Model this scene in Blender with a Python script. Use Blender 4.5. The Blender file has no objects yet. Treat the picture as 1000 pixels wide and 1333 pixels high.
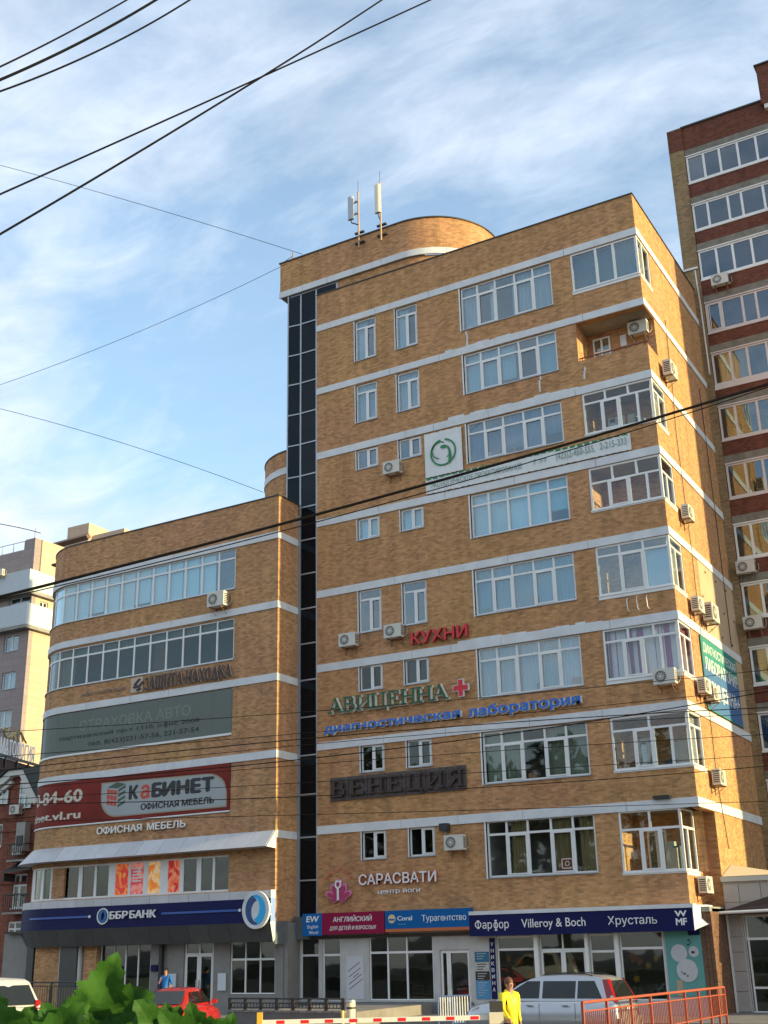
import bpy, math, random
from mathutils import Vector, Matrix
random.seed(7)
R = math.radians
scene = bpy.context.scene
col = scene.collection

# ------------------------------------------------------------------ camera, sky, sun, exposure
PITCH, ROLL, YAW, FPX = .350918659, -.0222678502, -.515055053, 1546.61657
fw = Vector((math.sin(YAW)*math.cos(PITCH), math.cos(YAW)*math.cos(PITCH), math.sin(PITCH)))
_r = Vector((math.cos(YAW), -math.sin(YAW), 0)); _u = _r.cross(fw)
rt = _r*math.cos(ROLL) + _u*math.sin(ROLL); up = _u*math.cos(ROLL) - _r*math.sin(ROLL)
EYE = Vector((0, 0, 2.5))
cd = bpy.data.cameras.new('camera'); cam = bpy.data.objects.new('camera', cd); col.objects.link(cam)
cd.sensor_fit = 'VERTICAL'; cd.sensor_height = 36; cd.lens = FPX*36/1333; cd.clip_start = .1; cd.clip_end = 3000
m = Matrix((rt, up, -fw)).transposed().to_4x4(); m.translation = EYE; cam.matrix_world = m
cd.dof.use_dof = True; cd.dof.focus_distance = 46; cd.dof.aperture_fstop = 40
scene.camera = cam

SUN_EL, SUN_AZ = R(12.5), R(85.4)          # azimuth clockwise from +Y
sun_dir = Vector((math.sin(SUN_AZ)*math.cos(SUN_EL), math.cos(SUN_AZ)*math.cos(SUN_EL), math.sin(SUN_EL)))
sl = bpy.data.lights.new('sun', 'SUN'); sl.energy = 5.0; sl.angle = R(.5); sl.color = (1, .82, .40)
sun = bpy.data.objects.new('sun', sl); col.objects.link(sun); sun.rotation_euler = sun_dir.to_track_quat('Z', 'Y').to_euler()

def nn(nt, t, **kw):
    n = nt.nodes.new(t)
    for k, v in kw.items():
        if k.startswith('i_'):
            key = k[2:]; n.inputs[int(key) if key.isdigit() else key.replace('_', ' ')].default_value = v
        else: setattr(n, k, v)
    return n

w = bpy.data.worlds.new('World'); scene.world = w; w.use_nodes = True
nt = w.node_tree; nt.nodes.clear(); L = nt.links.new
out = nn(nt, 'ShaderNodeOutputWorld'); bg = nn(nt, 'ShaderNodeBackground'); bg.inputs[1].default_value = .15
sky = nn(nt, 'ShaderNodeTexSky', sky_type='NISHITA', sun_disc=False, sun_elevation=SUN_EL, sun_rotation=SUN_AZ, altitude=100, air_density=1.0, dust_density=.8, ozone_density=2.0)
tc = nn(nt, 'ShaderNodeTexCoord'); sx = nn(nt, 'ShaderNodeSeparateXYZ'); L(tc.outputs['Generated'], sx.inputs[0])
zc = nn(nt, 'ShaderNodeMath', operation='ADD'); zc.inputs[1].default_value = .22; L(sx.outputs[2], zc.inputs[0])
zm = nn(nt, 'ShaderNodeMath', operation='MAXIMUM'); zm.inputs[1].default_value = .06; L(zc.outputs[0], zm.inputs[0])
dx = nn(nt, 'ShaderNodeMath', operation='DIVIDE'); L(sx.outputs[0], dx.inputs[0]); L(zm.outputs[0], dx.inputs[1])
dy = nn(nt, 'ShaderNodeMath', operation='DIVIDE'); L(sx.outputs[1], dy.inputs[0]); L(zm.outputs[0], dy.inputs[1])
cb = nn(nt, 'ShaderNodeCombineXYZ'); L(dx.outputs[0], cb.inputs[0]); L(dy.outputs[0], cb.inputs[1])
mp = nn(nt, 'ShaderNodeMapping'); L(cb.outputs[0], mp.inputs[0]); mp.inputs['Rotation'].default_value = (0, 0, R(24)); mp.inputs['Scale'].default_value = (1.0, 1.35, 1); mp.inputs['Location'].default_value = (3.1, 1.7, 0)
n1 = nn(nt, 'ShaderNodeTexNoise', i_Scale=1.3, i_Detail=12.0, i_Roughness=.60, i_Distortion=.35); L(mp.outputs[0], n1.inputs['Vector'])
mp2 = nn(nt, 'ShaderNodeMapping'); L(cb.outputs[0], mp2.inputs[0]); mp2.inputs['Rotation'].default_value = (0, 0, R(-32)); mp2.inputs['Scale'].default_value = (5, 9, 1)
n2 = nn(nt, 'ShaderNodeTexNoise', i_Scale=1.0, i_Detail=6.0, i_Roughness=.6, i_Distortion=.8); L(mp2.outputs[0], n2.inputs['Vector'])
mx = nn(nt, 'ShaderNodeMath', operation='MULTIPLY_ADD'); L(n2.outputs[0], mx.inputs[0]); mx.inputs[1].default_value = .20; L(n1.outputs[0], mx.inputs[2])
cr = nn(nt, 'ShaderNodeValToRGB'); L(mx.outputs[0], cr.inputs[0])
cr.color_ramp.elements[0].position = .47; cr.color_ramp.elements[0].color = (0.16,)*3+(1,)
cr.color_ramp.elements[1].position = .69; cr.color_ramp.elements[1].color = (.95,)*3+(1,)
hz = nn(nt, 'ShaderNodeMapRange'); L(sx.outputs[2], hz.inputs[0]); hz.inputs[1].default_value = .02; hz.inputs[2].default_value = .42; hz.inputs[3].default_value = .80; hz.inputs[4].default_value = 0
ad = nn(nt, 'ShaderNodeMath', operation='MAXIMUM'); L(cr.outputs[0], ad.inputs[0]); L(hz.outputs[0], ad.inputs[1])
sc2 = nn(nt, 'ShaderNodeMix', data_type='RGBA', blend_type='MULTIPLY'); sc2.inputs[0].default_value = 1; L(sky.outputs[0], sc2.inputs[6]); sc2.inputs[7].default_value = (1.75, 1.80, 1.66, 1)
mc = nn(nt, 'ShaderNodeMix', data_type='RGBA'); L(ad.outputs[0], mc.inputs[0]); L(sc2.outputs[2], mc.inputs[6]); 
warm = nn(nt, 'ShaderNodeMapRange'); L(sx.outputs[2], warm.inputs[0]); warm.inputs[1].default_value = .12; warm.inputs[2].default_value = .40
cshade = nn(nt, 'ShaderNodeMapRange'); L(n2.outputs[0], cshade.inputs[0]); cshade.inputs[1].default_value = .3; cshade.inputs[2].default_value = .7; cshade.inputs[3].default_value = .86; cshade.inputs[4].default_value = 1.10
cc_ = nn(nt, 'ShaderNodeMix', data_type='RGBA'); L(warm.outputs[0], cc_.inputs[0]); cc_.inputs[6].default_value = (4.5, 4.45, 4.5, 1); cc_.inputs[7].default_value = (4.2, 4.65, 5.3, 1)
cs_ = nn(nt, 'ShaderNodeVectorMath', operation='SCALE'); L(cc_.outputs[2], cs_.inputs[0]); L(cshade.outputs[0], cs_.inputs['Scale']); L(cs_.outputs[0], mc.inputs[7])
L(mc.outputs[2], bg.inputs[0]); L(bg.outputs[0], out.inputs[0])
vs = scene.view_settings; vs.view_transform = 'Standard'; vs.look = 'None'; vs.exposure = 0.58; vs.gamma = 1; vs.use_curve_mapping = False

# ------------------------------------------------------------------ helpers
def ray(x, y): return fw*FPX + rt*(x-500) - up*(y-666.5)
def aY(x, y, Y): d = ray(x, y); return d*(Y/d.y) + EYE
def aD(x, y, d): v = ray(x, y); return v*(d/v.dot(fw)) + EYE

MATS = {}
def mat(name, c, rough=.7, metal=0, noise=0, nscale=3.0, bump=0, emit=None, spec=None, var=0, coat=0):
    if name in MATS: return MATS[name]
    m = bpy.data.materials.new(name); m.use_nodes = True; nt = m.node_tree; b = nt.nodes['Principled BSDF']
    b.inputs['Base Color'].default_value = (*c, 1); b.inputs['Roughness'].default_value = rough; b.inputs['Metallic'].default_value = metal
    if spec is not None: b.inputs['Specular IOR Level'].default_value = spec
    if coat: b.inputs['Coat Weight'].default_value = coat
    if noise or bump:
        t = nn(nt, 'ShaderNodeTexCoord'); n = nn(nt, 'ShaderNodeTexNoise', i_Scale=nscale, i_Detail=7.0, i_Roughness=.65); nt.links.new(t.outputs['Object'], n.inputs['Vector'])
        if noise:
            mr = nn(nt, 'ShaderNodeMapRange'); nt.links.new(n.outputs[0], mr.inputs[0]); mr.inputs[1].default_value = .3; mr.inputs[2].default_value = .7; mr.inputs[3].default_value = 1-noise; mr.inputs[4].default_value = 1+noise*.6
            v = nn(nt, 'ShaderNodeVectorMath', operation='SCALE'); v.inputs[0].default_value = c; nt.links.new(mr.outputs[0], v.inputs['Scale']); nt.links.new(v.outputs[0], b.inputs['Base Color'])
            if var:
                oi = nn(nt, 'ShaderNodeObjectInfo'); m2 = nn(nt, 'ShaderNodeMapRange'); nt.links.new(oi.outputs['Random'], m2.inputs[0]); m2.inputs[3].default_value = 1-var; m2.inputs[4].default_value = 1+var
                mm = nn(nt, 'ShaderNodeMath', operation='MULTIPLY'); nt.links.new(mr.outputs[0], mm.inputs[0]); nt.links.new(m2.outputs[0], mm.inputs[1]); nt.links.new(mm.outputs[0], v.inputs['Scale'])
        if bump:
            bp = nn(nt, 'ShaderNodeBump', i_Strength=bump, i_Distance=.02); nt.links.new(n.outputs[0], bp.inputs['Height']); nt.links.new(bp.outputs[0], b.inputs['Normal'])
    if emit: b.inputs['Emission Color'].default_value = (*emit[0], 1); b.inputs['Emission Strength'].default_value = emit[1]
    MATS[name] = m; return m

def brick_mat(name, c1, c2, mortar, bw=.21, bh=.077, ms=.012, big=.07):
    m = bpy.data.materials.new(name); m.use_nodes = True; nt = m.node_tree; b = nt.nodes['Principled BSDF']; k = nt.links.new
    uv = nn(nt, 'ShaderNodeUVMap', uv_map='uv')
    br = nn(nt, 'ShaderNodeTexBrick', i_Scale=1.0, i_Mortar_Size=ms, i_Mortar_Smooth=.3, i_Bias=0.0, i_Brick_Width=bw, i_Row_Height=bh)
    br.inputs['Color1'].default_value = (*c1, 1); br.inputs['Color2'].default_value = (*c2, 1); br.inputs['Mortar'].default_value = (*mortar, 1); k(uv.outputs[0], br.inputs['Vector'])
    # every brick its own tone, hashed from its row and column
    sp = nn(nt, 'ShaderNodeSeparateXYZ'); k(uv.outputs[0], sp.inputs[0])
    def mt(op, a_, b_=None):
        n_ = nn(nt, 'ShaderNodeMath', operation=op)
        for q_, v_ in enumerate((a_, b_)):
            if v_ is None: continue
            if isinstance(v_, (int, float)): n_.inputs[q_].default_value = v_
            else: k(v_, n_.inputs[q_])
        return n_.outputs[0]
    row = mt('FLOOR', mt('DIVIDE', sp.outputs[1], bh)); odd = mt('MODULO', row, 2.0)
    colm = mt('FLOOR', mt('ADD', mt('DIVIDE', sp.outputs[0], bw), mt('MULTIPLY', odd, .5)))
    cxy = nn(nt, 'ShaderNodeCombineXYZ'); k(colm, cxy.inputs[0]); k(row, cxy.inputs[1])
    wn = nn(nt, 'ShaderNodeTexWhiteNoise', noise_dimensions='2D'); k(cxy.outputs[0], wn.inputs['Vector'])
    pw = mt('POWER', wn.outputs['Value'], .7)
    r1 = nn(nt, 'ShaderNodeMapRange'); k(pw, r1.inputs[0]); r1.inputs[1].default_value = 0; r1.inputs[2].default_value = 1; r1.inputs[3].default_value = .72; r1.inputs[4].default_value = 1.14
    n1 = nn(nt, 'ShaderNodeTexNoise', i_Scale=.42, i_Detail=6.0, i_Roughness=.6); k(uv.outputs[0], n1.inputs['Vector'])
    r2 = nn(nt, 'ShaderNodeMapRange'); k(n1.outputs[0], r2.inputs[0]); r2.inputs[1].default_value = .3; r2.inputs[2].default_value = .7; r2.inputs[3].default_value = 1-big; r2.inputs[4].default_value = 1+big*.8
    # rain streaks running down the wall
    mps = nn(nt, 'ShaderNodeMapping'); mps.inputs['Scale'].default_value = (2.2, .16, 1); k(uv.outputs[0], mps.inputs[0])
    n3 = nn(nt, 'ShaderNodeTexNoise', i_Scale=1.0, i_Detail=4.0, i_Roughness=.6); k(mps.outputs[0], n3.inputs['Vector'])
    r3 = nn(nt, 'ShaderNodeMapRange'); k(n3.outputs[0], r3.inputs[0]); r3.inputs[1].default_value = .35; r3.inputs[2].default_value = .6; r3.inputs[3].default_value = .84; r3.inputs[4].default_value = 1.03
    a = nn(nt, 'ShaderNodeMath', operation='MULTIPLY'); k(r1.outputs[0], a.inputs[0]); k(r2.outputs[0], a.inputs[1])
    a2 = nn(nt, 'ShaderNodeMath', operation='MULTIPLY'); k(a.outputs[0], a2.inputs[0]); k(r3.outputs[0], a2.inputs[1])
    v = nn(nt, 'ShaderNodeVectorMath', operation='SCALE'); k(br.outputs['Color'], v.inputs[0]); k(a2.outputs[0], v.inputs['Scale']); 
    hn = nn(nt, 'ShaderNodeTexNoise', i_Scale=.22, i_Detail=3.0); k(uv.outputs[0], hn.inputs['Vector']); hr_ = nn(nt, 'ShaderNodeValToRGB'); k(hn.outputs[0], hr_.inputs[0])
    hr_.color_ramp.elements[0].position = .38; hr_.color_ramp.elements[0].color = (.98, .93, .93, 1); hr_.color_ramp.elements[1].position = .62; hr_.color_ramp.elements[1].color = (1.0, 1.0, .88, 1)
    hm = nn(nt, 'ShaderNodeMix', data_type='RGBA', blend_type='MULTIPLY'); hm.inputs[0].default_value = 1; k(v.outputs[0], hm.inputs[6]); k(hr_.outputs[0], hm.inputs[7]); k(hm.outputs[2], b.inputs['Base Color'])
    b.inputs['Roughness'].default_value = .85; b.inputs['Specular IOR Level'].default_value = .25
    bp = nn(nt, 'ShaderNodeBump', i_Strength=.5, i_Distance=.012, invert=True); k(br.outputs['Fac'], bp.inputs['Height']); k(bp.outputs[0], b.inputs['Normal'])
    MATS[name] = m; return m

def glass_mat(name, tint, base_refl=.08, k_refl=1.6, opaque=None, wob=.02):
    m = bpy.data.materials.new(name); m.use_nodes = True; nt = m.node_tree; nt.nodes.clear(); k = nt.links.new
    o = nn(nt, 'ShaderNodeOutputMaterial')
    ge = nn(nt, 'ShaderNodeNewGeometry'); oi = nn(nt, 'ShaderNodeObjectInfo')
    wn = nn(nt, 'ShaderNodeTexWhiteNoise', noise_dimensions='1D'); k(oi.outputs['Random'], wn.inputs['W'])
    sub = nn(nt, 'ShaderNodeVectorMath', operation='SUBTRACT'); k(wn.outputs['Color'], sub.inputs[0]); sub.inputs[1].default_value = (.5, .5, .5)
    scl = nn(nt, 'ShaderNodeVectorMath', operation='SCALE'); k(sub.outputs[0], scl.inputs[0]); scl.inputs['Scale'].default_value = wob
    tcn = nn(nt, 'ShaderNodeTexCoord'); nz = nn(nt, 'ShaderNodeTexNoise', i_Scale=1.3, i_Detail=1.0); k(tcn.outputs['Object'], nz.inputs['Vector'])
    s2 = nn(nt, 'ShaderNodeVectorMath', operation='SUBTRACT'); k(nz.outputs['Color'], s2.inputs[0]); s2.inputs[1].default_value = (.5, .5, .5)
    s3 = nn(nt, 'ShaderNodeVectorMath', operation='SCALE'); k(s2.outputs[0], s3.inputs[0]); s3.inputs['Scale'].default_value = .012
    a1 = nn(nt, 'ShaderNodeVectorMath', operation='ADD'); k(ge.outputs['Normal'], a1.inputs[0]); k(scl.outputs[0], a1.inputs[1])
    a2 = nn(nt, 'ShaderNodeVectorMath', operation='ADD'); k(a1.outputs[0], a2.inputs[0]); k(s3.outputs[0], a2.inputs[1])
    nm = nn(nt, 'ShaderNodeVectorMath', operation='NORMALIZE'); k(a2.outputs[0], nm.inputs[0])
    gl = nn(nt, 'ShaderNodeBsdfGlossy', i_Roughness=.02); gl.inputs['Color'].default_value = (.92, .97, 1, 1); k(nm.outputs[0], gl.inputs['Normal'])
    if opaque: tr = nn(nt, 'ShaderNodeBsdfDiffuse'); tr.inputs['Color'].default_value = (*opaque, 1)
    else: tr = nn(nt, 'ShaderNodeBsdfTransparent'); tr.inputs['Color'].default_value = (*tint, 1)
    dt = nn(nt, 'ShaderNodeVectorMath', operation='DOT_PRODUCT'); k(ge.outputs['Incoming'], dt.inputs[0]); k(ge.outputs['Normal'], dt.inputs[1])
    ab_ = nn(nt, 'ShaderNodeMath', operation='ABSOLUTE'); k(dt.outputs['Value'], ab_.inputs[0]); om = nn(nt, 'ShaderNodeMath', operation='SUBTRACT', use_clamp=True); om.inputs[0].default_value = 1; k(ab_.outputs[0], om.inputs[1])
    p5 = nn(nt, 'ShaderNodeMath', operation='POWER'); k(om.outputs[0], p5.inputs[0]); p5.inputs[1].default_value = 5
    fr = nn(nt, 'ShaderNodeMath', operation='MULTIPLY_ADD'); k(p5.outputs[0], fr.inputs[0]); fr.inputs[1].default_value = .96; fr.inputs[2].default_value = .04
    ma = nn(nt, 'ShaderNodeMath', operation='MULTIPLY_ADD', use_clamp=True); k(fr.outputs[0], ma.inputs[0]); ma.inputs[1].default_value = k_refl; ma.inputs[2].default_value = base_refl
    mi = nn(nt, 'ShaderNodeMixShader'); k(ma.outputs[0], mi.inputs[0]); k(tr.outputs[0], mi.inputs[1]); k(gl.outputs[0], mi.inputs[2]); k(mi.outputs[0], o.inputs[0])
    MATS[name] = m; return m

BR = brick_mat('brick_ochre', (.62, .320, .143), (.51, .250, .103), (.43, .30, .19))
BRL = brick_mat('brick_tan', (.61, .322, .152), (.50, .250, .11), (.43, .30, .20))
BRR = brick_mat('brick_red', (.20, .062, .040), (.15, .045, .03), (.16, .09, .07), big=.1)
BRB = brick_mat('brick_beige', (.36, .25, .13), (.29, .19, .095), (.3, .24, .16))
BRH = brick_mat('brick_house', (.30, .085, .05), (.23, .06, .035), (.24, .14, .11))
BRD = brick_mat('brick_brown', (.20, .10, .06), (.15, .07, .04), (.17, .12, .09))
WHITE = mat('painted_band', (.68, .70, .72), .75, noise=.13, nscale=1.6, bump=.3)
PVC = mat('white_pvc', (.78, .78, .77), .4, noise=.06, nscale=2)
METAL = mat('grey_metal', (.38, .41, .45), .4, .4, noise=.1, nscale=2)
DARK = mat('dark_metal', (.03, .03, .033), .5)
CONC = mat('concrete', (.30, .29, .26), .85, noise=.3, nscale=1.2, bump=.3)
CLAD = mat('grey_cladding', (.55, .55, .57), .5, .1, noise=.12, nscale=1.5, var=.08)
SOFF = mat('dark_cladding', (.10, .10, .10), .5, .2, noise=.15, nscale=1.5, var=.12)
NAVY = mat('navy_sign', (.006, .009, .075), .55, noise=.1, nscale=.8, spec=.2)
ASPH = mat('asphalt', (.055, .055, .057), .9, noise=.35, nscale=.7, bump=.3)
PAVE = mat('paving', (.24, .22, .20), .85, noise=.3, nscale=.9, bump=.2)
ROOFM = mat('roof_tar', (.06, .06, .06), .9, noise=.2)
SHEET = mat('dark_flashing', (.06, .055, .05), .5, .3)
STEEL = mat('cable_black', (.006, .006, .008), .9, spec=.1)
ROOM = mat('room_plaster', (.30, .28, .25), .9)
GL = glass_mat('window_glass', (.84, .95, .99), .05, 1.5)
GLL = glass_mat('loggia_glass', (.93, .96, .97), .0, 1.1)
GLD = glass_mat('dark_glass', (.62, .66, .64), .01, 1.0)
GLR = glass_mat('tower_glass', (.5, .58, .66), .07, 1.4)
GLB = glass_mat('strip_glass', None, .0, .55, opaque=(.003, .006, .010), wob=.006)
LETW = mat('letter_white', (.8, .8, .8), .4)

PATH_F = lambda s: (s, 42.0, 0, -1)
PATH_S = lambda s: (-11.53, s, 1, 0)
def straight(x0, y0, a):     # a: heading of growing s in degrees; outward normal is to its right
    ux, uy = math.cos(R(a)), math.sin(R(a)); return lambda s: (x0+ux*s, y0+uy*s, uy, -ux)
LA = -1.0; LR = 3.2; LS = -12.3
_ux, _uy = math.cos(R(LA)), math.sin(R(LA))
def PATH_L(s):                # street front of the low wing: straight, then round its left corner
    if s >= LS: return (-28.28+_ux*s, 40.54+_uy*s, _uy, -_ux)
    cx, cy = -28.28+_ux*LS - _uy*LR, 40.54+_uy*LS + _ux*LR
    a = (LS-s)/LR
    if a <= math.pi/2:
        t = R(LA)-math.pi/2 - a; return (cx+LR*math.cos(t), cy+LR*math.sin(t), math.cos(t), math.sin(t))
    t = R(LA)-math.pi; e = s-(LS-LR*math.pi/2)
    nx, ny = math.cos(t), math.sin(t); return (cx+LR*nx - ny*e*-1*-1, cy+LR*ny + nx*e, nx, ny)
def _arc_breaks(path):
    if path is PATH_L: return [LS-LR*math.pi/2*i/14 for i in range(15)]+[LS+.06, LS-LR*math.pi/2-.06]
    return getattr(path, 'brk', [])

class MB:
    def __init__(self): self.v = []; self.f = []; self.uv = []; self.mi = []; self.sm = []
    def face(self, pts, uvs=None, mi=0, smooth=False):
        i = len(self.v); self.v += [tuple(p) for p in pts]; self.f.append(tuple(range(i, i+len(pts))))
        if uvs is None:
            n = (Vector(pts[1])-Vector(pts[0])).cross(Vector(pts[2])-Vector(pts[1]))
            ax = max(range(3), key=lambda q: abs(n[q])); o = [(1, 2), (0, 2), (0, 1)][ax]; uvs = [(p[o[0]], p[o[1]]) for p in pts]
        self.uv += uvs; self.mi.append(mi); self.sm.append(smooth)
    def box(self, x0, x1, y0, y1, z0, z1, mi=0):
        x0, x1 = sorted((x0, x1)); y0, y1 = sorted((y0, y1)); z0, z1 = sorted((z0, z1))
        a, b, c, d = (x0,y0,z0), (x1,y0,z0), (x1,y1,z0), (x0,y1,z0); e, f, g, h = (x0,y0,z1), (x1,y0,z1), (x1,y1,z1), (x0,y1,z1)
        for q in ((a,b,f,e), (b,c,g,f), (c,d,h,g), (d,a,e,h), (e,f,g,h), (d,c,b,a)): self.face(q, mi=mi)
        return self
    def slab(self, path, s0, s1, z0, z1, w0, w1, mi=0, z0b=None, w_top=None):
        """box along a path; s along the wall, w outwards from it, w_top: outer w at the top (for slopes)"""
        s0, s1 = sorted((s0, s1)); ss = sorted({s0, s1} | {b for b in _arc_breaks(path) if s0+1e-4 < b < s1-1e-4})
        wt = w1 if w_top is None else w_top
        P = []
        for s in ss:
            x, y, nx, ny = path(s)
            P.append([(x+nx*w0, y+ny*w0, z0), (x+nx*w1, y+ny*w1, z0), (x+nx*wt, y+ny*wt, z1), (x+nx*w0, y+ny*w0, z1)])
        for i in range(len(ss)-1):
            a, b = P[i], P[i+1]; sa, sb = ss[i], ss[i+1]; sm = len(ss) > 2 and sb-sa < .6
            self.face((a[1], b[1], b[2], a[2]), [(sa, z0), (sb, z0), (sb, z1), (sa, z1)], mi, sm)
            self.face((b[0], a[0], a[3], b[3]), [(sb, z0), (sa, z0), (sa, z1), (sb, z1)], mi, sm)
            self.face((a[2], b[2], b[3], a[3]), [(sa, w1), (sb, w1), (sb, w0), (sa, w0)], mi)
            self.face((a[0], b[0], b[1], a[1]), [(sa, w0), (sb, w0), (sb, w1), (sa, w1)], mi)
        a = P[0]; self.face((a[0], a[1], a[2], a[3]), [(w0, z0), (w1, z0), (wt, z1), (w0, z1)], mi)
        a = P[-1]; self.face((a[1], a[0], a[3], a[2]), [(w1, z0), (w0, z0), (w0, z1), (wt, z1)], mi)
        return self
    def wall(self, path, s0, s1, z0, z1, holes, w0=-.3, w1=0):
        zs = sorted({z0, z1} | {z for h in holes for z in h[2:4] if z0 < z < z1})
        for za, zb in zip(zs, zs[1:]):
            zm = (za+zb)/2; cut = sorted((h[0], h[1]) for h in holes if h[2] < zm < h[3]); s = s0
            for a, b in cut:
                if a > s+1e-4: self.slab(path, s, min(a, s1), za, zb, w0, w1)
                s = max(s, b)
            if s < s1-1e-4: self.slab(path, s, s1, za, zb, w0, w1)
        return self
    def tube(self, pts, r, n=6, mi=0, smooth=True, caps=True):
        pts = [Vector(p) for p in pts]; rs = r if isinstance(r, (list, tuple)) else [r]*len(pts); rings = []
        for i, p in enumerate(pts):
            t = (pts[min(i+1, len(pts)-1)]-pts[max(i-1, 0)]).normalized(); a = t.orthogonal().normalized() if abs(t.z) > .95 else t.cross(Vector((0, 0, 1))).normalized(); b = t.cross(a)
            rings.append([p+(a*math.cos(2*math.pi*k/n)+b*math.sin(2*math.pi*k/n))*rs[i] for k in range(n)])
        for A, B in zip(rings, rings[1:]):
            for k in range(n): self.face((A[k], A[(k+1) % n], B[(k+1) % n], B[k]), mi=mi, smooth=smooth)
        if caps: self.face(rings[0][::-1], mi=mi); self.face(rings[-1], mi=mi)
        return self
    def loft(self, rings, mi=0, smooth=True, closed=True, caps=True):
        n = len(rings[0])
        for A, B in zip(rings, rings[1:]):
            for k in range(n if closed else n-1): self.face((A[k], A[(k+1) % n], B[(k+1) % n], B[k]), mi=mi, smooth=smooth)
        if caps: self.face(rings[0][::-1], mi=mi); self.face(rings[-1], mi=mi)
        return self
    def prism(self, poly, d, mi=0, side=None):
        """poly: list of 3D points, d: extrusion vector"""
        d = Vector(d); P = [Vector(p) for p in poly]; Q = [p+d for p in P]; n = len(P); side = mi if side is None else side
        self.face(P, mi=mi); self.face(Q[::-1], mi=mi)
        for k in range(n): self.face((P[(k+1) % n], P[k], Q[k], Q[(k+1) % n]), mi=side)
        return self
    def build(self, name, mats, parent=None, **props):
        me = bpy.data.meshes.new(name); org = Vector(ROOT.get(parent.name, (0, 0, 0))) if parent else Vector((0, 0, 0))
        me.from_pydata([tuple(Vector(v)-org) for v in self.v], [], self.f)
        for q in (mats if isinstance(mats, (list, tuple)) else [mats]): me.materials.append(q)
        u = me.uv_layers.new(name='uv'); flat = [c for p in self.uv for c in p]; u.data.foreach_set('uv', flat)
        me.polygons.foreach_set('material_index', self.mi); me.polygons.foreach_set('use_smooth', self.sm)
        import bmesh
        bm = bmesh.new(); bm.from_mesh(me); bmesh.ops.remove_doubles(bm, verts=bm.verts, dist=1e-5); bmesh.ops.recalc_face_normals(bm, faces=bm.faces); bm.to_mesh(me); bm.free()
        if any(self.sm): me.set_sharp_from_angle(angle=R(65))
        o = bpy.data.objects.new(name, me); col.objects.link(o)
        if parent: o.parent = parent; ROOT[o.name] = ROOT.get(parent.name, (0, 0, 0))
        for k, v in props.items(): o[k] = v
        return o
ROOT = {}
def thing(name, loc, label, cat, group=None):
    o = bpy.data.objects.new(name, None); col.objects.link(o); o.location = loc; ROOT[o.name] = tuple(loc); o.empty_display_size = .5
    o['label'] = label; o['category'] = cat
    if group: o['group'] = group
    return o
def tag(o, label, cat, group=None):
    o['label'] = label; o['category'] = cat
    if group: o['group'] = group
    return o
def copy_tree(o, parent=None):
    c = o.copy(); col.objects.link(c)
    if parent: c.parent = parent
    for ch in list(o.children): copy_tree(ch, c)
    return c

# ------------------------------------------------------------------ ground
g = MB(); g.box(-400, 400, 6, 600, -1, 0); g.box(-400, 400, -300, 6, -1, .9); g.build('ground', ASPH)['kind'] = 'structure'
g = MB(); g.box(-22.2, -8, 38.2, 43.9, 0.004, .16); g.box(-8, 12, 37.0, 43.9, 0.004, .155); g.build('pavement', PAVE)['kind'] = 'structure'
g = MB(); g.box(-60, -26.3, 38.8, 47, 0.004, .14); g.box(-26.3, -22.2, 36.6, 42.5, .004, .5)
g.build('pavement', PAVE)['kind'] = 'structure'
g = MB(); g.box(-60, -12, 5.4, 6, .9, 1.02); g.build('kerb', CONC)['kind'] = 'structure'

# ------------------------------------------------------------------ windows
def room(path, s0, s1, z0, z1, parent, w_front=-.31, depth=2.2, m=None, name='room_lining'):
    b = MB(); x0 = path(s0); ss = sorted({s0, s1} | {q for q in _arc_breaks(path) if s0 < q < s1})
    def pt(s, wv, z): x, y, nx, ny = path(s); return (x+nx*wv, y+ny*wv, z)
    wb = w_front-depth
    for a, c in zip(ss, ss[1:]):
        b.face((pt(a, wb, z0), pt(c, wb, z0), pt(c, wb, z1), pt(a, wb, z1)))
        b.face((pt(a, w_front, z1), pt(c, w_front, z1), pt(c, wb, z1), pt(a, wb, z1))); b.face((pt(a, w_front, z0), pt(c, w_front, z0), pt(c, wb, z0), pt(a, wb, z0)))
    b.face((pt(s0, w_front, z0), pt(s0, wb, z0), pt(s0, wb, z1), pt(s0, w_front, z1))); b.face((pt(s1, w_front, z0), pt(s1, wb, z0), pt(s1, wb, z1), pt(s1, w_front, z1)))
    return b.build(name, m or ROOM, parent)

CURT = {}
def curtain_mat(c, stripes=None):
    key = (c, stripes)
    if key in CURT: return CURT[key]
    m = bpy.data.materials.new('curtain'); m.use_nodes = True; nt = m.node_tree; b = nt.nodes['Principled BSDF']; b.inputs['Roughness'].default_value = .9; b.inputs['Base Color'].default_value = (*c, 1)
    uv = nn(nt, 'ShaderNodeUVMap', uv_map='uv'); mpn = nn(nt, 'ShaderNodeMapping'); mpn.inputs['Scale'].default_value = ((2.6 if stripes else 9), .25 if not stripes else .02, 1); nt.links.new(uv.outputs[0], mpn.inputs[0])
    n = nn(nt, 'ShaderNodeTexNoise', i_Scale=1.6, i_Detail=3.0); nt.links.new(mpn.outputs[0], n.inputs['Vector'])
    rp = nn(nt, 'ShaderNodeValToRGB'); nt.links.new(n.outputs[0], rp.inputs[0]); nt.links.new(rp.outputs[0], b.inputs['Base Color'])
    if stripes: rp.color_ramp.interpolation = 'CONSTANT'; rp.color_ramp.elements[0].color = (*c, 1); rp.color_ramp.elements[1].position = .5; rp.color_ramp.elements[1].color = (*stripes, 1)
    else: rp.color_ramp.elements[0].position = .35; rp.color_ramp.elements[0].color = (*[q*.8 for q in c], 1); rp.color_ramp.elements[1].position = .65; rp.color_ramp.elements[1].color = (*c, 1)
    CURT[key] = m; return m
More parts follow.
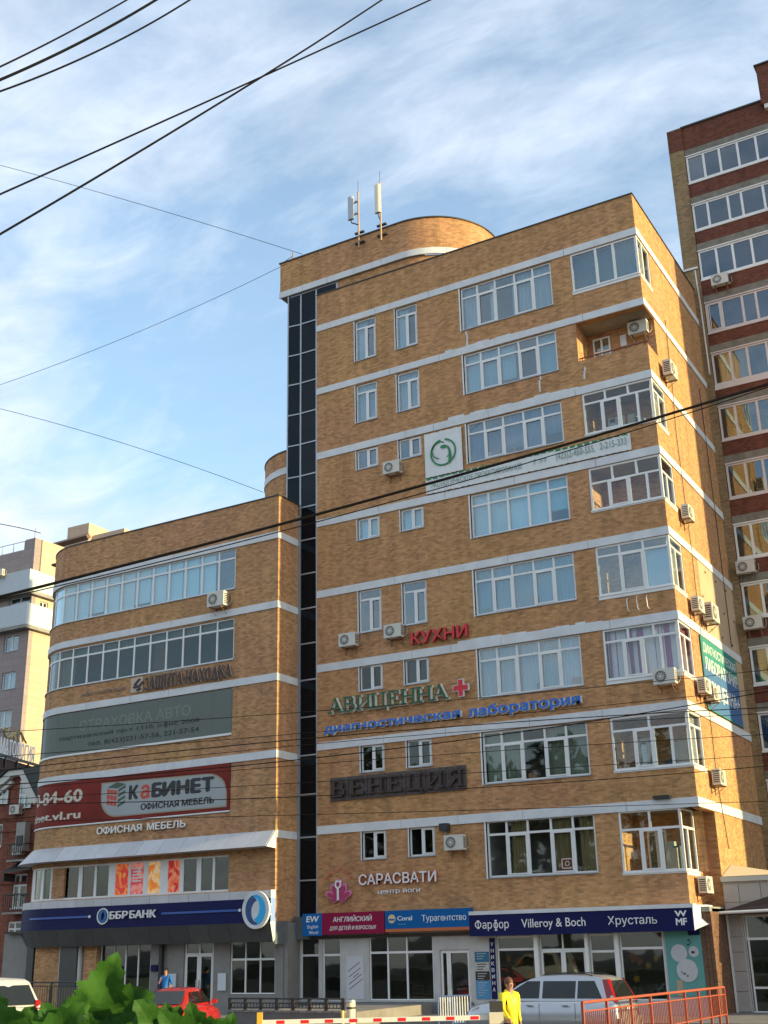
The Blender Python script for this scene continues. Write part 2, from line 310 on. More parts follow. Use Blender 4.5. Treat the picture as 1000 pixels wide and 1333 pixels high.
def curtain(path, s0, s1, z0, z1, parent, c=(.5, .55, .58), w=-.26, stripes=None, amp=.025, name='curtain'):
    b = MB(); n = max(4, int((s1-s0)/.07)); pts = []
    for i in range(n+1):
        s = s0+(s1-s0)*i/n; x, y, nx, ny = path(s); ww = w+amp*(1 if i % 2 else -1)*random.uniform(.4, 1); pts.append((x+nx*ww, y+ny*ww, s))
    for a, c2 in zip(pts, pts[1:]): b.face(((a[0], a[1], z0), (c2[0], c2[1], z0), (c2[0], c2[1], z1), (a[0], a[1], z1)), [(a[2], z0), (c2[2], z0), (c2[2], z1), (a[2], z1)])
    return b.build(name, curtain_mat(c, stripes) if name == 'curtain' else mat('blind_%.3f_%.3f' % (c[0], c[2]), tuple(v*.9 for v in c), .8), parent)

def window(path, s0, s1, z0, z1, parent, cols, transom=None, w=-.1, fm=None, gm=None, split_top=None, fw_=.065, skip_top=False, name='window', sash=(), sill=True, mullw=.05, sidepost=None):
    """one glazed opening: frame (posts, rails) with every pane a sub-part. cols: positions of the mullions, 0..1"""
    fm = fm or PVC; gm = gm or GL; b = MB(); d0, d1 = w-.035, w+.035
    b.slab(path, s0, s1, z0, z0+fw_, d0, d1); b.slab(path, s0, s1, z1-fw_, z1, d0, d1)
    b.slab(path, s0, s0+fw_, z0+fw_, z1-fw_, d0, d1); b.slab(path, s1-fw_, s1, z0+fw_, z1-fw_, d0, d1)
    ed = [s0+fw_] ; mid = [s0+(s1-s0)*c for c in cols]; ed2 = []
    spans = []; a = s0+fw_
    for q in mid: spans.append((a, q-mullw)); a = q+mullw
    spans.append((a, s1-fw_))
    zt = transom if transom else z1-fw_
    for q in mid: b.slab(path, q-mullw, q+mullw, z0+fw_, zt-(.04 if transom else 0), d0, d1)
    panes = []
    for k, (a, c) in enumerate(spans):
        zz0, zz1 = z0+fw_, (transom-.04 if transom else z1-fw_)
        if k in sash:
            e = .05; b.slab(path, a, c, zz0, zz0+e, d1-.02, d1+.02); b.slab(path, a, c, zz1-e, zz1, d1-.02, d1+.02); b.slab(path, a, a+e, zz0+e, zz1-e, d1-.02, d1+.02); b.slab(path, c-e, c, zz0+e, zz1-e, d1-.02, d1+.02)
        panes.append((a, c, zz0, zz1))
    if transom:
        b.slab(path, s0+fw_, s1-fw_, transom-.04, transom+.04, d0, d1)
        tm = [s0+(s1-s0)*c for c in (split_top if split_top is not None else cols)]; a = s0+fw_
        for q in tm: b.slab(path, q-mullw*.8, q+mullw*.8, transom+.04, z1-fw_, d0, d1); panes.append((a, q-mullw*.8, transom+.04, z1-fw_)); a = q+mullw*.8
        panes.append((a, s1-fw_, transom+.04, z1-fw_))
    fr = b.build(name, fm, parent)
    if sill: MB().slab(path, s0-.03, s1+.03, z0-.035, z0, -.1+w*0, .05).build('sill', METAL if sill == 1 else PVC, fr)
    for (a, c, za, zb) in panes:
        MB().slab(path, a-.01, c+.01, za-.01, zb+.01, w-.008, w+.008).build('pane', gm, fr)
    return fr

# ------------------------------------------------------------------ the tower
T = thing('office_tower', (-19.3, 46.6, 0), 'tall ochre brick office block with white bands and sunlit right side wall', 'building')
FX0, FX1, TOP = -27.22, -11.53, 31.9
bands = [30.25, 26.94, 23.70, 20.45, 17.15, 13.87, 10.56, 7.18]
colA, colB, colC, bay = (-25.12, -24.0), (-22.97, -21.84), (-19.66, -15.34), (-14.45, -11.53)
small = {8: (27.80, 29.88), 7: (24.70, 26.57), 6: (22.41, 23.35), 5: (19.11, 20.08), 4: (14.98, 16.82), 3: (12.50, 13.56), 2: (9.17, 10.25), 1: (5.77, 6.85)}
large = {8: (27.80, 29.90), 7: (24.72, 26.60), 6: (21.52, 23.34), 5: (18.19, 20.08), 4: (14.90, 16.82), 3: (11.57, 13.54), 2: (8.26, 10.22), 1: (4.84, 6.88)}
bayz = {8: (28.11, 29.9), 7: (24.87, 26.60), 6: (21.56, 23.36), 5: (18.32, 20.1), 4: (14.86, 16.82), 3: (11.61, 13.54), 2: (8.30, 10.22), 1: (4.76, 6.88)}
holes = []
for f in range(1, 9):
    holes += [(*colA, *small[f]), (*colB, *small[f]), (*colC, *large[f]), (bay[0], FX1+1, *bayz[f])]
SD = 43.6    # side openings of the corner bays end here
sholes = [(41, SD, *bayz[f]) for f in range(2, 9)]
sholes[5] = (41, 43.32, *bayz[7])
lower = (4.0-.35, 6.83)
wl = MB()
holes.append((-12.17, FX1+1, 3.55, 6.83))
wl.wall(PATH_F, FX0, FX1, 3.55, TOP, holes)
wl.build('wall', BR, T)
ws = MB(); ws.wall(PATH_S, 42.3, 51.2, 6.83, TOP, [(42.3 if h[0] < 42.3 else h[0], h[1], h[2], h[3]) for h in sholes])
ws.slab(PATH_S, 44.05, 51.2, 0, 6.83, -.3, 0)
ws.slab(straight(-12.17, 0, 90), 42.3, 44.05, 3.55, bayz[1][0], -.3, 0)
ws.slab(straight(0, 44.05, 0), -12.17, -11.83, 0, 6.83, -.3, 0)
ws.build('side_wall', BR, T)
MB().box(-12.46, -12.18, 43.62, 43.75, 4.76, 6.83).build('corner_post', BR, T)
rf = MB(); rf.box(FX0, FX1-.3, 42.3, 51.2, 31.3, 31.5); rf.box(FX0, FX0+.3, 42.3, 51.2, 0, 31.9); rf.box(FX0+.3, FX1-.3, 50.9, 51.2, 0, 31.9); rf.build('roof', ROOFM, T)
cp = MB(); cp.slab(PATH_F, FX0, FX1+.04, TOP, TOP+.05, -.36, .04); cp.slab(PATH_S, 42.37, 51.2, TOP+.001, TOP+.051, -.36, .04); cp.build('parapet_coping', SHEET, T)
def seg_band(path, s0, s1, z0, z1, cuts, root, w=.045, m=WHITE):
    ss = [s0]+[c for c in cuts if s0 < c < s1]+[s1]
    for k, (a, c) in enumerate(zip(ss, ss[1:])): MB().slab(path, a+.010*(k > 0), c-.008, z0, z1, -.02, w+.004*(k % 2)).build('band', m, root)
for i, z in enumerate(bands):
    h = [.32, .31, .33, .33, .32, .33, .32, .33][i]
    seg_band(PATH_F, FX0, FX1+.045, z-h, z, [-24.0+.7*(i % 3), -21.2+.4*(i % 2), -17.6-.5*(i % 3), -14.7+.6*(i % 2)], T)
    seg_band(PATH_S, 42.01, 51.2, z-h, z, [45.2+.3*(i % 2), 47.4], T, m=WHITE)
    if i in (2, 5, 1):           # rough plaster repairs along the top of the band
        b = MB(); random.seed(i); x = -20.5
        while x < (-15 if i != 1 else -17):
            l = random.uniform(.25, .8); b.slab(PATH_F, x, x+l, z-.02, z+random.uniform(.02, .12), -.01, .03); x += l
        b.build('plaster_patch', WHITE, T)
PLS = mat('side_plaster', (.52, .38, .25), .85, noise=.16, nscale=.9, bump=.2)
MB().slab(PATH_S, 45.7, 51.2, 13.875, 16.825, -.01, .012).build('plaster_panel', PLS, T)
MB().slab(PATH_S, 50.0, 51.2, 10.57, 13.54, -.01, .012).build('plaster_panel', PLS, T)
for k in range(7):
    for z in (16.5, 14.1, 15.3): 
        if (k+int(z)) % 2: MB().box(-11.53, -11.49, 45.9+k*.8, 45.97+k*.8, z, z+.08).build('anchor', DARK, T)
random.seed(11)
# plaster repair streaks
for (x, z0, z1) in ((-16.25, 23.95, 24.65), (-19.45, 27.0, 27.7), (-14.3, 24.0, 24.5)):
    b = MB(); zz = z0; xx = x
    while zz < z1: b.slab(PATH_F, xx, xx+.07, zz, zz+.18, -.01, .012); xx += random.uniform(-.07, .07); zz += .178
    b.build('plaster_patch', WHITE, T)
for (x, y) in ((44.9, None),):   # down cables on the side wall
    pts = [(-11.49, 44.95, 27.3), (-11.48, 44.85, 24), (-11.48, 44.6, 22), (-11.48, 44.9, 17), (-11.48, 44.8, 12), (-11.47, 44.7, 8), (-11.48, 45.3, 5.6)]
    tag(MB().tube(pts, .018, 5).build('cable', DARK), 'thin black cable hanging down the sunlit side wall', 'cable')
    tag(MB().tube([(-11.49, 49.6, 26), (-11.48, 49.65, 20), (-11.48, 49.6, 14)], .018, 5).build('cable', DARK), 'thin black cable hanging down the shaded rear of the side wall', 'cable')

blueish = {8: (.46, .50, .52), 7: (.24, .38, .43), 6: (.05, .11, .17), 5: (.42, .66, .72), 4: (.15, .32, .40), 3: (.42, .47, .52), 2: (.22, .25, .18), 1: (.30, .23, .10)}  # blue rows: reflected sky and cool sky light put into the curtain colour
for f in range(1, 9):
    tall = f in (8, 7, 4)
    for ci, c in enumerate((colA, colB)):
        z0, z1 = small[f]
        fr = window(PATH_F, c[0]+.01, c[1]-.01, z0, z1, T, [.5], transom=z1-.42 if tall else None, split_top=[] if tall else None, sash=(1,), gm=GL if f > 3 else GLD)
        room(PATH_F, c[0], c[1], z0, z1, T)
        if f in (8, 7, 5, 6) or (f == 3 and ci == 1): curtain(PATH_F, c[0]+.05, c[1]-.05-(.5 if f == 8 else 0), z0, z1, fr, blueish[f])
        # bright plastered reveals
        rv = MB(); rv.slab(PATH_F, c[0]-.05, c[0], z0-.04, z1, -.08, .018); rv.build('reveal', WHITE, fr)
    z0, z1 = large[f]
    fr = window(PATH_F, colC[0]+.02, colC[1]-.01, z0, z1, T, [.185, .385, .60, .80], transom=z1-.50, sash=(1, 3) if f != 5 else (), gm=GL if f > 2 else GLL)
    rv = MB(); rv.slab(PATH_F, colC[0]-.06, colC[0], z0-.05, z1, -.08, .02); rv.build('reveal', PVC, fr)
    room(PATH_F, colC[0], colC[1], z0, z1, T)
    a, c = colC[0]+.08, colC[1]-.08; W = c-a; cc = blueish[f]
    spans = {8: [(0, .17), (.3, .36), (.55, .60), (.62, .98)], 7: [(0, .55), (.8, 1)], 6: [(0, 1)], 5: [(0, 1)], 4: [(0, 1)], 3: [(0, .36), (.40, .57), (.60, 1)], 2: [(0, .38), (.61, 1)], 1: [(.2, .38), (.61, .78), (.85, 1)]}[f]
    cuts_ = [0, .185, .385, .60, .80, 1.0]
    for kk, (ca, cb_) in enumerate(zip(cuts_, cuts_[1:])):
        for (p, q) in spans:
            p2, q2 = max(p, ca), min(q, cb_)
            if q2-p2 < .03: continue
            fct = random.uniform(.72, 1.12) if f not in (6,) else random.uniform(.6, 1.5); drop = random.choice([0, 0, 0, .25, .5]) if f in (5, 7, 6) else 0
            curtain(PATH_F, a+W*p2+.01, a+W*q2-.01, z0+.05+drop, z1-.02, fr, tuple(round(min(.85, v*fct), 3) for v in cc), amp=.035 if f in (8, 3, 1) else .008, w=-.26+.02*(kk % 2), name='curtain' if f not in (5, 7) else 'blind')
    if f in (2, 3, 4, 6, 8):
        for kk in range(3): x_ = random.uniform(a, c-.4); MB().slab(PATH_F, x_, x_+random.uniform(.1, .35), z0+.03, z0+random.uniform(.15, .45), -.24, -.19).build('sill_clutter', mat('clutter_%d' % kk, [(.5, .48, .42), (.10, .16, .07), (.25, .12, .08)][kk], .8), fr)

# corner bays: glazed loggias with inner brick walls lit through their side panes
for f in range(1, 9):
    z0, z1 = bayz[f]; x1 = FX1-.03 if f > 1 else -12.19; PS = PATH_S if f > 1 else straight(-12.17, 0, 90)
    # inner shell
    b = MB(); b.face([(bay[0], 42.31, z0), (bay[0], 43.9, z0), (bay[0], 43.9, z1), (bay[0], 42.31, z1)]); b.face([(bay[0], 43.62 if f != 7 else 43.33, z0), (FX1-.31, 43.62 if f != 7 else 43.33, z0), (FX1-.31, 43.62 if f != 7 else 43.33, z1), (bay[0], 43.62 if f != 7 else 43.33, z1)])
    b.build('loggia_wall', BR, T)
    MB().box(bay[0]-.2, x1-.12, 42.31, 43.95, z1-.004, z1+.1).build('loggia_ceiling', mat('soffit_board', (.34, .30, .24), .8, noise=.2, nscale=2), T)
    MB().box(bay[0]-.2, x1-.12, 42.31, 43.95, z0-.1, z0+.002).build('loggia_floor', CONC, T)
    if f == 7:
        b = MB(); b.slab(PATH_F, bay[0], FX1, z0+.16, z0+.20, -.18, -.13); b.slab(PATH_S, 42.18, 43.3, z0+.16, z0+.20, -.18, -.13)
        for k in range(7): b.slab(PATH_F, bay[0]+.1+k*.46, bay[0]+.13+k*.46, z0, z0+.16, -.17, -.14)
        b.build('railing', mat('rust_red', (.16, .045, .03), .6), T)
        # balcony door and its window on the inner wall
        P43 = straight(0, 43.33, 0)
        window(P43, -14.2, -13.45, z0-.9, z1-.25, T, [.5], transom=z1-.9, w=.04, sill=False, name='balcony_door')
        MB().box(-13.0, -12.75, 43.22, 43.33, z1-.9, z1-.4).build('vent_box', WHITE, T)
        continue
    tr = {8: None, 6: 22.90, 5: 19.46, 4: 16.42, 3: 13.05, 2: 9.72, 1: 6.22}[f]
    cols = {8: [.385, .65], 6: [.27, .52, .78], 5: [.27, .55, .80], 4: [.33, .65], 3: [.27, .52, .76], 2: [.30, .54, .77], 1: [.34, .66]}[f]
    st = {6: [.33, .66], 5: [.33, .67], 4: [.33, .65], 3: [.34, .68], 2: [.5], 1: [.5]}.get(f)
    fr = window(PATH_F, bay[0]+.01, x1, z0, z1, T, cols, transom=tr, split_top=st, w=-.05, gm=GLL if f in (6, 5, 3, 2, 1) else GL, fw_=.075, sash=(1,) if f != 8 else (), sill=2)
    MB().slab(PATH_F, bay[0], x1, z0-.16 if f in (8, 4, 3) else z0-.08, z0-.036, -.05, .025).build('apron', PVC, fr)
    fs = window(PS, 42.06, SD-.02, z0, z1, T, [.42], transom=tr, split_top=[] if tr else None, w=-.05, gm=GLL, fw_=.07, sill=2)
    MB().slab(PS, 42.02, SD, z0-.15, z0-.036, -.05, .02).build('apron', PVC, fs)
    MB().box(x1-.01, x1+.02, 42.0, 42.06, z0, z1).build('corner_post', PVC, fr)
    if f == 3:
        curtain(PATH_F, bay[0]+.1, x1-.1, z0+.05, z1-.05, fr, (.30, .13, .26), w=-.22, stripes=(.62, .62, .66), amp=.012)
        curtain(PS, 42.3, SD-.1, z0+.05, z1-.05, fs, (.36, .14, .22), w=-.22, amp=.02)
    if f in (8, 6, 4, 2): curtain(PS, 42.35, SD-.25, z0+.05, z1-.05, fs, (.55, .50, .40), w=-.2, amp=.03)
    if f == 8: curtain(PATH_F, bay[0]+.1, x1-.1, z0, z1-.05, fr, (.07, .11, .12), w=-.3, amp=.003, name='blind')
    if f == 4: curtain(PATH_F, bay[0]+1.9, x1-.1, z0, z1-.35, fr, (.42, .55, .62), w=-.16, amp=.004, name='blind')
    if f in (6, 2, 1):           # the room window behind, framed in white, and things stored in the loggia
        window(straight(0, 43.62, 0), bay[0]+.5, bay[0]+1.2, z0, z1-.6, T, [.5], w=.03, sill=False)
        random.seed(f*3)
        for k in range(3):
            x = random.uniform(bay[0]+1.3, x1-.5); hh = random.uniform(.4, 1.2); bb = MB(); bb.box(x, x+random.uniform(.2, .5), 43.0+.1*k, 43.5, z0+.005+.002*k, z0+hh)
            bb.build('stored_box', mat('storage_%d' % k, [(.5, .46, .36), (.12, .13, .14), (.45, .5, .42)][k], .8, noise=.2), T)

# glass strip between tower and low wing
SB = [32.38, 30.68, 29.09, 27.54, 25.97, 24.4, 22.82, 21.26, 19.68, 18.09, 16.5, 14.92, 13.32, 11.73, 10.12, 8.51, 6.79, 5.1, 3.62]
P42 = straight(0, 42.1, 0)
fr = MB(); fr.slab(P42, -27.32, -27.24, 3.6, 32.36, -.06, .05); fr.slab(P42, -28.20, -28.13, 20.9, 32.36, -.06, .05); fr.slab(P42, -28.28, -28.14, 3.6, 20.9, -.06, .05)
for z in SB[1:]: fr.slab(P42, -28.15, -27.3, z-.03, z+.03, -.06, .045)
F2 = straight(-28.165, 42.1, 8); fr.slab(F2, -.72, -.66, 20.9, 32.36, -.06, .04)
for z in SB[1:8]: fr.slab(F2, -.68, 0, z-.03, z+.03, -.06, .03)
fr.slab(P42, -28.8, -26.06, 32.30, 32.37, -.06, .04); fr.slab(P42, -26.16, -26.06, 31.92, 32.30, -.06, .04)
strip = fr.build('glass_strip', METAL, T)
for a, c in zip(SB[1:]+[3.6], [32.30]+SB[1:]):
    if c-a > .1: MB().slab(P42, -28.13, -27.32, min(a, c)+.03, max(a, c)-.03, -.03, 0).build('pane', GLB, strip)
for a, c in zip(SB[1:8], [32.30]+SB[1:7]): MB().slab(F2, -.66, -.02, a+.03, c-.03, -.03, 0).build('pane', GLB, strip)
MB().box(-27.24, -26.16, 42.06, 42.1, 31.95, 32.31).build('pane', GLB, strip)
MB().box(-28.7, -27.3, 42.2, 42.3, 3.0, 32.3).build('strip_backing', DARK, T)

# rounded block on the roof
def round_path(x0, y0, rr, xa):
    # from x0 straight along X to xa, then a quarter round to the back; s = X on the straight
    def p(s):
        if s <= xa: return (s, y0, 0, -1)
        a = (s-xa)/rr
        if a <= math.pi/2: t = -math.pi/2+a; return (xa+rr*math.cos(t), y0+rr+rr*math.sin(t), math.cos(t), math.sin(t))
        e = s-xa-rr*math.pi/2; return (xa+rr, y0+rr+e, 1, 0)
    p.brk = [xa+rr*math.pi/2*i/20 for i in range(21)]+[xa-.05, xa+rr*math.pi/2+.05]; return p
PB = round_path(-29.36, 41.98, 3.3, -22.6); PC = round_path(-26.5, 42.06, 3.22, -22.6)
s_end = -22.6+3.3*math.pi/2+5
MB().slab(PB, -29.34, s_end, 32.71, 34.34, -.35, 0).build('roof_block_wall', BR, T)
seg_band(PB, -29.36, s_end, 32.39, 32.71, [-28.0, -26.6, -23.6, -20.4, -18.5], T, w=.05)
MB().slab(PB, -29.4, s_end, 34.34, 34.40, -.4, .05).build('roof_block_coping', SHEET, T)
b = MB(); b.slab(PC, -26.06, s_end-.6, 31.5, 32.39, -.3, 0); b.build('roof_block_base', BR, T)
b = MB(); b.box(-29.3, -29.0, 42.32, 49, 32.4, 34.3); b.box(-29.3, -22.6, 42.02, 49, 32.38, 32.46); b.box(-29.0, -22.6, 42.4, 49, 34.0, 34.1); b.build('roof_block_slab', CONC, T)
MB().box(-28.95, -27.3, 42.5, 50, 21, 32.1).build('stair_core', BRL, T)

# low rounded roof pavilion behind the strip
PR = (lambda: None)
def PRP(s):
    a = s/2.9; t = -math.pi/2-a; return (-29.0+2.9*math.cos(t), 42.55+2.9+2.9*math.sin(t), math.cos(t), math.sin(t))
PRP.brk = [i*.3 for i in range(1, 16)]
RP = thing('roof_pavilion', (-30, 45, 21.2), 'small rounded brick roof pavilion behind the dark glass strip', 'roof pavilion')
MB().slab(PRP, 0, 4.6, 21.2, 24.5, -.3, 0).build('wall', BR, RP); MB().slab(PRP, 0, 4.6, 23.35, 23.68, -.02, .04).build('band', WHITE, RP); MB().slab(PRP, 0, 4.6, 24.5, 24.55, -.34, .04).build('coping', SHEET, RP)

# ------------------------------------------------------------------ low wing
W = thing('low_office_wing', (-36, 47, 0), 'low ochre brick office wing with a rounded left corner above a bank', 'building')
SE = LS-LR*math.pi/2-7
LT = 21.41; lb = [19.73, 16.58, 13.42, 10.21]
SW = -2.33; SLE = LS-2.9
rows = {4: (17.52, 19.42), 3: (14.33, 16.20), 2: (11.12, 13.09), 0: (7.92, 9.88), 1: (4.75, 6.18)}
zlist = sorted([3.5, LT]+[z for r in rows.values() for z in r])
b = MB(); b.slab(PATH_L, SW, 0, 3.5, LT, -.3, 0)
prev = 3.5
for k in (1, 0, 2, 3, 4): b.slab(PATH_L, SLE, SW, prev, rows[k][0], -.3, 0); prev = rows[k][1]
b.slab(PATH_L, SLE, SW, prev, LT, -.3, 0); b.slab(PATH_L, SE, SLE, 0, LT, -.3, 0)
b.build('wall', BRL, W)
PRET = straight(-28.28, 0, 90)
b = MB(); b.slab(PRET, 40.55, 42.15, 3.5, 21.41, -.3, -.002); b.build('return_wall', BRL, W)
MB().slab(PATH_L, SE, .04, LT, LT+.05, -.36, .04).build('coping', SHEET, W); MB().slab(PRET, 40.6, 42.1, LT+.001, LT+.051, -.36, .04).build('coping', SHEET, W)
b = MB(); b.box(-43, -28.6, 41.6, 52, 21.0, 21.1); b.box(-28.58, -28.29, 42.3, 52, 0, 21.4); b.box(-43.2, -28.6, 51.8, 52, 0, 21.3); b.build('roof', ROOFM, W)
for i, z in enumerate(lb):
    seg_band(PATH_L, SE, .045, z-.31, z, [-17.5, -15, LS-1.5, -10.8, -8.7+.3*i, -5.9, -3.2-.4*i], W)
    MB().slab(PRET, 40.59, 42.03, z-.31, z, -.02, .04).build('band', WHITE, W)
MB().slab(PRET, 40.56, 42.03, 6.72, 7.02, -.02, .04).build('band', WHITE, W)
ncol = 13
def ribbon(row, gm, curt=None, name='ribbon_window'):
    z0, z1 = rows[row]; s0, s1 = SLE+.02, SW-.02; st = .965/(s1-s0); cols = []; q = 1.0-st
    while q > st*.6: cols.append(q); q -= st
    cols = sorted(cols); fr = window(PATH_L, s0, s1, z0, z1, W, cols, transom=z1-.46, gm=gm, name=name, mullw=.045)
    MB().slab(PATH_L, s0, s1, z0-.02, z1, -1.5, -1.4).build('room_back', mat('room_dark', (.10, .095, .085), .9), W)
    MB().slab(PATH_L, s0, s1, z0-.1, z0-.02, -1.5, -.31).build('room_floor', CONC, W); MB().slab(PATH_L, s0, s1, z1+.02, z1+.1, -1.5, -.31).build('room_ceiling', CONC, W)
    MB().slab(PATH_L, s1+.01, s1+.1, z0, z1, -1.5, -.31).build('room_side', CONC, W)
    return fr, s0, s1
fr, s0, s1 = ribbon(4, GL)
for k in range(12): curtain(PATH_L, s0+.05+k*.965, s0+.98+k*.965, rows[4][0]+(.25 if k in (4, 7) else 0), rows[4][1], fr, (.60, .68, .68), amp=.006, name='blind', w=-.2)
fr, s0, s1 = ribbon(3, GLD)
for k in range(13):
    curtain(PATH_L, s1-.965*(k+1)+.03, s1-.965*k-.03, rows[3][1]-.5, rows[3][1]-.03, fr, (.42, .56, .56), amp=.01)
    if k in (4,): curtain(PATH_L, s1-.965*(k+1)+.1, s1-.965*k-.1, rows[3][0], rows[3][1]-.5, fr, (.36, .19, .15), amp=.01, name='blind')
    if k in (10, 11, 12): curtain(PATH_L, s1-.965*(k+1), s1-.965*k, rows[3][0], rows[3][1]-.5, fr, (.45, .55, .60) if k != 11 else (.40, .14, .07), amp=.01, name='blind')
ribbon(2, GLD); ribbon(0, GLD)
# first floor windows under the canopy
z0, z1 = rows[1]
b = MB(); fr0 = MB().slab(PATH_L, SLE+.02, SW-.02, z0, z0+.08, -.14, -.06).slab(PATH_L, SLE+.02, SW-.02, z1-.07, z1, -.14, -.06).build('ribbon_window', PVC, W)
POST = mat('poster_orange', (.75, .16, .06), .6)
nt = POST.node_tree; tcn = nn(nt, 'ShaderNodeTexCoord'); vz = nn(nt, 'ShaderNodeTexNoise', i_Scale=1.5, i_Detail=2.0, i_Distortion=.6); rp = nn(nt, 'ShaderNodeValToRGB'); nt.links.new(tcn.outputs['Object'], vz.inputs['Vector']); nt.links.new(vz.outputs[0], rp.inputs[0])
rp.color_ramp.elements[0].position = .36; rp.color_ramp.elements[0].color = (.62, .03, .05, 1); rp.color_ramp.elements[1].position = .66; rp.color_ramp.elements[1].color = (.95, .45, .10, 1); e = rp.color_ramp.elements.new(.52); e.color = (.85, .14, .03, 1)
nt.links.new(rp.outputs[0], nt.nodes['Principled BSDF'].inputs['Base Color']); nt.links.new(rp.outputs[0], nt.nodes['Principled BSDF'].inputs['Emission Color']); nt.nodes['Principled BSDF'].inputs['Emission Strength'].default_value = .25
xs = [(-31.37, -30.63, 'd'), (-32.09, -31.49, 'd'), (-33.02, -32.33, 'd'), (-33.88, -33.22, 'p'), (-34.97, -34.30, 'p'), (-35.95, -35.22, 'p'), (-36.82, -36.08, 'p'), (-37.92, -37.21, 'd'), (-38.77, -38.05, 'm'), (-39.63, -38.99, 'm'), (-40.56, -39.82, 'b'), (-41.2, -40.7, 'g'), (-42.1, -41.4, 'g')]
last = SW-.02
for (xa, xb, kd) in xs:
    sa, sb = xa+28.28, xb+28.28
    if kd != 'b': MB().slab(PATH_L, sb, last, z0+.08, z1-.07, -.14, -.06).build('post', PVC, fr0)
    last = sa
    if kd == 'b': MB().slab(PATH_L, sa, sb, z0+.08, z1-.07, -.14, -.02).build('infill', BRL, fr0); continue
    if kd == 'p':
        pi_ = ('p', len([1 for q_ in xs if q_[2] == 'p' and q_[0] > xa]))[1]; pm = mat('poster_%d' % pi_, (.8, .2, .1), .6)
        if not pm.node_tree.nodes.get('rp'):
            nt = pm.node_tree; tc_ = nn(nt, 'ShaderNodeTexCoord'); vn = nn(nt, 'ShaderNodeTexNoise', i_Scale=2.4, i_Detail=1.0, i_Distortion=1.2); r_ = nn(nt, 'ShaderNodeValToRGB'); r_.name = 'rp'; nt.links.new(tc_.outputs['Object'], vn.inputs['Vector']); nt.links.new(vn.outputs[0], r_.inputs[0]); r_.color_ramp.interpolation = 'EASE'
            pal = [((.55, .02, .02), (.85, .13, .05), (.80, .30, .16)), ((.90, .22, .03), (.93, .45, .08), (.88, .60, .35)), ((.62, .07, .08), (.78, .16, .14), (.84, .30, .24)), ((.82, .12, .02), (.92, .34, .05), (.75, .05, .04))][pi_ % 4]
            r_.color_ramp.elements[0].position = .40; r_.color_ramp.elements[0].color = (*pal[0], 1); r_.color_ramp.elements[1].position = .60; r_.color_ramp.elements[1].color = (*pal[2], 1); e_ = r_.color_ramp.elements.new(.5); e_.color = (*pal[1], 1)
            bb_ = nt.nodes['Principled BSDF']; nt.links.new(r_.outputs[0], bb_.inputs['Base Color']); nt.links.new(r_.outputs[0], bb_.inputs['Emission Color']); bb_.inputs['Emission Strength'].default_value = .16
        MB().slab(PATH_L, sa-.004, sb+.004, z0+.075, z1-.065, -.12, -.10).build('poster', pm, fr0)
        if pi_ == 2:
            b = MB()
            for q_ in range(5): b.slab(PATH_L, sa+.08+.02*(q_ % 2), sb-.10-.05*(q_ % 3), z1-.32-q_*.13, z1-.26-q_*.13, -.099, -.096)
            b.build('poster_print', LETW, fr0, kind='stuff')
        continue
    MB().slab(PATH_L, sa-.005, sb+.005, z0+.07, z1-.06, -.108, -.092).build('pane', GLD, fr0)
    if kd == 'm': curtain(PATH_L, sa, sb, z0+.1, z1-.1, fr0, (.30, .04, .06), w=-.17)
    if kd == 'g': curtain(PATH_L, sa, sb, z0+.1, z1-.1, fr0, (.30, .28, .10), w=-.2)
MB().slab(PATH_L, SLE, last, z0+.08, z1-.07, -.14, -.06).build('post', PVC, fr0)
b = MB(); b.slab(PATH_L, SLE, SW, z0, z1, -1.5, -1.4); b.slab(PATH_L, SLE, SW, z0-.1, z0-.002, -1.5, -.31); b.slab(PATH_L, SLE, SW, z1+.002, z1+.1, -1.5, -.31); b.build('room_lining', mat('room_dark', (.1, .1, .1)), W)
# canopy of metal panels over the first floor
can_end = LS-2.75
k = 0; s = -.02
while s > can_end:
    a = max(can_end, s-(.0 if s < -12 else .42)-.62+(.25 if k == 0 else 0)-(.14 if s > -12 else 0)); a = max(a, can_end)
    MB().slab(PATH_L, a+.008, s-.008, 6.36, 7.0, .0, .66, w_top=.06).build('canopy_panel', CLAD, W); s = a; k += 1
# sign band: upper panels, navy fascia, dark raking panels below
s = -.03; k = 0
while s > can_end-.2:
    a = s-1.05 if k else s-.95
    if s < -12: a = s-.62
    a = max(a, can_end-.2)
    MB().slab(PATH_L, a+.008, s-.008, 4.40, 4.70, 0, .30, w_top=.30).build('upper_panel', CLAD, W)
    MB().slab(PATH_L, a+.006, s-.006, 2.80, 3.50, -.02, .04, w_top=.36).build('raking_panel', SOFF, W); s = a; k += 1
MB().slab(PATH_L, can_end-.2, -.03, 3.50, 4.40, -.01, .30).build('sign_fascia', NAVY, W)
for poly in ([(40.54, 7.02), (39.88, 6.34), (40.54, 6.30)], [(40.54, 4.72), (40.22, 4.71), (40.22, 4.41), (40.54, 4.41)], [(40.54, 3.52), (40.20, 3.52), (40.42, 2.78), (40.54, 2.9)]):
    MB().prism([(-28.27, y, z) for y, z in poly], (.02, 0, 0)).build('end_plate', WHITE, W)
MB().prism([(-28.27, y, z) for y, z in [(40.54, 4.41), (40.23, 4.41), (40.23, 3.52), (40.54, 3.52)]], (.015, 0, 0)).build('end_plate', mat('pale_blue_plate', (.25, .38, .75), .4), W)
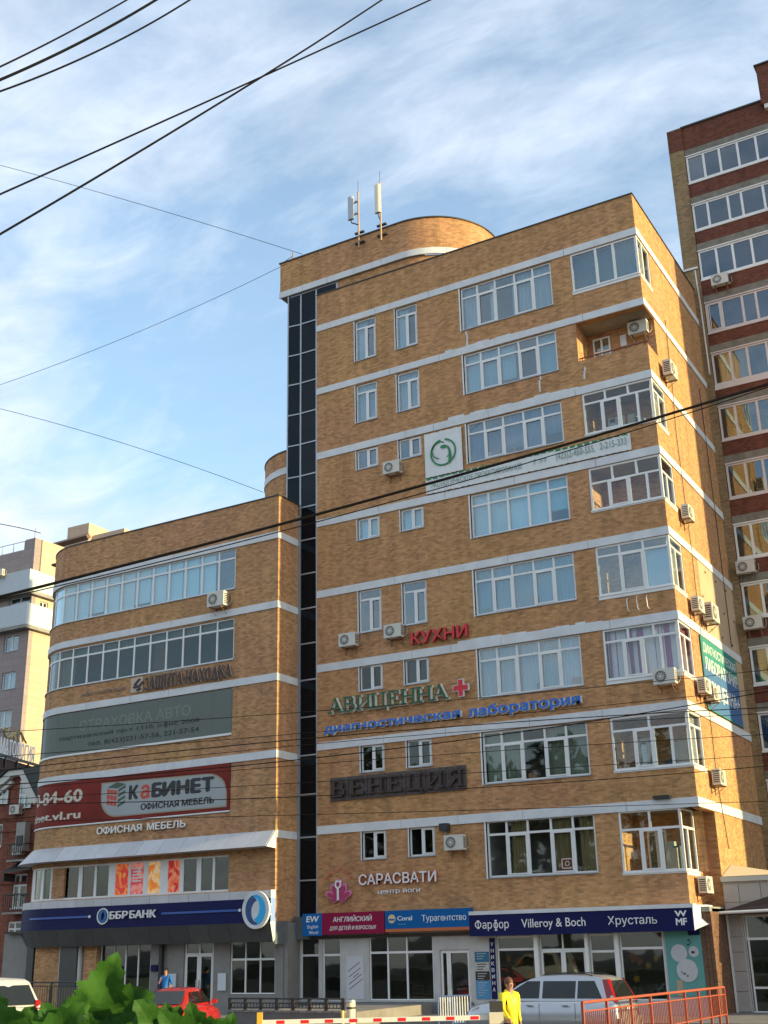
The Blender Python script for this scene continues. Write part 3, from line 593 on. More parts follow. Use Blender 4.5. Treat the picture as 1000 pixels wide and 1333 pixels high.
# corner trim catching the sun
# ground floor of the bank, set back under the band
PG = lambda s: (-28.28+s, 41.2, 0, -1)
GREY = mat('grey_granite', (.22, .21, .20), .4, noise=.15, nscale=2, var=.06)
DGRY = mat('charcoal_granite', (.055, .06, .06), .35, noise=.2, nscale=2)
b = MB(); b.wall(PG, -15.4, 0, 0, 3.5, [(-2.63, -.42, .84, 2.9), (-5.0, -3.45, .14, 2.95), (-9.6, -6.75, .14, 2.9), (-8.1, -7.9, 5, 6)]); b.build('shop_wall', GREY, W)
MB().box(-28.3, -28.1, 41.2, 42.2, 0, 3.5).build('side_cladding', GREY, W)
MB().box(-28.36, -28.27, 40.54, 41.9, 2.7, 3.55).build('soffit_edge', mat('slate_fascia', (.12, .14, .15), .5, noise=.1), W)
MB().box(-43.4, -28.38, 40.9, 41.4, 3.4, 3.5).build('soffit', DARK, W)
# ground-floor brick infills, dark column
for (xa, xb, mm) in ((-41.5, -40.0, BRL), (-38.6, -37.9, BRL)):
    MB().box(xa, xb, 41.02, 41.196, .14, 3.0).build('brick_infill', mm, W)
MB().box(-40.0, -39.94, 40.98, 41.19, .14, 3.0).build('trim', PVC, W); MB().box(-38.9, -38.84, 40.98, 41.19, .14, 3.0).build('trim', PVC, W)
MB().box(-39.9, -38.92, 40.9, 41.19, .14, 3.2).build('column', DGRY, W)
MB().box(-42.0, -41.6, 41.0, 41.19, .14, 3.0).build('column', DGRY, W)
fr = window(PG, -2.62, -.43, .86, 2.88, W, [.33, .66], transom=2.15, gm=GLD, name='shop_window', sill=False, fw_=.05, mullw=.03)
fr = window(PG, -9.58, -6.77, .16, 2.88, W, [.27, .5, .75], gm=GLD, name='shop_window', sill=False, fw_=.05, mullw=.03)
curtain(PG, -9.5, -6.9, .2, 1.5, fr, (.55, .48, .28), name='blind', amp=.01)
fr = window(PG, -4.98, -3.47, .14, 2.93, W, [.5], transom=2.38, gm=GLD, name='entrance_door', sill=False, fw_=.08, sash=(0, 1))
for s in (-4.15, -4.3): MB().slab(PG, s-.01, s+.01, 1.0, 1.4, 0, .05).build('handle', METAL, fr)
room(PG, -15, -.2, .15, 2.95, W, depth=2.6, m=mat('room_dim', (.42, .38, .30), .9))
for xa, xb in ((-34.0, -33.6), (-31.45, -31.05)):
    o = MB().box(xa, xb, 41.13, 41.17, 1.0, 1.65).build('notice_board', mat('paper_white', (.6, .64, .70), .5)); tag(o, 'white notice board beside the bank entrance, '+('left of the door' if xa < -33 else 'right of the door'), 'notice board')
o = MB().box(-34.95, -34.6, 41.12, 41.17, 1.75, 2.0).build('wall_plaque', NAVY); tag(o, 'small navy plaque on the bank wall beside the man in blue', 'plaque')
MB().box(-34.45, -34.3, 41.02, 41.19, .14, 3.0).build('downpipe', DARK, W)

# ------------------------------------------------------------------ ground floor shops of the tower
SH = mat('shop_panel_white', (.50, .49, .48), .6, noise=.15, nscale=1.4)
PSH = straight(0, 42.06, 0)
ops = [(-28.09, -27.2, .59, 2.9), (-27.05, -26.2, .59, 2.9), (-24.92, -22.12, .59, 2.9), (-21.85, -20.6, .18, 2.35), (-19.50, -18.0, .60, 2.78), (-17.82, -16.06, .18, 2.90), (-15.93, -14.98, .60, 2.78), (-14.82, -13.25, .60, 2.84)]
b = MB(); b.wall(PSH, -28.12, -11.9, .0, 3.55, ops, w0=-.25, w1=0); b.build('shop_wall', SH, T)
MB().box(-28.1, -20.5, 41.95, 42.055, .14, .55).build('plinth', mat('grey_plinth', (.17, .17, .165), .8, noise=.2), T)
MB().box(-28.2, -27.5, 41.75, 42.05, 2.85, 3.7).build('fascia_end', mat('slate_fascia', (.12, .14, .15), .5), T)
wf = lambda o, cols, tr=None, **k: window(PSH, o[0]+.01, o[1]-.01, o[2]+.01, o[3]-.01, T, cols, transom=tr, gm=GLD, sill=False, fw_=.05, mullw=.035, name=k.pop('name', 'shop_window'), **k)
wf(ops[0], [], 2.25); wf(ops[1], [], 2.25); wf(ops[2], [.29, .59], 2.3)
d = wf(ops[3], [.28], None, name='entrance_door', sash=(0, 1)); MB().slab(PSH, -21.38, -21.35, 1.0, 1.5, 0, .06).build('handle', METAL, d)
wf(ops[4], [], 2.32); d = wf(ops[5], [.5], 2.28, name='entrance_door', sash=(0, 1)); wf(ops[6], [], 2.2); wf(ops[7], [], 2.28)
b = MB(); b.slab(PSH, -17.98, -17.83, .16, 3.0, 0, .12); b.slab(PSH, -16.05, -15.94, .16, 3.0, 0, .12); b.slab(PSH, -17.83, -16.05, 2.9, 3.0, 0, .12); b.slab(PSH, -14.97, -14.83, .16, 3.0, 0, .08); b.build('portal', PVC, T)
room(PSH, -28.1, -11.95, .3, 2.95, T, depth=3, m=mat('room_dim', (.42, .38, .30), .9))
BRP = mat('brown_cladding', (.14, .07, .05), .7, noise=.2)
for k in range(3): MB().box(-11.9+.0+k*.135, -11.78+k*.135, 42.0, 42.3, .1, 3.4).build('pier_panel', BRD, T)
MB().box(-11.9, -11.53, 42.3, 44.0, .1, 3.5).build('pier', BRD, T)
MB().box(-12.17, -11.53, 42.0, 44.0, 3.40, 3.56).build('soffit', CONC, T)
# display inside the crystal shop: autumn paper leaves, shelves
random.seed(4)
for (x, z, c, r) in ((-14.4, 2.0, (.5, .12, .02), .22), (-14.2, 1.85, (.45, .15, .03), .18), (-13.9, 1.72, (.8, .42, .04), .13), (-13.6, 1.95, (.8, .45, .05), .13), (-14.35, 1.3, (.65, .35, .04), .15), (-19.1, 2.0, (.55, .25, .03), .14), (-18.7, 1.9, (.5, .12, .03), .2), (-18.3, 1.4, (.45, .16, .04), .2)):
    pts = [(x+r*(1 if k % 2 else .55)*math.cos(k*math.pi/5), 42.22, z+r*(1 if k % 2 else .55)*math.sin(k*math.pi/5)) for k in range(10)]
    MB().prism(pts, (0, .01, 0)).build('paper_leaf', mat('leaf_paper_%.2f' % c[1], c, .7), T)
for (x0, x1, z) in ((-14.0, -13.3, .95), (-15, -14.2, .8), (-19.3, -18.6, 1.0)):
    b = MB().box(x0, x1, 42.6, 43.0, z, z+.04).box(x0, x0+.04, 42.6, 43, .3, z).box(x1-.04, x1, 42.6, 43, .3, z)
    for q in range(3): b.box(x0+.1+q*.22, x0+.2+q*.22, 42.7, 42.8, z+.04, z+.16+.05*q)
    b.build('display_shelf', mat('shelf_wood', (.35, .28, .2), .6), T)

# ------------------------------------------------------------------ text and signs
def _raw(ch, ext):
    cu = bpy.data.curves.new('t', 'FONT'); cu.body = ch; cu.extrude = ext; cu.resolution_u = 3; cu.size = 1
    ob = bpy.data.objects.new('t', cu); me = bpy.data.meshes.new_from_object(ob); bpy.data.objects.remove(ob); bpy.data.curves.remove(cu); return me
def glyph_mesh(ch, bold=0.0, ext=.03):
    """one glyph (or a string, for its advance); heavier letters repeat the outline a hair to either side"""
    parts = []
    if ch in ('Ф', 'ф'):
        o = _raw('О' if ch == 'Ф' else 'о', ext); l = _raw('І', ext); xs = [v.co.x for v in o.vertices]; c = (min(xs)+max(xs))/2; ls = [v.co.x for v in l.vertices]; lc = (min(ls)+max(ls))/2
        for v in o.vertices:
            if ch == 'Ф': v.co.x = c+(v.co.x-c)*1.12; v.co.y = .36+(v.co.y-.36)*.78
        for v in l.vertices:
            v.co.x = lc+(v.co.x-lc)*.8; v.co.x += c-lc; v.co.z *= 1.01
            if ch == 'ф': v.co.y = -.2+v.co.y*1.28
        parts = [o, l]
    elif ch in 'ьн' and ch:
        o = _raw(ch.upper(), ext)
        for v in o.vertices: v.co.x *= .84; v.co.y *= .745
        parts = [o]
    else: parts = [_raw(ch, ext)]
    if bold and len(ch) == 1:
        more = []
        for m_ in parts:
            for k_, (dx_, dy_) in enumerate(((-1, 0), (1, 0), (0, 1), (0, -1))):
                c_ = m_.copy()
                for v in c_.vertices: v.co.x += dx_*bold*.8; v.co.y += dy_*bold*.6; v.co.z *= 1.006+.006*k_
                more.append(c_)
        parts += more
    if len(parts) == 1: return parts[0]
    V_, F_ = [], []
    for m_ in parts: b_ = len(V_); V_ += [tuple(v.co) for v in m_.vertices]; F_ += [tuple(b_+q for q in p.vertices) for p in m_.polygons]; bpy.data.meshes.remove(m_)
    me = bpy.data.meshes.new('t'); me.from_pydata(V_, [], F_); me.update(); return me
def ext_x(me): xs = [v.co.x for v in me.vertices]; return (min(xs), max(xs)) if xs else (0, 0)
def text(s, path, s0, s1, z0, z1, w, root, face, side=None, depth=.05, bold=.0, name='letter', single=False, slant=0, hz=None):
    """letters s fitted to s0..s1, cap height z0..z1, standing w in front of the wall"""
    side = side or face; items = []; n = len(s); cap = glyph_mesh('Н', bold); ch = max(v.co.y for v in cap.vertices); lo = min(v.co.y for v in cap.vertices)
    for i, c in enumerate(s):
        if c == ' ': continue
        me = glyph_mesh(c, bold); pre = glyph_mesh(s[:i+1], bold); a, b = ext_x(me); items.append((me, ext_x(pre)[1]-b, a)); bpy.data.meshes.remove(pre)
    X0 = min(o+ext_x(me)[0] for me, o, a in items); X1 = max(o+ext_x(me)[1] for me, o, a in items); kx = (s1-s0)/(X1-X0); kz = (z1-z0)/(ch-lo)
    org = Vector(ROOT.get(root.name, (0, 0, 0))); allm = MB() if single else None; res = []
    for me, o, a in items:
        zmn = min(v.co.z for v in me.vertices); vs_ = []
        for v in me.vertices:
            ss = s0+(v.co.x+o-X0)*kx + slant*(v.co.y-lo)*kz; x, y, nx, ny = path(ss); ww = w+(depth+(abs(v.co.z)-.03)*.8 if v.co.z > 0 else 0); vs_.append((x+nx*ww, y+ny*ww, z0+(v.co.y-lo)*kz))
        if single:
            base = len(allm.v); allm.v += vs_
            for p in me.polygons: allm.f.append(tuple(base+q for q in p.vertices)); allm.uv += [(0, 0)]*len(p.vertices); allm.mi.append(0 if abs(p.normal.z) > .7 else 1); allm.sm.append(False)
        else:
            m2 = MB(); m2.v = vs_
            for p in me.polygons: m2.f.append(tuple(p.vertices)); m2.uv += [(0, 0)]*len(p.vertices); m2.mi.append(0 if abs(p.normal.z) > .7 else 1); m2.sm.append(False)
            res.append(m2.build(name, [face, side], root))
        bpy.data.meshes.remove(me)
    if single: return allm.build('lettering', [face, side], root, kind='stuff')
    return res

# serif capitals drawn from strokes: (x0,y0,x1,y1,width); widths thick/thin, serifs as slabs
TK, TN = .145, .06
def sr(x, y, wd=.34): return (x-wd/2, y, x+wd/2, y, TN)
def V(x, t=TK): return [(x, 0, x, 1, t), sr(x, .03), sr(x, .97)]
def arcp(cx, cy, rx, ry, a0, a1, t, n=9):
    P = [(cx+rx*math.cos(R(a0+(a1-a0)*i/n)), cy+ry*math.sin(R(a0+(a1-a0)*i/n))) for i in range(n+1)]; return [(*p, *q, t) for p, q in zip(P, P[1:])]
SER = {
 'А': ([(.08, 0, .42, 1, TN), (.42, 1, .80, 0, TK), (.2, .33, .66, .33, TN), sr(.08, .03, .28), sr(.80, .03, .34)], .95),
 'В': (V(.17)+[(.17, .97, .45, .97, TN), (.17, .52, .48, .52, TN), (.17, .03, .48, .03, TN)]+arcp(.45, .745, .2, .225, 90, -90, TK*.8)+arcp(.48, .275, .25, .245, 90, -90, TK*.85), .85),
 'И': (V(.17)+V(.82)+[(.17, .15, .82, .85, TN)], 1.0),
 'Й': (V(.17)+V(.82)+[(.17, .15, .82, .85, TN)]+arcp(.5, 1.22, .16, .12, 200, 340, .06, 5), 1.0),
 'Ц': (V(.17)+V(.78)+[(.17, .03, .95, .03, TN), (.95, .03, .95, -.22, .08)], 1.05),
 'Щ': (V(.17)+V(.62)+V(1.07)+[(.17, .03, 1.25, .03, TN), (1.25, .03, 1.25, -.22, .08)], 1.32),
 'Е': (V(.17)+[(.17, .97, .68, .97, TN), (.68, .97, .68, .78, TN), (.17, .03, .72, .03, TN), (.72, .03, .72, .24, TN), (.17, .52, .5, .52, TN), (.5, .62, .5, .42, TN)], .82),
 'Н': (V(.17)+V(.80)+[(.17, .52, .80, .52, TN)], .98),
 'Я': (V(.68)+[(.68, .97, .42, .97, TN), (.68, .48, .42, .48, TN), (.45, .48, .10, .03, TK*.9), sr(.1, .03, .24)]+arcp(.42, .725, .24, .245, 90, 270, TK*.8), .88),
 'З': (arcp(.32, .745, .26, .225, 150, -90, TK*.75)+arcp(.33, .275, .30, .245, 90, -150, TK*.85), .75),
 'Т': (V(.40)+[(.04, .97, .76, .97, TN), (.04, .97, .04, .76, TN), (.76, .97, .76, .76, TN)], .82),
 'Х': ([(.12, 1, .78, 0, TK), (.76, 1, .10, 0, TN), sr(.12, .97), sr(.78, .03), sr(.76, .97, .26), sr(.10, .03, .26)], .92),
 'О': (arcp(.45, .5, .33, .46, 0, 360, TK*.75, 18), .92),
 'Д': ([(.22, .03, .42, 1, TN), (.42, 1, .78, .03, TK), (.04, .03, .94, .03, TN), (.06, .03, .06, -.2, TN), (.92, .03, .92, -.2, TN)], .98),
 'К': (V(.17)+[(.2, .48, .70, .96, TN), (.36, .6, .80, .03, TK), sr(.82, .03, .26), sr(.7, .97, .26)], .92),
 '-': ([(.08, .5, .32, .5, .14)], .4), ' ': ([], .45)}
def serif_text(s, path, s0, s1, z0, z1, w, root, face, side=None, depth=.06, grow=0):
    side = side or face; tot = sum(SER[c][1] for c in s); kx = (s1-s0)/tot; kz = z1-z0; x = s0
    for c in s:
        b = MB(); eps = 0
        for (a, q, a2, q2, t) in SER[c][0]:
            dx_, dz_ = (a2-a)*kx, (q2-q)*kz; l = math.hypot(dx_, dz_) or 1; tt = (t+grow)*kz/2; ox, oz = -dz_/l*tt, dx_/l*tt; ex, ez = dx_/l*tt*.3, dz_/l*tt*.3; poly = []
            for (px, pz) in ((x+a*kx-ex+ox, z0+q*kz-ez+oz), (x+a*kx-ex-ox, z0+q*kz-ez-oz), (x+a2*kx+ex-ox, z0+q2*kz+ez-oz), (x+a2*kx+ex+ox, z0+q2*kz+ez+oz)):
                X, Y, nx, ny = path(px); poly.append((X+nx*w, Y+ny*w, pz, nx, ny))
            nx, ny = poly[0][3:]; b.prism([p[:3] for p in poly], (nx*(depth+eps), ny*(depth+eps), 0), 0, 1); eps += .0006
        if SER[c][0]: b.build('letter', [face, side], root)
        x += SER[c][1]*kx

def disc(b, path, s, z, rs, rz, w, d, n=24, mi=0, rin=0, a0=0, a1=360):
    """disc / ring sector on a wall"""
    def pt(a, k, ww): X, Y, nx, ny = path(s+rs*k*math.cos(R(a))); return (X+nx*ww, Y+ny*ww, z+rz*k*math.sin(R(a)))
    A = [a0+(a1-a0)*i/n for i in range(n+1)]
    for a, c in zip(A, A[1:]):
        b.face([pt(a, rin, w+d), pt(a, 1, w+d), pt(c, 1, w+d), pt(c, rin, w+d)] if rin else [pt(0, 0, w+d), pt(a, 1, w+d), pt(c, 1, w+d)], mi=mi)
        b.face([pt(a, 1, w), pt(c, 1, w), pt(c, 1, w+d), pt(a, 1, w+d)], mi=mi)
        if rin: b.face([pt(a, rin, w), pt(c, rin, w), pt(c, rin, w+d), pt(a, rin, w+d)], mi=mi)
    return b
def poly_on(b, path, pts, w, d, mi=0):
    P = []
    for s, z in pts: X, Y, nx, ny = path(s); P.append((X+nx*w, Y+ny*w, z))
    nx, ny = path(pts[0][0])[2:]; b.prism(P, (nx*d, ny*d, 0), mi); return b

GREEN = mat('sign_green', (.015, .10, .045), .5); REDS = mat('sign_red', (.66, .02, .03), .4); BLUES = mat('sign_blue', (.015, .15, .62), .4)
CREAM = mat('letter_cream', (.72, .70, .62), .5)
at = lambda x, y: (x, y)
S = thing('facade_letters', (-24, 41.9, 11.6), 'green serif letters АВИЦЕННА on the brick of the fourth storey', 'sign')
serif_text('АВИЦЕННА', PATH_F, -26.55, -20.95, 11.70, 12.30, .10, S, GREEN, CREAM, .07, grow=.03)
serif_text('АВИЦЕННА', PATH_F, -26.52, -20.92, 11.68, 12.28, .04, S, CREAM, CREAM, .055, grow=.09)
S = thing('red_cross_sign', (-20.37, 41.9, 12), 'red medical cross with white edge beside the green АВИЦЕННА letters', 'sign')
cr_ = lambda r, t, w, d, mm, nm: (lambda b: (poly_on(b, PATH_F, [(-20.37-t, 12.04-r), (-20.37+t, 12.04-r), (-20.37+t, 12.04-t), (-20.37+r, 12.04-t), (-20.37+r, 12.04+t), (-20.37+t, 12.04+t), (-20.37+t, 12.04+r), (-20.37-t, 12.04+r), (-20.37-t, 12.04+t), (-20.37-r, 12.04+t), (-20.37-r, 12.04-t), (-20.37-t, 12.04-t)], w, d), b.build(nm, mm, S)))(MB())
cr_(.35, .125, .08, .12, WHITE, 'cross_box'); cr_(.32, .10, .201, .01, REDS, 'cross_face')
S = thing('facade_letters', (-21, 41.9, 11.1), 'blue letters диагностическая лаборатория with white edges under АВИЦЕННА', 'sign')
text('диагностическая', PATH_F, -26.80, -20.45, 10.90, 11.27, .06, S, BLUES, CREAM, .09, bold=.035)
text('лаборатория', PATH_F, -20.12, -15.45, 10.86, 11.27, .06, S, BLUES, CREAM, .09, bold=.035)
text('диагностическая', PATH_F, -26.80, -20.42, 10.87, 11.27, .03, S, CREAM, None, .06, bold=.075, name='letter_back')
text('лаборатория', PATH_F, -20.12, -15.42, 10.83, 11.27, .03, S, CREAM, None, .06, bold=.075, name='letter_back')
S = thing('facade_letters', (-21.3, 41.9, 14.3), 'red letters КУХНИ under the fifth storey windows', 'sign')
text('КУХНИ', PATH_F, -22.55, -19.98, 14.08, 14.60, .05, S, REDS, mat('sign_red_side', (.35, .02, .03), .5), .13, bold=.02)
S = thing('facade_letters', (-23.5, 41.9, 8.6), 'dark brown letters ВЕНЕЦИЯ on seven square mesh panels', 'sign')
MESHM = mat('mesh_panel', (.11, .09, .085), .6, .3, noise=.6, nscale=9)
for k in range(7):
    a = -26.56+k*.887; MB().slab(PATH_F, a+.01, a+.875, 8.12, 9.05, .04, .07).build('letter_panel', MESHM, S)
    serif_text('ВЕНЕЦИЯ'[k], PATH_F, a+.08, a+.82, 8.28, 8.90, .12, S, mat('sign_brown', (.05, .028, .022), .5), None, .07, grow=.05)
S = thing('facade_letters', (-23.5, 41.9, 5), 'white letters САРАСВАТИ центр йоги on the brick above the English school sign', 'sign')
text('САРАСВАТИ', PATH_F, -25.22, -21.78, 4.80, 5.20, .04, S, LETW, mat('letter_side_pink', (.6, .12, .12), .5), .09, bold=.02)
text('центр йоги', PATH_F, -24.40, -22.53, 4.45, 4.62, .03, S, LETW, None, .02, bold=.012)
S = thing('lotus_emblem', (-26.17, 41.9, 4.7), 'pink lotus emblem with a white yoga figure and small sun rays', 'sign')
PINK, MAG = mat('lotus_pink', (.62, .20, .34), .4), mat('lotus_magenta', (.40, .03, .13), .4); cx, cz = -26.17, 4.30
def petal(cx, cz, ang, l, wd, off, m_, nm='petal'):
    pts = []
    for i in range(13):
        t = i/12*2*math.pi; u = (1-math.cos(t))/2*l if True else 0; v = math.sin(t)*wd*(.6+.4*u/l); c, s_ = math.cos(R(ang)), math.sin(R(ang))
        if i < 12: pts.append((cx+u*c-v*s_, cz+u*s_+v*c))
    b = MB(); poly_on(b, PATH_F, pts, off, .03); return b.build(nm, m_, S)
for a_, l, wd in ((90, .80, .24), (62, .70, .20), (118, .70, .20), (25, .68, .16), (155, .68, .16), (-4, .34, .12), (184, .34, .12)):
    petal(cx, cz, a_, l, wd, .05+abs(90-a_)*.0004, PINK); petal(cx+.08*math.cos(R(a_)), cz+.08*math.sin(R(a_)), a_, l*.72, wd*.62, .082+abs(90-a_)*.0004, MAG)
b = MB()
for i, (x0, q0, x1, q1, t) in enumerate(((0, -.02, 0, .42, .045), (0, .40, -.12, .52, .035), (-.12, .52, -.08, .70, .03), (-.08, .70, .12, .66, .03), (.12, .66, .12, .52, .03), (.12, .52, 0, .40, .035))):
    l = math.hypot(x1-x0, q1-q0); ox, oz = -(q1-q0)/l*t, (x1-x0)/l*t; poly_on(b, PATH_F, [(cx+x0+ox, cz+q0+oz), (cx+x0-ox, cz+q0-oz), (cx+x1-ox, cz+q1-oz), (cx+x1+ox, cz+q1+oz)], .14, .02+.001*i)
disc(b, PATH_F, cx+.13, cz+.68, .045, .045, .14, .03, 10); b.build('yoga_figure', LETW, S)
for k in range(7):
    a_ = 30+k*20; b = MB(); c, s_ = math.cos(R(a_)), math.sin(R(a_)); px, pz = cx+.52*c, cz+.38+.52*s_+.12
    poly_on(b, PATH_F, [(px, pz), (px+.14*c-.03*s_, pz+.14*s_+.03*c), (px+.2*c, pz+.2*s_), (px+.14*c+.03*s_, pz+.14*s_-.03*c)], .05, .03); b.build('ray', mat('ray_red', (.6, .1, .1), .5), S)
# banner with the green bird emblem
BAN = mat('banner_cloth', (.74, .76, .76), .75, noise=.1, nscale=1.2, bump=.4); BG = mat('banner_green', (.02, .22, .09), .6)
S = thing('banner', (-20.7, 41.9, 21.8), 'white square cloth banner with a green circular bird emblem', 'banner')
def wavy(path, s0, s1, z0, z1, w, name, mm, root, n=24, zf=None):
    b = MB(); P = []
    for i in range(n+1):
        s = s0+(s1-s0)*i/n; X, Y, nx, ny = path(s); ww = w+.03+.012*math.sin(i*1.9)+.008*math.sin(i*.7); P.append(((X+nx*ww, Y+ny*ww, z0+(zf(s) if zf else 0)+.012*math.sin(i*2.3)), (X+nx*(ww+.01), Y+ny*(ww+.01), z1+.012*math.sin(i*1.3)), s))
    for a, c in zip(P, P[1:]): b.face((a[0], c[0], c[1], a[1]), smooth=True)
    return b.build(name, mm, root)
wavy(PATH_F, -21.65, -19.86, 21.25, 23.25, .05, 'cloth', BAN, S)
for rr, a0, a1, ox in ((.62, 100, 440, 0), (.40, 60, 260, -.15), (.32, -60, 120, .02)):
    disc(MB(), PATH_F, -20.75+ox, 22.25+(.12 if ox < 0 else 0), rr, rr, .112, .01, 28, rin=.88, a0=a0, a1=a1).build('emblem', BG, S)
b = MB(); poly_on(b, PATH_F, [(-20.55, 21.65), (-20.35, 21.95), (-20.4, 22.3), (-20.6, 22.5), (-20.5, 22.3), (-20.48, 22.0)], .112, .01); disc(b, PATH_F, -20.72, 22.5, .16, .08, .112, .011, 12); b.build('emblem', BG, S)
S = thing('banner', (-17, 41.9, 20.8), 'long worn white banner with a phone number below the seventh storey windows', 'banner')
wavy(PATH_F, -21.65, -12.58, 20.50, 21.18, .055, 'cloth', BAN, S, 90)
gt = mat('banner_text', (.22, .34, .30), .7)
text('ЭКОЛОГИЧЕСКОЕ ПРОЕКТИРОВАНИЕ', PATH_F, -21.4, -17.2, 20.72, 20.96, .118, S, gt, None, .004, single=True)
text('7 эт', PATH_F, -16.7, -16.1, 20.76, 20.98, .118, S, gt, None, .004, single=True)
text('(423)2-450-555,', PATH_F, -15.7, -14.05, 20.74, 21.04, .118, S, gt, None, .004, single=True); text('2-215-333', PATH_F, -13.85, -12.75, 20.76, 21.05, .118, S, gt, None, .004, single=True)
b = MB(); s = -21.6
while s < -12.7: b.slab(PATH_F, s, s+.22, 21.14-.03*(int(s*7) % 2), 21.20, .108, .113); s += .31
b.build('green_edge', BG, S)
# side banner on the sunny wall
S = thing('banner', (-11.4, 47.3, 12), 'teal and blue medical laboratory banner on the side wall, half in shadow', 'banner')
TEAL, BL2 = mat('banner_teal', (.03, .25, .22), .7, noise=.1), mat('banner_blue', (.055, .16, .36), .7, noise=.1)
b = MB(); b.slab(PATH_S, 44.66, 49.9, 12.45, 13.50, .03, .06); b.build('upper_cloth', TEAL, S); b = MB(); b.slab(PATH_S, 44.66, 49.9, 10.68, 12.45, .03, .06); b.build('lower_cloth', BL2, S)
b = MB(); b.slab(PATH_S, 44.62, 49.94, 10.64, 10.68, .03, .07); b.slab(PATH_S, 44.62, 44.66, 10.68, 13.5, .03, .07); b.build('edge_strip', TEAL, S)
text('ДИАГНОСТИЧЕСКАЯ', PATH_S, 44.9, 49.75, 12.92, 13.28, .061, S, LETW, None, .006, bold=.01, single=True)
text('ЛАБОРАТОРИЯ', PATH_S, 44.95, 49.75, 12.22, 12.74, .061, S, LETW, None, .006, bold=.02, single=True)
text('АВИЦЕННА+', PATH_S, 45.0, 49.7, 11.28, 11.86, .061, S, LETW, None, .006, bold=.02, single=True)

# signs above the shops
def sign_box(label, s0, s1, z0, z1, m_, wo=.4, wi=.02, extra=None):
    S = thing('shop_sign', ((s0+s1)/2, 41.6, (z0+z1)/2), label, 'sign'); MB().slab(PATH_F, s0, s1, z0, z1, wi, wo).build('sign_box', m_, S); return S
BB = mat('sign_sky_blue', (.008, .13, .42), .7, spec=.15); MG = mat('sign_crimson', (.26, .010, .055), .7, spec=.15); CB = mat('sign_azure', (.006, .11, .34), .7, spec=.15)
S = sign_box('blue square school sign reading EW English World', -27.68, -26.77, 2.97, 3.80, BB)
text('EW', PATH_F, -27.5, -26.92, 3.48, 3.72, .401, S, LETW, None, .01, bold=.03, single=True, slant=.12)
text('English', PATH_F, -27.45, -26.95, 3.25, 3.38, .401, S, LETW, None, .008, single=True, slant=.15); text('World', PATH_F, -27.38, -26.95, 3.03, 3.16, .401, S, LETW, None, .008, single=True, slant=.15)
S = sign_box('crimson shop sign for English lessons for children and adults', -26.765, -23.94, 3.0, 3.80, MG)
text('АНГЛИЙСКИЙ', PATH_F, -26.25, -24.5, 3.46, 3.64, .401, S, LETW, None, .01, bold=.01, single=True, slant=.12); text('ДЛЯ ДЕТЕЙ И ВЗРОСЛЫХ', PATH_F, -26.4, -24.3, 3.16, 3.30, .401, S, LETW, None, .008, bold=.01, single=True, slant=.12)
S = sign_box('azure travel agency sign with a round emblem and an orange bottom edge', -23.90, -20.34, 3.14, 3.80, CB)
MB().slab(PATH_F, -23.90, -20.34, 3.03, 3.139, .02, .4).build('lower_edge', mat('sign_orange_edge', (.5, .13, .04), .5), S)
b = MB(); disc(b, PATH_F, -23.60, 3.50, .16, .16, .401, .01, 20); b.build('emblem', mat('emblem_gold', (.65, .55, .3), .4), S); MB().slab(PATH_F, -23.73, -23.47, 3.44, 3.5, .412, .418).build('emblem_wave', BB, S)
text('Coral', PATH_F, -23.36, -22.72, 3.43, 3.60, .401, S, LETW, None, .01, bold=.02, single=True); text('TRAVEL', PATH_F, -23.35, -22.98, 3.27, 3.32, .401, S, mat('letter_aqua', (.1, .5, .6), .5), None, .006, single=True)
text('Турагентство', PATH_F, -22.3, -20.45, 3.38, 3.60, .401, S, LETW, None, .01, single=True)
S = sign_box('long navy porcelain and crystal shop sign under the corner bay', -20.33, -12.0, 2.80, 3.53, NAVY)
MB().slab(PATH_F, -20.33, -11.96, 3.532, 3.66, .0, .43).build('top_ledge', WHITE, S)
text('Фарфор', PATH_F, -20.1, -18.75, 3.05, 3.34, .401, S, LETW, None, .012, single=True); text('Villeroy & Boch', PATH_F, -18.25, -15.82, 3.05, 3.36, .401, S, LETW, None, .012, single=True); text('Хрусталь', PATH_F, -15.0, -13.25, 3.06, 3.34, .401, S, LETW, None, .012, single=True)
text('W', PATH_F, -12.62, -12.2, 3.26, 3.46, .401, S, LETW, None, .012, bold=.04, single=True); text('MF', PATH_F, -12.6, -12.22, 2.98, 3.22, .401, S, LETW, None, .012, bold=.03, single=True)
b = MB(); b.prism([(-12.0, 41.6, 3.62), (-12.0, 41.6, 2.8), (-11.7, 42.35, 3.62)], (.02, 0, 0)); b.prism([(-11.98, 41.62, 2.82), (-11.6, 42.0, 3.0), (-11.58, 42.6, 3.6), (-11.7, 42.35, 3.62)], (0, .02, 0)); b.build('end_plate', WHITE, S)
MB().slab(PATH_F, -28.1, -12, 2.84, 2.96, -.05, .02).build('sign_rail', SHEET, T)
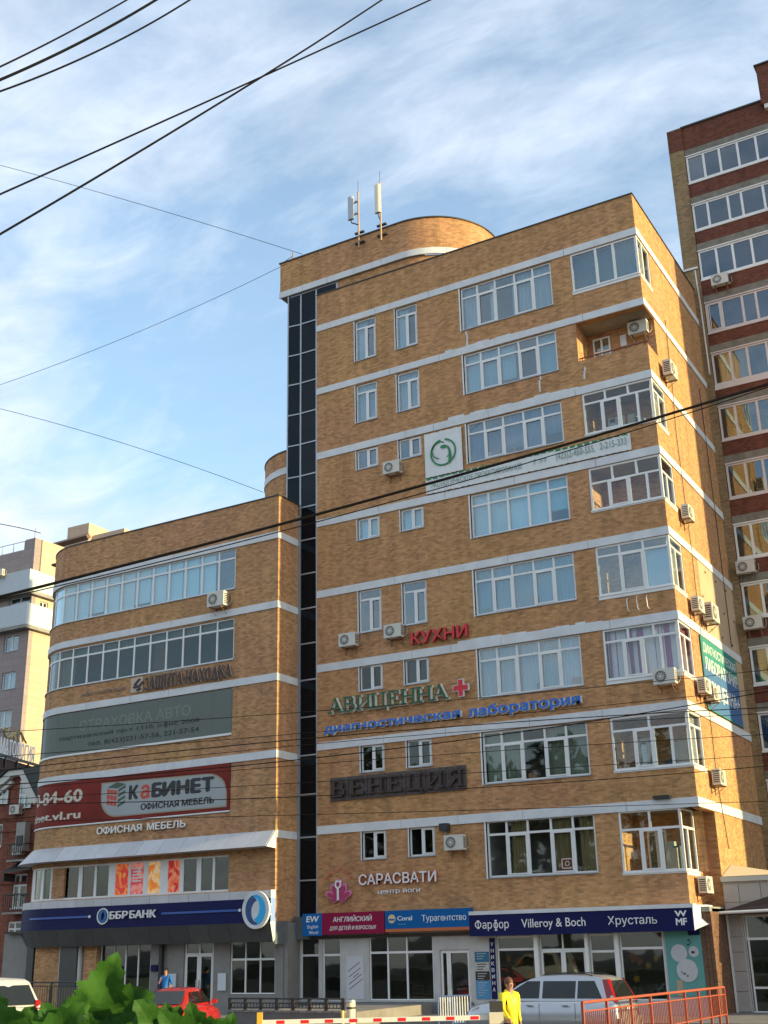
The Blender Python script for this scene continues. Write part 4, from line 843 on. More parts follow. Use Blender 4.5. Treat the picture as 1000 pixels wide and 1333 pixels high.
# small signs between the shop doors
for nm, x0, x1, z0, z1, c, lb_ in (('wall_plaque', -20.38, -19.82, 1.92, 2.26, (.01, .14, .25), 'dark teal plaque, topmost of the column of plaques by the shop door'), ('wall_plaque', -20.38, -19.82, 1.60, 1.90, (.45, .45, .44), 'pale grey plaque below the teal one in the column by the shop door'), ('wall_plaque', -20.38, -19.82, 1.29, 1.58, (.03, .02, .02), 'black plaque above the light blue one by the shop door'), ('wall_plaque', -20.38, -19.82, .66, 1.27, (.05, .26, .5), 'tall light blue plaque, lowest of the column by the shop door')):
    o = thing(nm, ((x0+x1)/2, 42, z0), lb_, 'plaque'); MB().slab(PATH_F, x0, x1, z0, z1, -.05, -.03).build('plate', mat('plaque_%.3f' % c[1], c, .4), o)
    b = MB()
    for k in range(3 if z1-z0 < .4 else 6): b.slab(PATH_F, x0+.08, x1-.1-.07*(k % 3), z1-.08-k*.085, z1-.05-k*.085, -.03, -.026)
    b.build('print_lines', mat('plaque_print', (.35, .38, .42), .5) if c[0] < .2 else DARK, o)
S = thing('vertical_sign', (-19.62, 42, 1.6), 'narrow navy vertical sign with white letters between door and shop window', 'sign')
MB().slab(PATH_F, -19.76, -19.55, .66, 2.72, -.055, -.02).build('plate', NAVY, S)
for k, c in enumerate('УНИКВИНА'): text(c, PATH_F, -19.71, -19.6, 2.45-k*.22, 2.58-k*.22, -.019, S, LETW, None, .004, single=True)
S = thing('wall_poster', (-12.45, 42, 1.9), 'turquoise poster with white patterned plates beside the crystal shop window', 'poster')
MB().slab(PATH_F, -13.17, -11.93, .75, 2.92, -.055, -.01).build('sheet', mat('poster_teal', (.10, .30, .28), .6, noise=.12, nscale=1.3), S)
PL = mat('plate_grey', (.48, .48, .50), .5, noise=.12, nscale=5)
for (x, z, r) in ((-12.72, 2.1, .28), (-12.22, 2.14, .17), (-12.5, 1.55, .36)): b = MB(); disc(b, PATH_F, x, z, r, r, -.009, .010+.02*r, 26); b.build('plate_print', PL, S)
b = MB()
for (x, z, r) in ((-12.24, 2.12, .07), (-12.6, 1.45, .05), (-12.5, 1.38, .04), (-12.68, 1.5, .03), (-12.35, 2.5, .05), (-12.3, 2.42, .04), (-12.38, 2.36, .05)): disc(b, PATH_F, x, z, r, r*.6, .0105, .003, 8)
b.build('plate_pattern', DARK, S); MB().slab(PATH_F, -12.9, -12.7, .76, 1.25, -.009, -.004).build('tan_print', mat('tan_print', (.4, .3, .2)), S)
MB().slab(PATH_F, -12.35, -11.95, 2.66, 2.92, -.009, .01).build('corner_label', NAVY, S)
# writing on the white panel, photo mark in the window
S = thing('door_notice', (-25.5, 42, 1.5), 'white panel with slanting handwritten lines left of the black shop windows', 'notice')
MB().slab(PATH_F, -25.93, -25.15, .65, 2.2, -.055, -.04).build('panel', mat('notice_white', (.58, .58, .62), .5), S)
b = MB(); random.seed(5)
for (a, z, l) in ((-25.85, 1.62, .55), (-25.82, 1.42, .6), (-25.62, 1.4, .25), (-25.82, 1.16, .62), (-25.8, .98, .62)):
    x = a
    while x < a+l*.9: q = random.uniform(.02, .06); X, zz = x, z+(x-a)*.62; poly_on(b, PATH_F, [(X, zz), (X+q, zz+q*.6), (X+q, zz+q*.6+.04), (X, zz+.035)], -.039, .003); x += q+.012
b.build('handwriting', mat('ink', (.05, .06, .10), .7), S)
o = thing('window_sticker', (-16.5, 42, 5.2), 'white rounded square camera symbol stuck on the lowest wide window', 'sticker')
b = MB(); w_ = -.088
for (x0, x1, q0, q1) in ((-16.73, -16.33, 5.34, 5.38), (-16.73, -16.33, 5.02, 5.06), (-16.75, -16.71, 5.04, 5.36), (-16.35, -16.31, 5.04, 5.36)): b.slab(PATH_F, x0, x1, q0, q1, w_, w_+.004)
disc(b, PATH_F, -16.53, 5.2, .09, .09, w_, .005, 18, rin=.68); b.build('mark', mat('sticker_pink', (.75, .45, .45), .5), o)

# signs on the low wing
S = thing('bank_letters', (-35.4, 40.1, 4), 'white letters ББР БАНК on the navy fascia', 'sign')
text('ББР', PATH_L, -36.62+28.28, -35.62+28.28, 3.85, 4.16, .32, S, LETW, None, .07, bold=.02); text('БАНК', PATH_L, -35.5+28.28, -34.08+28.28, 3.85, 4.16, .32, S, LETW, None, .07, bold=.02)
def crescent(S, s, z, r, w, d, mm, flip, nm):
    k = -1 if flip else 1; P = []
    for q_ in range(13): a_ = R(100-q_*175/12); P.append((.80*math.cos(a_), .86*math.sin(a_)))
    for q_ in range(13): a_ = R(-75+q_*175/12-8); P.append((-.16+.50*math.cos(a_), .10+.62*math.sin(a_)))
    b = MB(); n_ = len(P)
    for q_ in range(12):
        f4 = [P[q_], P[q_+1], P[n_-2-q_], P[n_-1-q_]]; pts = []
        for u_, v_ in f4: X, Y, nx, ny = PATH_L(s+k*u_*r*.92); pts.append((X+nx*(w+d), Y+ny*(w+d), z+k*v_*r))
        b.face(pts); b.face([(p_[0]-nx*d, p_[1]-ny*d, p_[2]) for p_ in pts])
    b.build(nm, mm, S)
def swirl(S, s, z, r, w, c1, c2, rim):
    disc(MB(), PATH_L, s, z, r, r*1.08, w, .10, 32).build('disc', rim, S)
    crescent(S, s, z, r, w+.10, .012, c1, True, 'lower_swoosh'); crescent(S, s, z, r, w+.10, .014, c2, False, 'upper_swoosh')
S = thing('round_bank_sign', (-28.9, 40.0, 4), 'large round white sign with two interlocked blue arcs, right end of the navy fascia', 'sign')
swirl(S, -.60, 3.98, .66, .36, mat('swoosh_dark', (.02, .07, .22), .4), mat('swoosh_cyan', (.01, .45, .85), .4), WHITE)
MB().slab(PATH_L, -.3, .03, 4.15, 4.19, .25, .38).slab(PATH_L, -.3, .03, 3.78, 3.82, .25, .38).build('bracket', LETW, S)
S = thing('round_bank_sign', (-37.05, 40.0, 4), 'small round bank emblem left of the ББР БАНК letters', 'sign')
disc(MB(), PATH_L, -8.77, 3.98, .33, .33, .301, .05, 28, rin=.86).build('ring', LETW, S)
crescent(S, -8.77, 3.98, .31, .31, .03, mat('swoosh_mid', (.04, .15, .4)), True, 'lower_swoosh'); crescent(S, -8.77, 3.98, .31, .31, .034, mat('swoosh_mid', (.04, .15, .4)), False, 'upper_swoosh')
for (a, c, lb_) in ((-13.2, -9.62, 'thin blue light bar on the fascia left of the bank letters'), (-5.5, -1.55, 'thin blue light bar on the fascia between the bank letters and the large round sign')):
    S = thing('light_bar', (-28.28+(a+c)/2, 40.2, 3.98), lb_, 'light bar'); MB().slab(PATH_L, a, c, 3.95, 4.03, .301, .34).build('bar', mat('bar_blue', (.02, .09, .38), .3), S); disc(MB(), PATH_L, c+.08, 3.99, .06, .06, .301, .05, 12).build('lamp_cap', LETW, S)
S = thing('facade_letters', (-35.4, 40.4, 7.5), 'white letters ОФИСНАЯ МЕБЕЛЬ above the metal canopy', 'sign')
text('ОФИСНАЯ', PATH_L, -37.92+28.28, -35.3+28.28, 7.42, 7.72, .04, S, LETW, mat('letter_gold_side', (.6, .45, .25), .5), .08, bold=.03); text('МЕБЕЛЬ', PATH_L, -35.0+28.28, -32.88+28.28, 7.42, 7.72, .04, S, LETW, mat('letter_gold_side', (.6, .45, .25), .5), .08, bold=.03)
S = thing('facade_letters', (-33, 40.4, 13.7), 'dark brown raised letters ЗАЩИТА-НАХОДКА with square emblem on the wing', 'sign')
BRN = mat('letter_brown', (.035, .02, .02), .5); PLT = mat('letter_tan_side', (.55, .42, .32), .6)
serif_text('ЗАЩИТА-НАХОДКА', PATH_L, -7.25, -2.32, 13.56, 14.10, .07, S, BRN, PLT, .05, grow=.05)
text('СТРАХОВАЯ КОМПАНИЯ', PATH_L, -7.1, -4.5, 14.17, 14.28, .03, S, PLT, None, .03, single=True)
MB().slab(PATH_L, -8.12, -7.42, 13.53, 14.22, .02, .06).build('emblem_plate', PLT, S); b = MB()
for k, (a, q) in enumerate(((-7.95, 13.9), (-7.75, 13.75))):
    poly_on(b, PATH_L, [(a, q), (a+.3, q+.26), (a+.42, q+.2), (a+.18, q), (a+.3, q-.1), (a+.1, q-.2), (a-.05, q-.13), (a+.06, q-.04)], .061, .02+.002*k)
b.build('emblem', BRN, S)
text('АУДИТ КОНСУЛЬТАЦИИ', PATH_L, -11.15, -8.45, 13.76, 13.90, .03, S, mat('letter_small', (.16, .11, .09), .5), PLT, .03, single=True)
# large grey mesh banner over the third row of windows and the red furniture banner
S = thing('banner', (-35, 40.4, 12), 'dark translucent mesh banner with pale faded address stretched over a window row', 'banner')
MSH = glass_mat('mesh_banner', None, .0, .3, opaque=(.15, .172, .155)); gy = mat('faded_print', (.035, .04, .04), .8); pale = mat('faded_pale', (.215, .235, .21), .8)
bs = [SLE+.05]; s = SW-.03; ed = [s]
while s > SLE+.2: s -= 1.02; ed.append(max(s, SLE+.05))
for a, c in zip(ed[1:], ed): MB().slab(PATH_L, a+.02, c-.02, 11.16, 13.06, .0, .02).build('cloth_panel', MSH, S)
b = MB().slab(PATH_L, SLE+.05, SW-.03, 11.16, 13.06, -.01, -.004)
for c in ed: b.slab(PATH_L, c-.012, c+.012, 11.16, 13.06, -.003, .016)
b.build('backing', pale, S)
text('СТРАХОВКА АВТО', PATH_L, -11.2, -4.6, 12.15, 12.62, .021, S, pale, None, .004, bold=.02, single=True)
text('партизанский пр-т 1310, офис 2008', PATH_L, -12.4, -4.1, 11.82, 12.0, .021, S, gy, None, .004, bold=.02, single=True); text('тел. 8(423)221-57-56, 221-57-54', PATH_L, -10.6, -4.1, 11.40, 11.62, .021, S, gy, None, .004, bold=.02, single=True)
MB().slab(PATH_L, SLE, SW, 11.06, 11.15, .0, .06).build('lower_trim', PVC, S)
S = thing('banner', (-35, 40.4, 9), 'large dark red office furniture banner with a grey rounded field and a cube emblem', 'banner')
RD = mat('banner_red', (.21, .028, .020), .7, noise=.3, nscale=.6, spec=.2); GF = mat('banner_grey', (.38, .41, .41), .7, noise=.06, nscale=1)
MB().slab(PATH_L, SLE-.3, SW-.02, 7.95, 9.90, .0, .035).build('cloth', RD, S)
b = MB(); pts = [(-9.5, 9.60)]+[(-9.5+.95-.95*math.cos(R(q)), 9.05-.88*math.sin(R(q))) for q in range(0, 91, 15)]+[(-2.55, 8.15), (-2.55, 8.7)]+[(-2.55-1.1+1.1*math.cos(R(q)), 8.7+.8*math.sin(R(q))) for q in range(15, 91, 15)]
poly_on(b, PATH_L, pts, .036, .006); b.build('grey_field', GF, S)
b = MB(); poly_on(b, PATH_L, [(-9.58, 9.66)]+[(p[0]-.08 if p[0] < -8 else p[0]+.06, p[1]-.05 if p[1] < 9 else p[1]+.05) for p in pts[1:]], .0355, .003); b.build('field_edge', mat('field_edge', (.35, .30, .22)), S)
KB = mat('print_black', (.015, .017, .022), .5); KR = mat('print_red', (.55, .06, .03), .5)
text('К', PATH_L, -7.92, -7.35, 8.78, 9.42, .043, S, KB, None, .004, bold=.085, single=True); text('а', PATH_L, -7.25, -6.72, 8.78, 9.56, .043, S, KR, None, .004, bold=.05, single=True)
text('БИНЕТ', PATH_L, -6.62, -3.15, 8.78, 9.42, .043, S, KB, None, .004, bold=.085, single=True); text('ОФИСНАЯ МЕБЕЛЬ', PATH_L, -7.2, -3.15, 8.30, 8.58, .043, S, KB, None, .004, bold=.055, single=True)
for k in range(3):
    for j in range(3): b = MB(); poly_on(b, PATH_L, [(-9.2+.2*k, 8.68+.24*j-.035*k), (-9.03+.2*k, 8.65+.24*j-.035*k), (-9.03+.2*k, 8.85+.24*j-.035*k), (-9.2+.2*k, 8.88+.24*j-.035*k)], .043, .004); b.build('emblem_tile', KR, S)
b = MB()
for j in range(4): poly_on(b, PATH_L, [(-8.55, 8.52+.22*j), (-8.12, 8.68+.22*j), (-8.12, 8.80+.22*j), (-8.55, 8.64+.22*j)], .043, .004)
b.build('emblem_shelf', mat('print_green', (.05, .09, .06), .5), S); b = MB(); poly_on(b, PATH_L, [(-9.2, 9.42), (-8.62, 9.34), (-8.12, 9.5), (-8.66, 9.62)], .0435, .004); b.build('emblem_top', mat('print_green', (.05, .09, .06), .5), S)
text('0-84-60', PATH_L, -14.3, -10.7, 8.95, 9.55, .036, S, mat('print_cream', (.60, .56, .46), .5), None, .004, bold=.04, single=True); text('kabinet.vl.ru', PATH_L, -15.6, -10.75, 8.22, 8.60, .036, S, mat('print_cream', (.6, .56, .46), .5), None, .004, bold=.04, single=True)
MB().slab(PATH_L, SLE-.3, SW, 7.90, 7.95, .0, .06).build('lower_trim', PVC, S)
# ------------------------------------------------------------------ air conditioners
ACW, ACD = mat('ac_case', (.62, .60, .54), .5, noise=.08, nscale=3), mat('ac_dark', (.035, .035, .035), .6)
def make_ac(wd=.80, ht=.56, dp=.30):
    t = thing('air_conditioner', (0, 0, 0), 'x', 'air conditioner'); b = MB()
    b.box(-wd/2, wd/2, -dp-.12, -.12, 0, ht); b.build('casing', ACW, t)
    c = (-wd*.14, ht*.5); r = ht*.40; b = MB(); n = 20
    for i in range(n):
        a, q = 2*math.pi*i/n, 2*math.pi*(i+1)/n; b.face([(c[0], -dp-.124, c[1]), (c[0]+r*math.cos(a), -dp-.124, c[1]+r*math.sin(a)), (c[0]+r*math.cos(q), -dp-.124, c[1]+r*math.sin(q))])
    b.build('fan_opening', ACD, t); b = MB()
    for rr in (.55, 1.0):
        for i in range(n):
            a, q = 2*math.pi*i/n, 2*math.pi*(i+1)/n; P = [(c[0]+r*k*math.cos(x), -dp-.132, c[1]+r*k*math.sin(x)) for x, k in ((a, rr), (q, rr), (q, rr-.07), (a, rr-.07))]; b.face(P)
    for i in range(8): a = math.pi*i/8; dx, dz = r*math.cos(a), r*math.sin(a); ox, oz = -math.sin(a)*.008, math.cos(a)*.008; b.face([(c[0]-dx-ox, -dp-.136, c[1]-dz-oz), (c[0]+dx-ox, -dp-.136, c[1]+dz-oz), (c[0]+dx+ox, -dp-.136, c[1]+dz+oz), (c[0]-dx+ox, -dp-.136, c[1]-dz+oz)])
    b.build('fan_grille', ACW, t); b = MB()
    for k in range(6): b.box(wd/2-.002, wd/2+.006, -dp-.08, -.16, .08+k*.07, .115+k*.07)
    b.build('side_louvres', ACD, t, kind='stuff'); b = MB()
    for k in range(6): b.box(-wd/2-.006, -wd/2+.002, -dp-.08, -.16, .08+k*.07, .115+k*.07)
    b.build('side_louvres', ACD, t, kind='stuff')
    for s_ in (-1, 1):
        b = MB(); b.box(s_*wd*.33-.02, s_*wd*.33+.02, -dp-.14, 0, -.04, 0); b.box(s_*wd*.33-.02, s_*wd*.33+.02, -.03, 0, -.3, -.04); b.tube([(s_*wd*.33, -dp-.1, -.03), (s_*wd*.33, -.02, -.28)], .012, 4); b.build('bracket', mat('bracket_rust', (.28, .17, .10), .7), t)
    MB().tube([(wd*.4, -.18, .1), (wd*.55, -.1, .05), (wd*.62, -.03, .2), (wd*.6, .0, .45)], .018, 5).build('hose', mat('hose_cream', (.5, .42, .3), .7), t)
    return t
AC0 = make_ac(); AC_used = [False]
def ac(path, s, z, label, sc=1.0, grp='air conditioners hung on the facades'):
    o = AC0 if not AC_used[0] else copy_tree(AC0); AC_used[0] = True; X, Y, nx, ny = path(s); o.location = (X, Y, z); o.rotation_euler = (0, 0, math.atan2(ny, nx)+math.pi/2); o.scale = (sc, sc, sc); o['label'] = label; o['group'] = grp; return o
PR_ = straight(0, 51.2, 0)
ac(PATH_F, -23.15, 21.72, 'white air conditioner under the seventh storey narrow windows beside the bird banner')
ac(PATH_F, -25.48, 14.40, 'white air conditioner left of the red КУХНИ letters, below the left narrow window')
ac(PATH_F, -23.28, 14.46, 'white air conditioner just left of the first red КУХНИ letter')
ac(PATH_F, -20.85, 5.88, 'white air conditioner left of the lowest wide window')
ac(PATH_F, -12.15, 11.15, 'white air conditioner with blue sticker under the purple curtained corner bay')
ac(straight(0, 43.33, 0), -12.15, 25.95, 'white air conditioner high on the inner wall of the open balcony')
ac(PATH_S, 43.75, 24.0, 'white air conditioner on the sunlit side wall next to the open balcony', 1.15)
ac(PATH_S, 44.1, 17.95, 'white air conditioner on the side wall below the sixth storey corner bay')
ac(PATH_S, 44.0, 14.2, 'dark grilled air conditioner nearer the corner of the pair on the side wall')
ac(PATH_S, 45.6, 14.15, 'tall pale air conditioner farther from the corner of the pair on the side wall', 1.25)
ac(PATH_S, 43.6, 11.0, 'air conditioner on the side wall left of the teal banner, nearer the corner')
ac(PATH_S, 44.7, 10.9, 'air conditioner touching the left edge of the teal banner')
ac(PATH_S, 44.2, 7.75, 'air conditioner on the side wall under the third storey corner bay')
ac(straight(-12.17, 0, 90), 43.2, 4.02, 'air conditioner below the lowest corner bay, beside the brick pier')
ac(PATH_L, -3.05, 16.72, 'white air conditioner at the right end of the upper ribbon window of the wing', 1.15)
ac(PR_, -10.2, 31.65, 'white air conditioner on the red brick tower, highest near its left column')
ac(PR_, -6.95, 34.75, 'white air conditioner at the right picture edge on the red brick tower')
ac(PR_, -10.75, 17.45, 'white air conditioner on the red brick tower with a dark square grille')
ac(PR_, -10.75, 14.95, 'white air conditioner on the red brick tower, the lowest one with a round fan')
o = thing('light_bracket', (-12.9, 41.95, 14.4), 'row of empty steel hooks under a corner bay window', 'bracket')
for k in range(3): MB().tube([(-13.35+k*.38, 42.0, 14.62), (-13.35+k*.38, 41.9, 14.5), (-13.33+k*.38, 41.88, 14.15), (-13.28+k*.38, 41.92, 14.05)], .02, 5).build('hook', CREAM, o)
o = thing('flood_lamp', (-21.25, 41.95, 6.9), 'dark box lamp on the facade above the lowest air conditioner', 'lamp'); MB().slab(PATH_F, -21.5, -21.15, 6.62, 6.9, .05, .3).build('housing', DARK, o); MB().slab(PATH_F, -21.36, -21.3, 6.5, 6.7, .0, .1).build('arm', METAL, o)
o = thing('flood_lamp', (-15.6, 41.95, 7.2), 'flat dark lamp lying on the lowest white band near the corner', 'lamp'); MB().slab(PATH_F, -13.05, -12.45, 7.19, 7.30, .0, .2).build('housing', DARK, o)

# antennas on the rounded block
def antenna(x, z0, z1, px, pz0, pz1, label, pm):
    o = thing('cell_antenna', (x, 41.83, z0), label, 'antenna', 'mobile antennas on the roof block')
    MB().tube([(x, 41.83, z0-.35), (x, 41.83, z1)], .045, 8).build('mast', mat('mast_tan', (.45, .30, .18), .6), o)
    MB().tube([(x, 41.83, z1), (x, 41.83, z1+.6)], .01, 4).build('whip', DARK, o)
    b = MB(); n = 10; r0 = [(px+.17*math.cos(2*math.pi*k/n), 41.63+.09*math.sin(2*math.pi*k/n), pz0) for k in range(n)]; b.loft([r0, [(a, q, pz1) for a, q, _ in r0]]); b.build('panel', pm, o)
    MB().tube([(px, 41.63, pz0), (px, 41.68, pz0-.15), (x, 41.78, pz0-.3)], .03, 6).build('feeder', DARK, o)
    for z in (z0, z0+.55): MB().box(x-.25, x+.25, 41.86, 41.98, z-.04, z+.04).build('clamp', DARK, o)
    for z in (pz0+.3, pz1-.3): MB().box(min(x, px)-.03, max(x, px)+.03, 41.68, 41.81, z, z+.05).build('arm', METAL, o)
antenna(-24.72, 33.98, 36.8, -25.02, 35.2, 36.46, 'left roof antenna with a slim grey blue panel beside its mast', mat('antenna_grey', (.42, .46, .52), .5))
antenna(-23.5, 33.98, 36.9, -23.53, 35.05, 36.6, 'right roof antenna with a bright cream panel around its mast', mat('antenna_cream', (.75, .70, .55), .5))
o = thing('tv_aerial', (-28.7, 41.9, 34.4), 'small lattice aerial at the left end of the roof block', 'antenna')
b = MB(); b.tube([(-28.7, 42.1, 34.36), (-28.7, 42.1, 34.9)], .03, 5); b.tube([(-29.2, 42.1, 34.5), (-28.7, 42.1, 34.66)], .02, 4); b.build('rod', mat('bracket_rust', (.28, .17, .10)), o)

# ------------------------------------------------------------------ red brick apartment tower on the right
A = thing('apartment_tower', (8, 58, 0), 'dark red brick apartment tower with white framed balcony glazing at the right edge', 'building')
rw = [(37.86, 39.38), (35.10, 36.56), (32.36, 33.9), (29.46, 31.02), (26.70, 28.34), (23.93, 25.57), (21.09, 22.71), (18.22, 19.8), (15.54, 17.05), (12.63, 14.21), (9.85, 11.4), (7.05, 8.6), (4.25, 5.8)]
RX0, RX1 = -11.14, -1.2
b = MB(); b.wall(PR_, RX0-.02, 29.5, 0, 41.15, [(RX0, RX1, a, c) for a, c in rw], w0=-.3); b.build('wall', BRR, A)
b = MB(); b.slab(PR_, -11.9, RX0-.021, 0, 39.85, -.3, .06); b.build('corner_column', BRB, A); b = MB(); b.slab(PR_, -11.9, RX0-.021, 39.852, 41.2, -.3, .06); b.build('column_cap', BRR, A)
b = MB(); b.box(-11.9, -11.6, 51.5, 66, 0, 41.1); b.box(-11.6, 29.5, 65.7, 66, 0, 41.1); b.box(29.2, 29.5, 51.5, 65.7, 0, 41.1); b.box(-11.6, 29.2, 51.5, 65.7, 40.6, 40.8); b.build('rear_wall', BRR, A)
MB().slab(PR_, -11.2, 29.5, 41.15, 41.24, -.4, .07).build('coping', SHEET, A); MB().slab(PR_, -7.12, 3, 40.75, 43.0, -.3, .35).build('roof_block', BRR, A); MB().slab(PR_, -7.2, 3.1, 43.0, 43.08, -.4, .42).build('coping', SHEET, A); MB().slab(PR_, -7.0, -6.3, 40.5, 40.75, -.1, .3).build('corbel', CREAM, A)
BED = mat('bedded_concrete', (.22, .205, .17), .9, noise=.35, nscale=3, bump=.5)
pvc2 = mat('pvc_pinkish', (.66, .60, .58), .45, noise=.08)
random.seed(21)
for i, (za, zb) in enumerate(rw):
    MB().slab(PR_, RX0, RX1+.3, zb+.06, zb+.42, -.02, .03).build('lintel', BED, A)
    MB().slab(PR_, RX0, RX1+.2, zb+.002, zb+.06, -.05, .06).build('drip_sill', PVC if i < 3 or i > 6 else pvc2, A)
    st = [.086, .165, .255, .345, .43, .52, .61, .70, .79, .88, .94] if i % 2 == 0 else [.075, .175, .24, .345, .42, .52, .60, .71, .79, .9]
    f = window(PR_, RX0+.02, RX1, za, zb-.002, A, st, w=-.03, gm=GLR if i not in (4, 5, 6, 7, 8, 9) else GL, fm=pvc2 if i in (3, 4, 5, 6) else PVC, fw_=.09, mullw=.055, sash=(0, 4) if i in (3,) else (), sill=False, name='balcony_glazing')
    MB().slab(PR_, RX0, RX1, za-.09 if i != 4 else za-.25, za-.002, -.05, .04).build('apron', pvc2 if i in (3, 4, 5, 6) else PVC, f)
    MB().box(RX0-.02, RX1+.05, 51.52, 52.9, za-.18, za-.1).build('balcony_floor', CONC, A)
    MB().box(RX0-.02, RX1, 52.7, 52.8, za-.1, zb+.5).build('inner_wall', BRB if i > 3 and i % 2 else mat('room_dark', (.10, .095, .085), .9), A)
    if i == 4: curtain(PR_, RX0+.35, RX0+1.6, za+.05, zb-.05, f, (.36, .27, .20), w=-.2)
    if i in (5, 6, 8, 9): curtain(PR_, RX0+3, RX0+4.2, za+.05, zb-.05, f, (.35, .36, .36), w=-.2)
    if i in (3,):
        for k in (.2, .8): MB().slab(PR_, RX0+k*1.0, RX0+k*1.0+.03, za+.1, zb-.1, -.0, .015).build('glazing_bar', PVC, f)
MB().tube([(-11.35, 51.1, 32.9), (-11.3, 51.1, 31), (-11.28, 51.1, 27.3)], .035, 5).build('gas_pipe', PVC, A)
MB().slab(straight(0, 51.13, 0), -11.95, -11.2, 32.98, 33.08, 0, .06).build('flashing', PVC, A)

# ------------------------------------------------------------------ low shop annex on the right
AX = thing('shop_annex', (-6, 47, 0), 'low annex clad in pale square panels with large windows right of the tower', 'building')
PA = straight(0, 43.9, 0); PN = mat('annex_panel', (.42, .385, .36), .6, noise=.12, nscale=1, var=.06)
MB().slab(PA, -11.5, 8, 0, 4.40, -.6, -.06).build('backing', DARK, AX) if False else None
b = MB(); b.wall(PA, -11.5, 8, 0, 4.40, [(-10.95, -7.2, .12, 3.30), (-6.9, -3.2, .12, 3.3)], w0=-.3, w1=-.03); b.build('wall', mat('annex_frame', (.45, .43, .41), .6), AX)
for k in range(5):
    MB().slab(PA, -11.48, -11.0, [.18, .82, 1.46, 2.08, 2.58][k]+.012, [.82, 1.46, 2.08, 2.58, 3.22][k]-.012, -.03, .012).build('panel', PN, AX)
xs_ = [-11.5, -10.95, -10.2, -9.3, -8.4, -7.5, -6.6, -5.7, -4.8]
for a, c in zip(xs_, xs_[1:]):
    MB().slab(PA, a+.012, c-.012, 3.72, 4.30, -.03, .012).build('panel', PN, AX); MB().slab(PA, a+.012, c-.012, 3.24, 3.70, -.03, .012).build('panel', PN, AX)
MB().slab(PA, -11.52, 8, 4.40, 4.56, -.4, .1).build('parapet_cap', mat('cap_cream', (.52, .50, .45), .6), AX)
MB().slab(PA, -11.5, -11.44, .1, 3.3, -.03, .05).build('corner_trim', PVC, AX)
b = MB(); b.prism([(-11.5, 43.85, 3.42), (-8, 43.85, 4.3), (-3, 43.85, 4.3), (-3, 43.2, 3.45), (-11.5, 43.2, 3.36)], (0, 0, .03)) if False else b.face([(-11.5, 43.2, 3.40), (-4, 43.2, 3.48), (-4, 43.86, 4.25), (-8.5, 43.86, 4.25), (-11.5, 43.86, 3.46)])
b.face([(-11.5, 43.2, 3.38), (-4, 43.2, 3.46), (-4, 43.86, 3.3), (-11.5, 43.86, 3.3)]); b.build('porch_roof', mat('porch_tar', (.07, .05, .045), .8), AX)
MB().tube([(-11.55, 43.15, 3.36), (-4, 43.15, 3.5)], .05, 8).build('gutter', PVC, AX)
window(PA, -10.93, -7.22, .14, 3.28, AX, [.02, .5], transom=2.50, gm=GLD, sill=False, name='shop_window', w=-.08); MB().slab(PA, -10.85, -7.3, .90, .97, -.13, -.05).build('rail', PVC, AX)
room(PA, -11, -7.1, .1, 3.35, AX, depth=3, m=mat('room_dim', (.42, .38, .30), .9))
b = MB(); b.box(-11.5, 8, 44.3, 50, 4.2, 4.3); b.box(-11.5, -11.3, 44.3, 51, 0, 4.25) ; b.build('roof', ROOFM, AX)
b = MB(); b.face([(-11.5, 43.9, 4.58), (-11.5, 45.4, 5.05), (-9.2, 47.5, 4.62), (-8.8, 43.9, 4.58)]); b.face([(-11.5, 43.9, 4.57), (-11.5, 45.4, 4.57), (-9.2, 47.5, 4.57), (-8.8, 43.9, 4.57)]); b.build('roof_flashing', mat('flashing_cream', (.5, .42, .32), .5), AX)

# ------------------------------------------------------------------ pale apartment block far left
KA = 62/60
def q(x, z, Yp=62): return x*KA, (z-2.5)*KA+2.5
B = thing('pale_apartment_block', (-74, 68, 0), 'mauve and peach tiled apartment block with pale blue wrapped balconies', 'building')
cxr = -63.75*KA
MAU = mat('mauve_tile', (.33, .27, .26), .7, noise=.08, nscale=.8); PEA = mat('peach_tile', (.58, .42, .29), .7, noise=.07, nscale=.8); BLC = mat('balcony_pale', (.50, .56, .60), .7, noise=.05)
def tile_fix(m_):
    nt = m_.node_tree; uv = nn(nt, 'ShaderNodeUVMap', uv_map='uv'); br = nn(nt, 'ShaderNodeTexBrick', i_Scale=1.0, i_Mortar_Size=.012, i_Brick_Width=1.2, i_Row_Height=.6, offset=0.0); nt.links.new(uv.outputs[0], br.inputs[0]); bb = nt.nodes['Principled BSDF']; c = bb.inputs['Base Color'].links[0].from_socket; mxn = nn(nt, 'ShaderNodeMix', data_type='RGBA', blend_type='MULTIPLY'); mxn.inputs[0].default_value = 1
    br.inputs['Color1'].default_value = (1, 1, 1, 1); br.inputs['Color2'].default_value = (.9, .9, .9, 1); br.inputs['Mortar'].default_value = (.6, .6, .6, 1); nt.links.new(c, mxn.inputs[6]); nt.links.new(br.outputs[0], mxn.inputs[7]); nt.links.new(mxn.outputs[2], bb.inputs['Base Color'])
tile_fix(MAU); tile_fix(PEA)
PBF = straight(0, 62, 0); PBS = straight(cxr, 0, 90); zz = lambda z: (z-2.5)*KA+2.5
fh = [(-66.1, -64.5, 20.7, 23.1), (-66.5, -64.9, 17.2, 19.8), (-67.2, -65.2, 13.6, 16.2)]
fholes = []
for y0, y1, xa, xb in ((826, 853, 4, 25), (875, 902, 1, 21), (925, 953, -8, 16), (975, 1003, -12, 10)):
    p0 = aY(xa, y1, 62); p1 = aY(xb, y0, 62); fholes.append((p0.x, p1.x, p0.z+.2, p1.z+.1))
up1 = aY(10, 745, 62); fholes.append((-68.2, -66.0, zz(26.2), zz(27.3)))
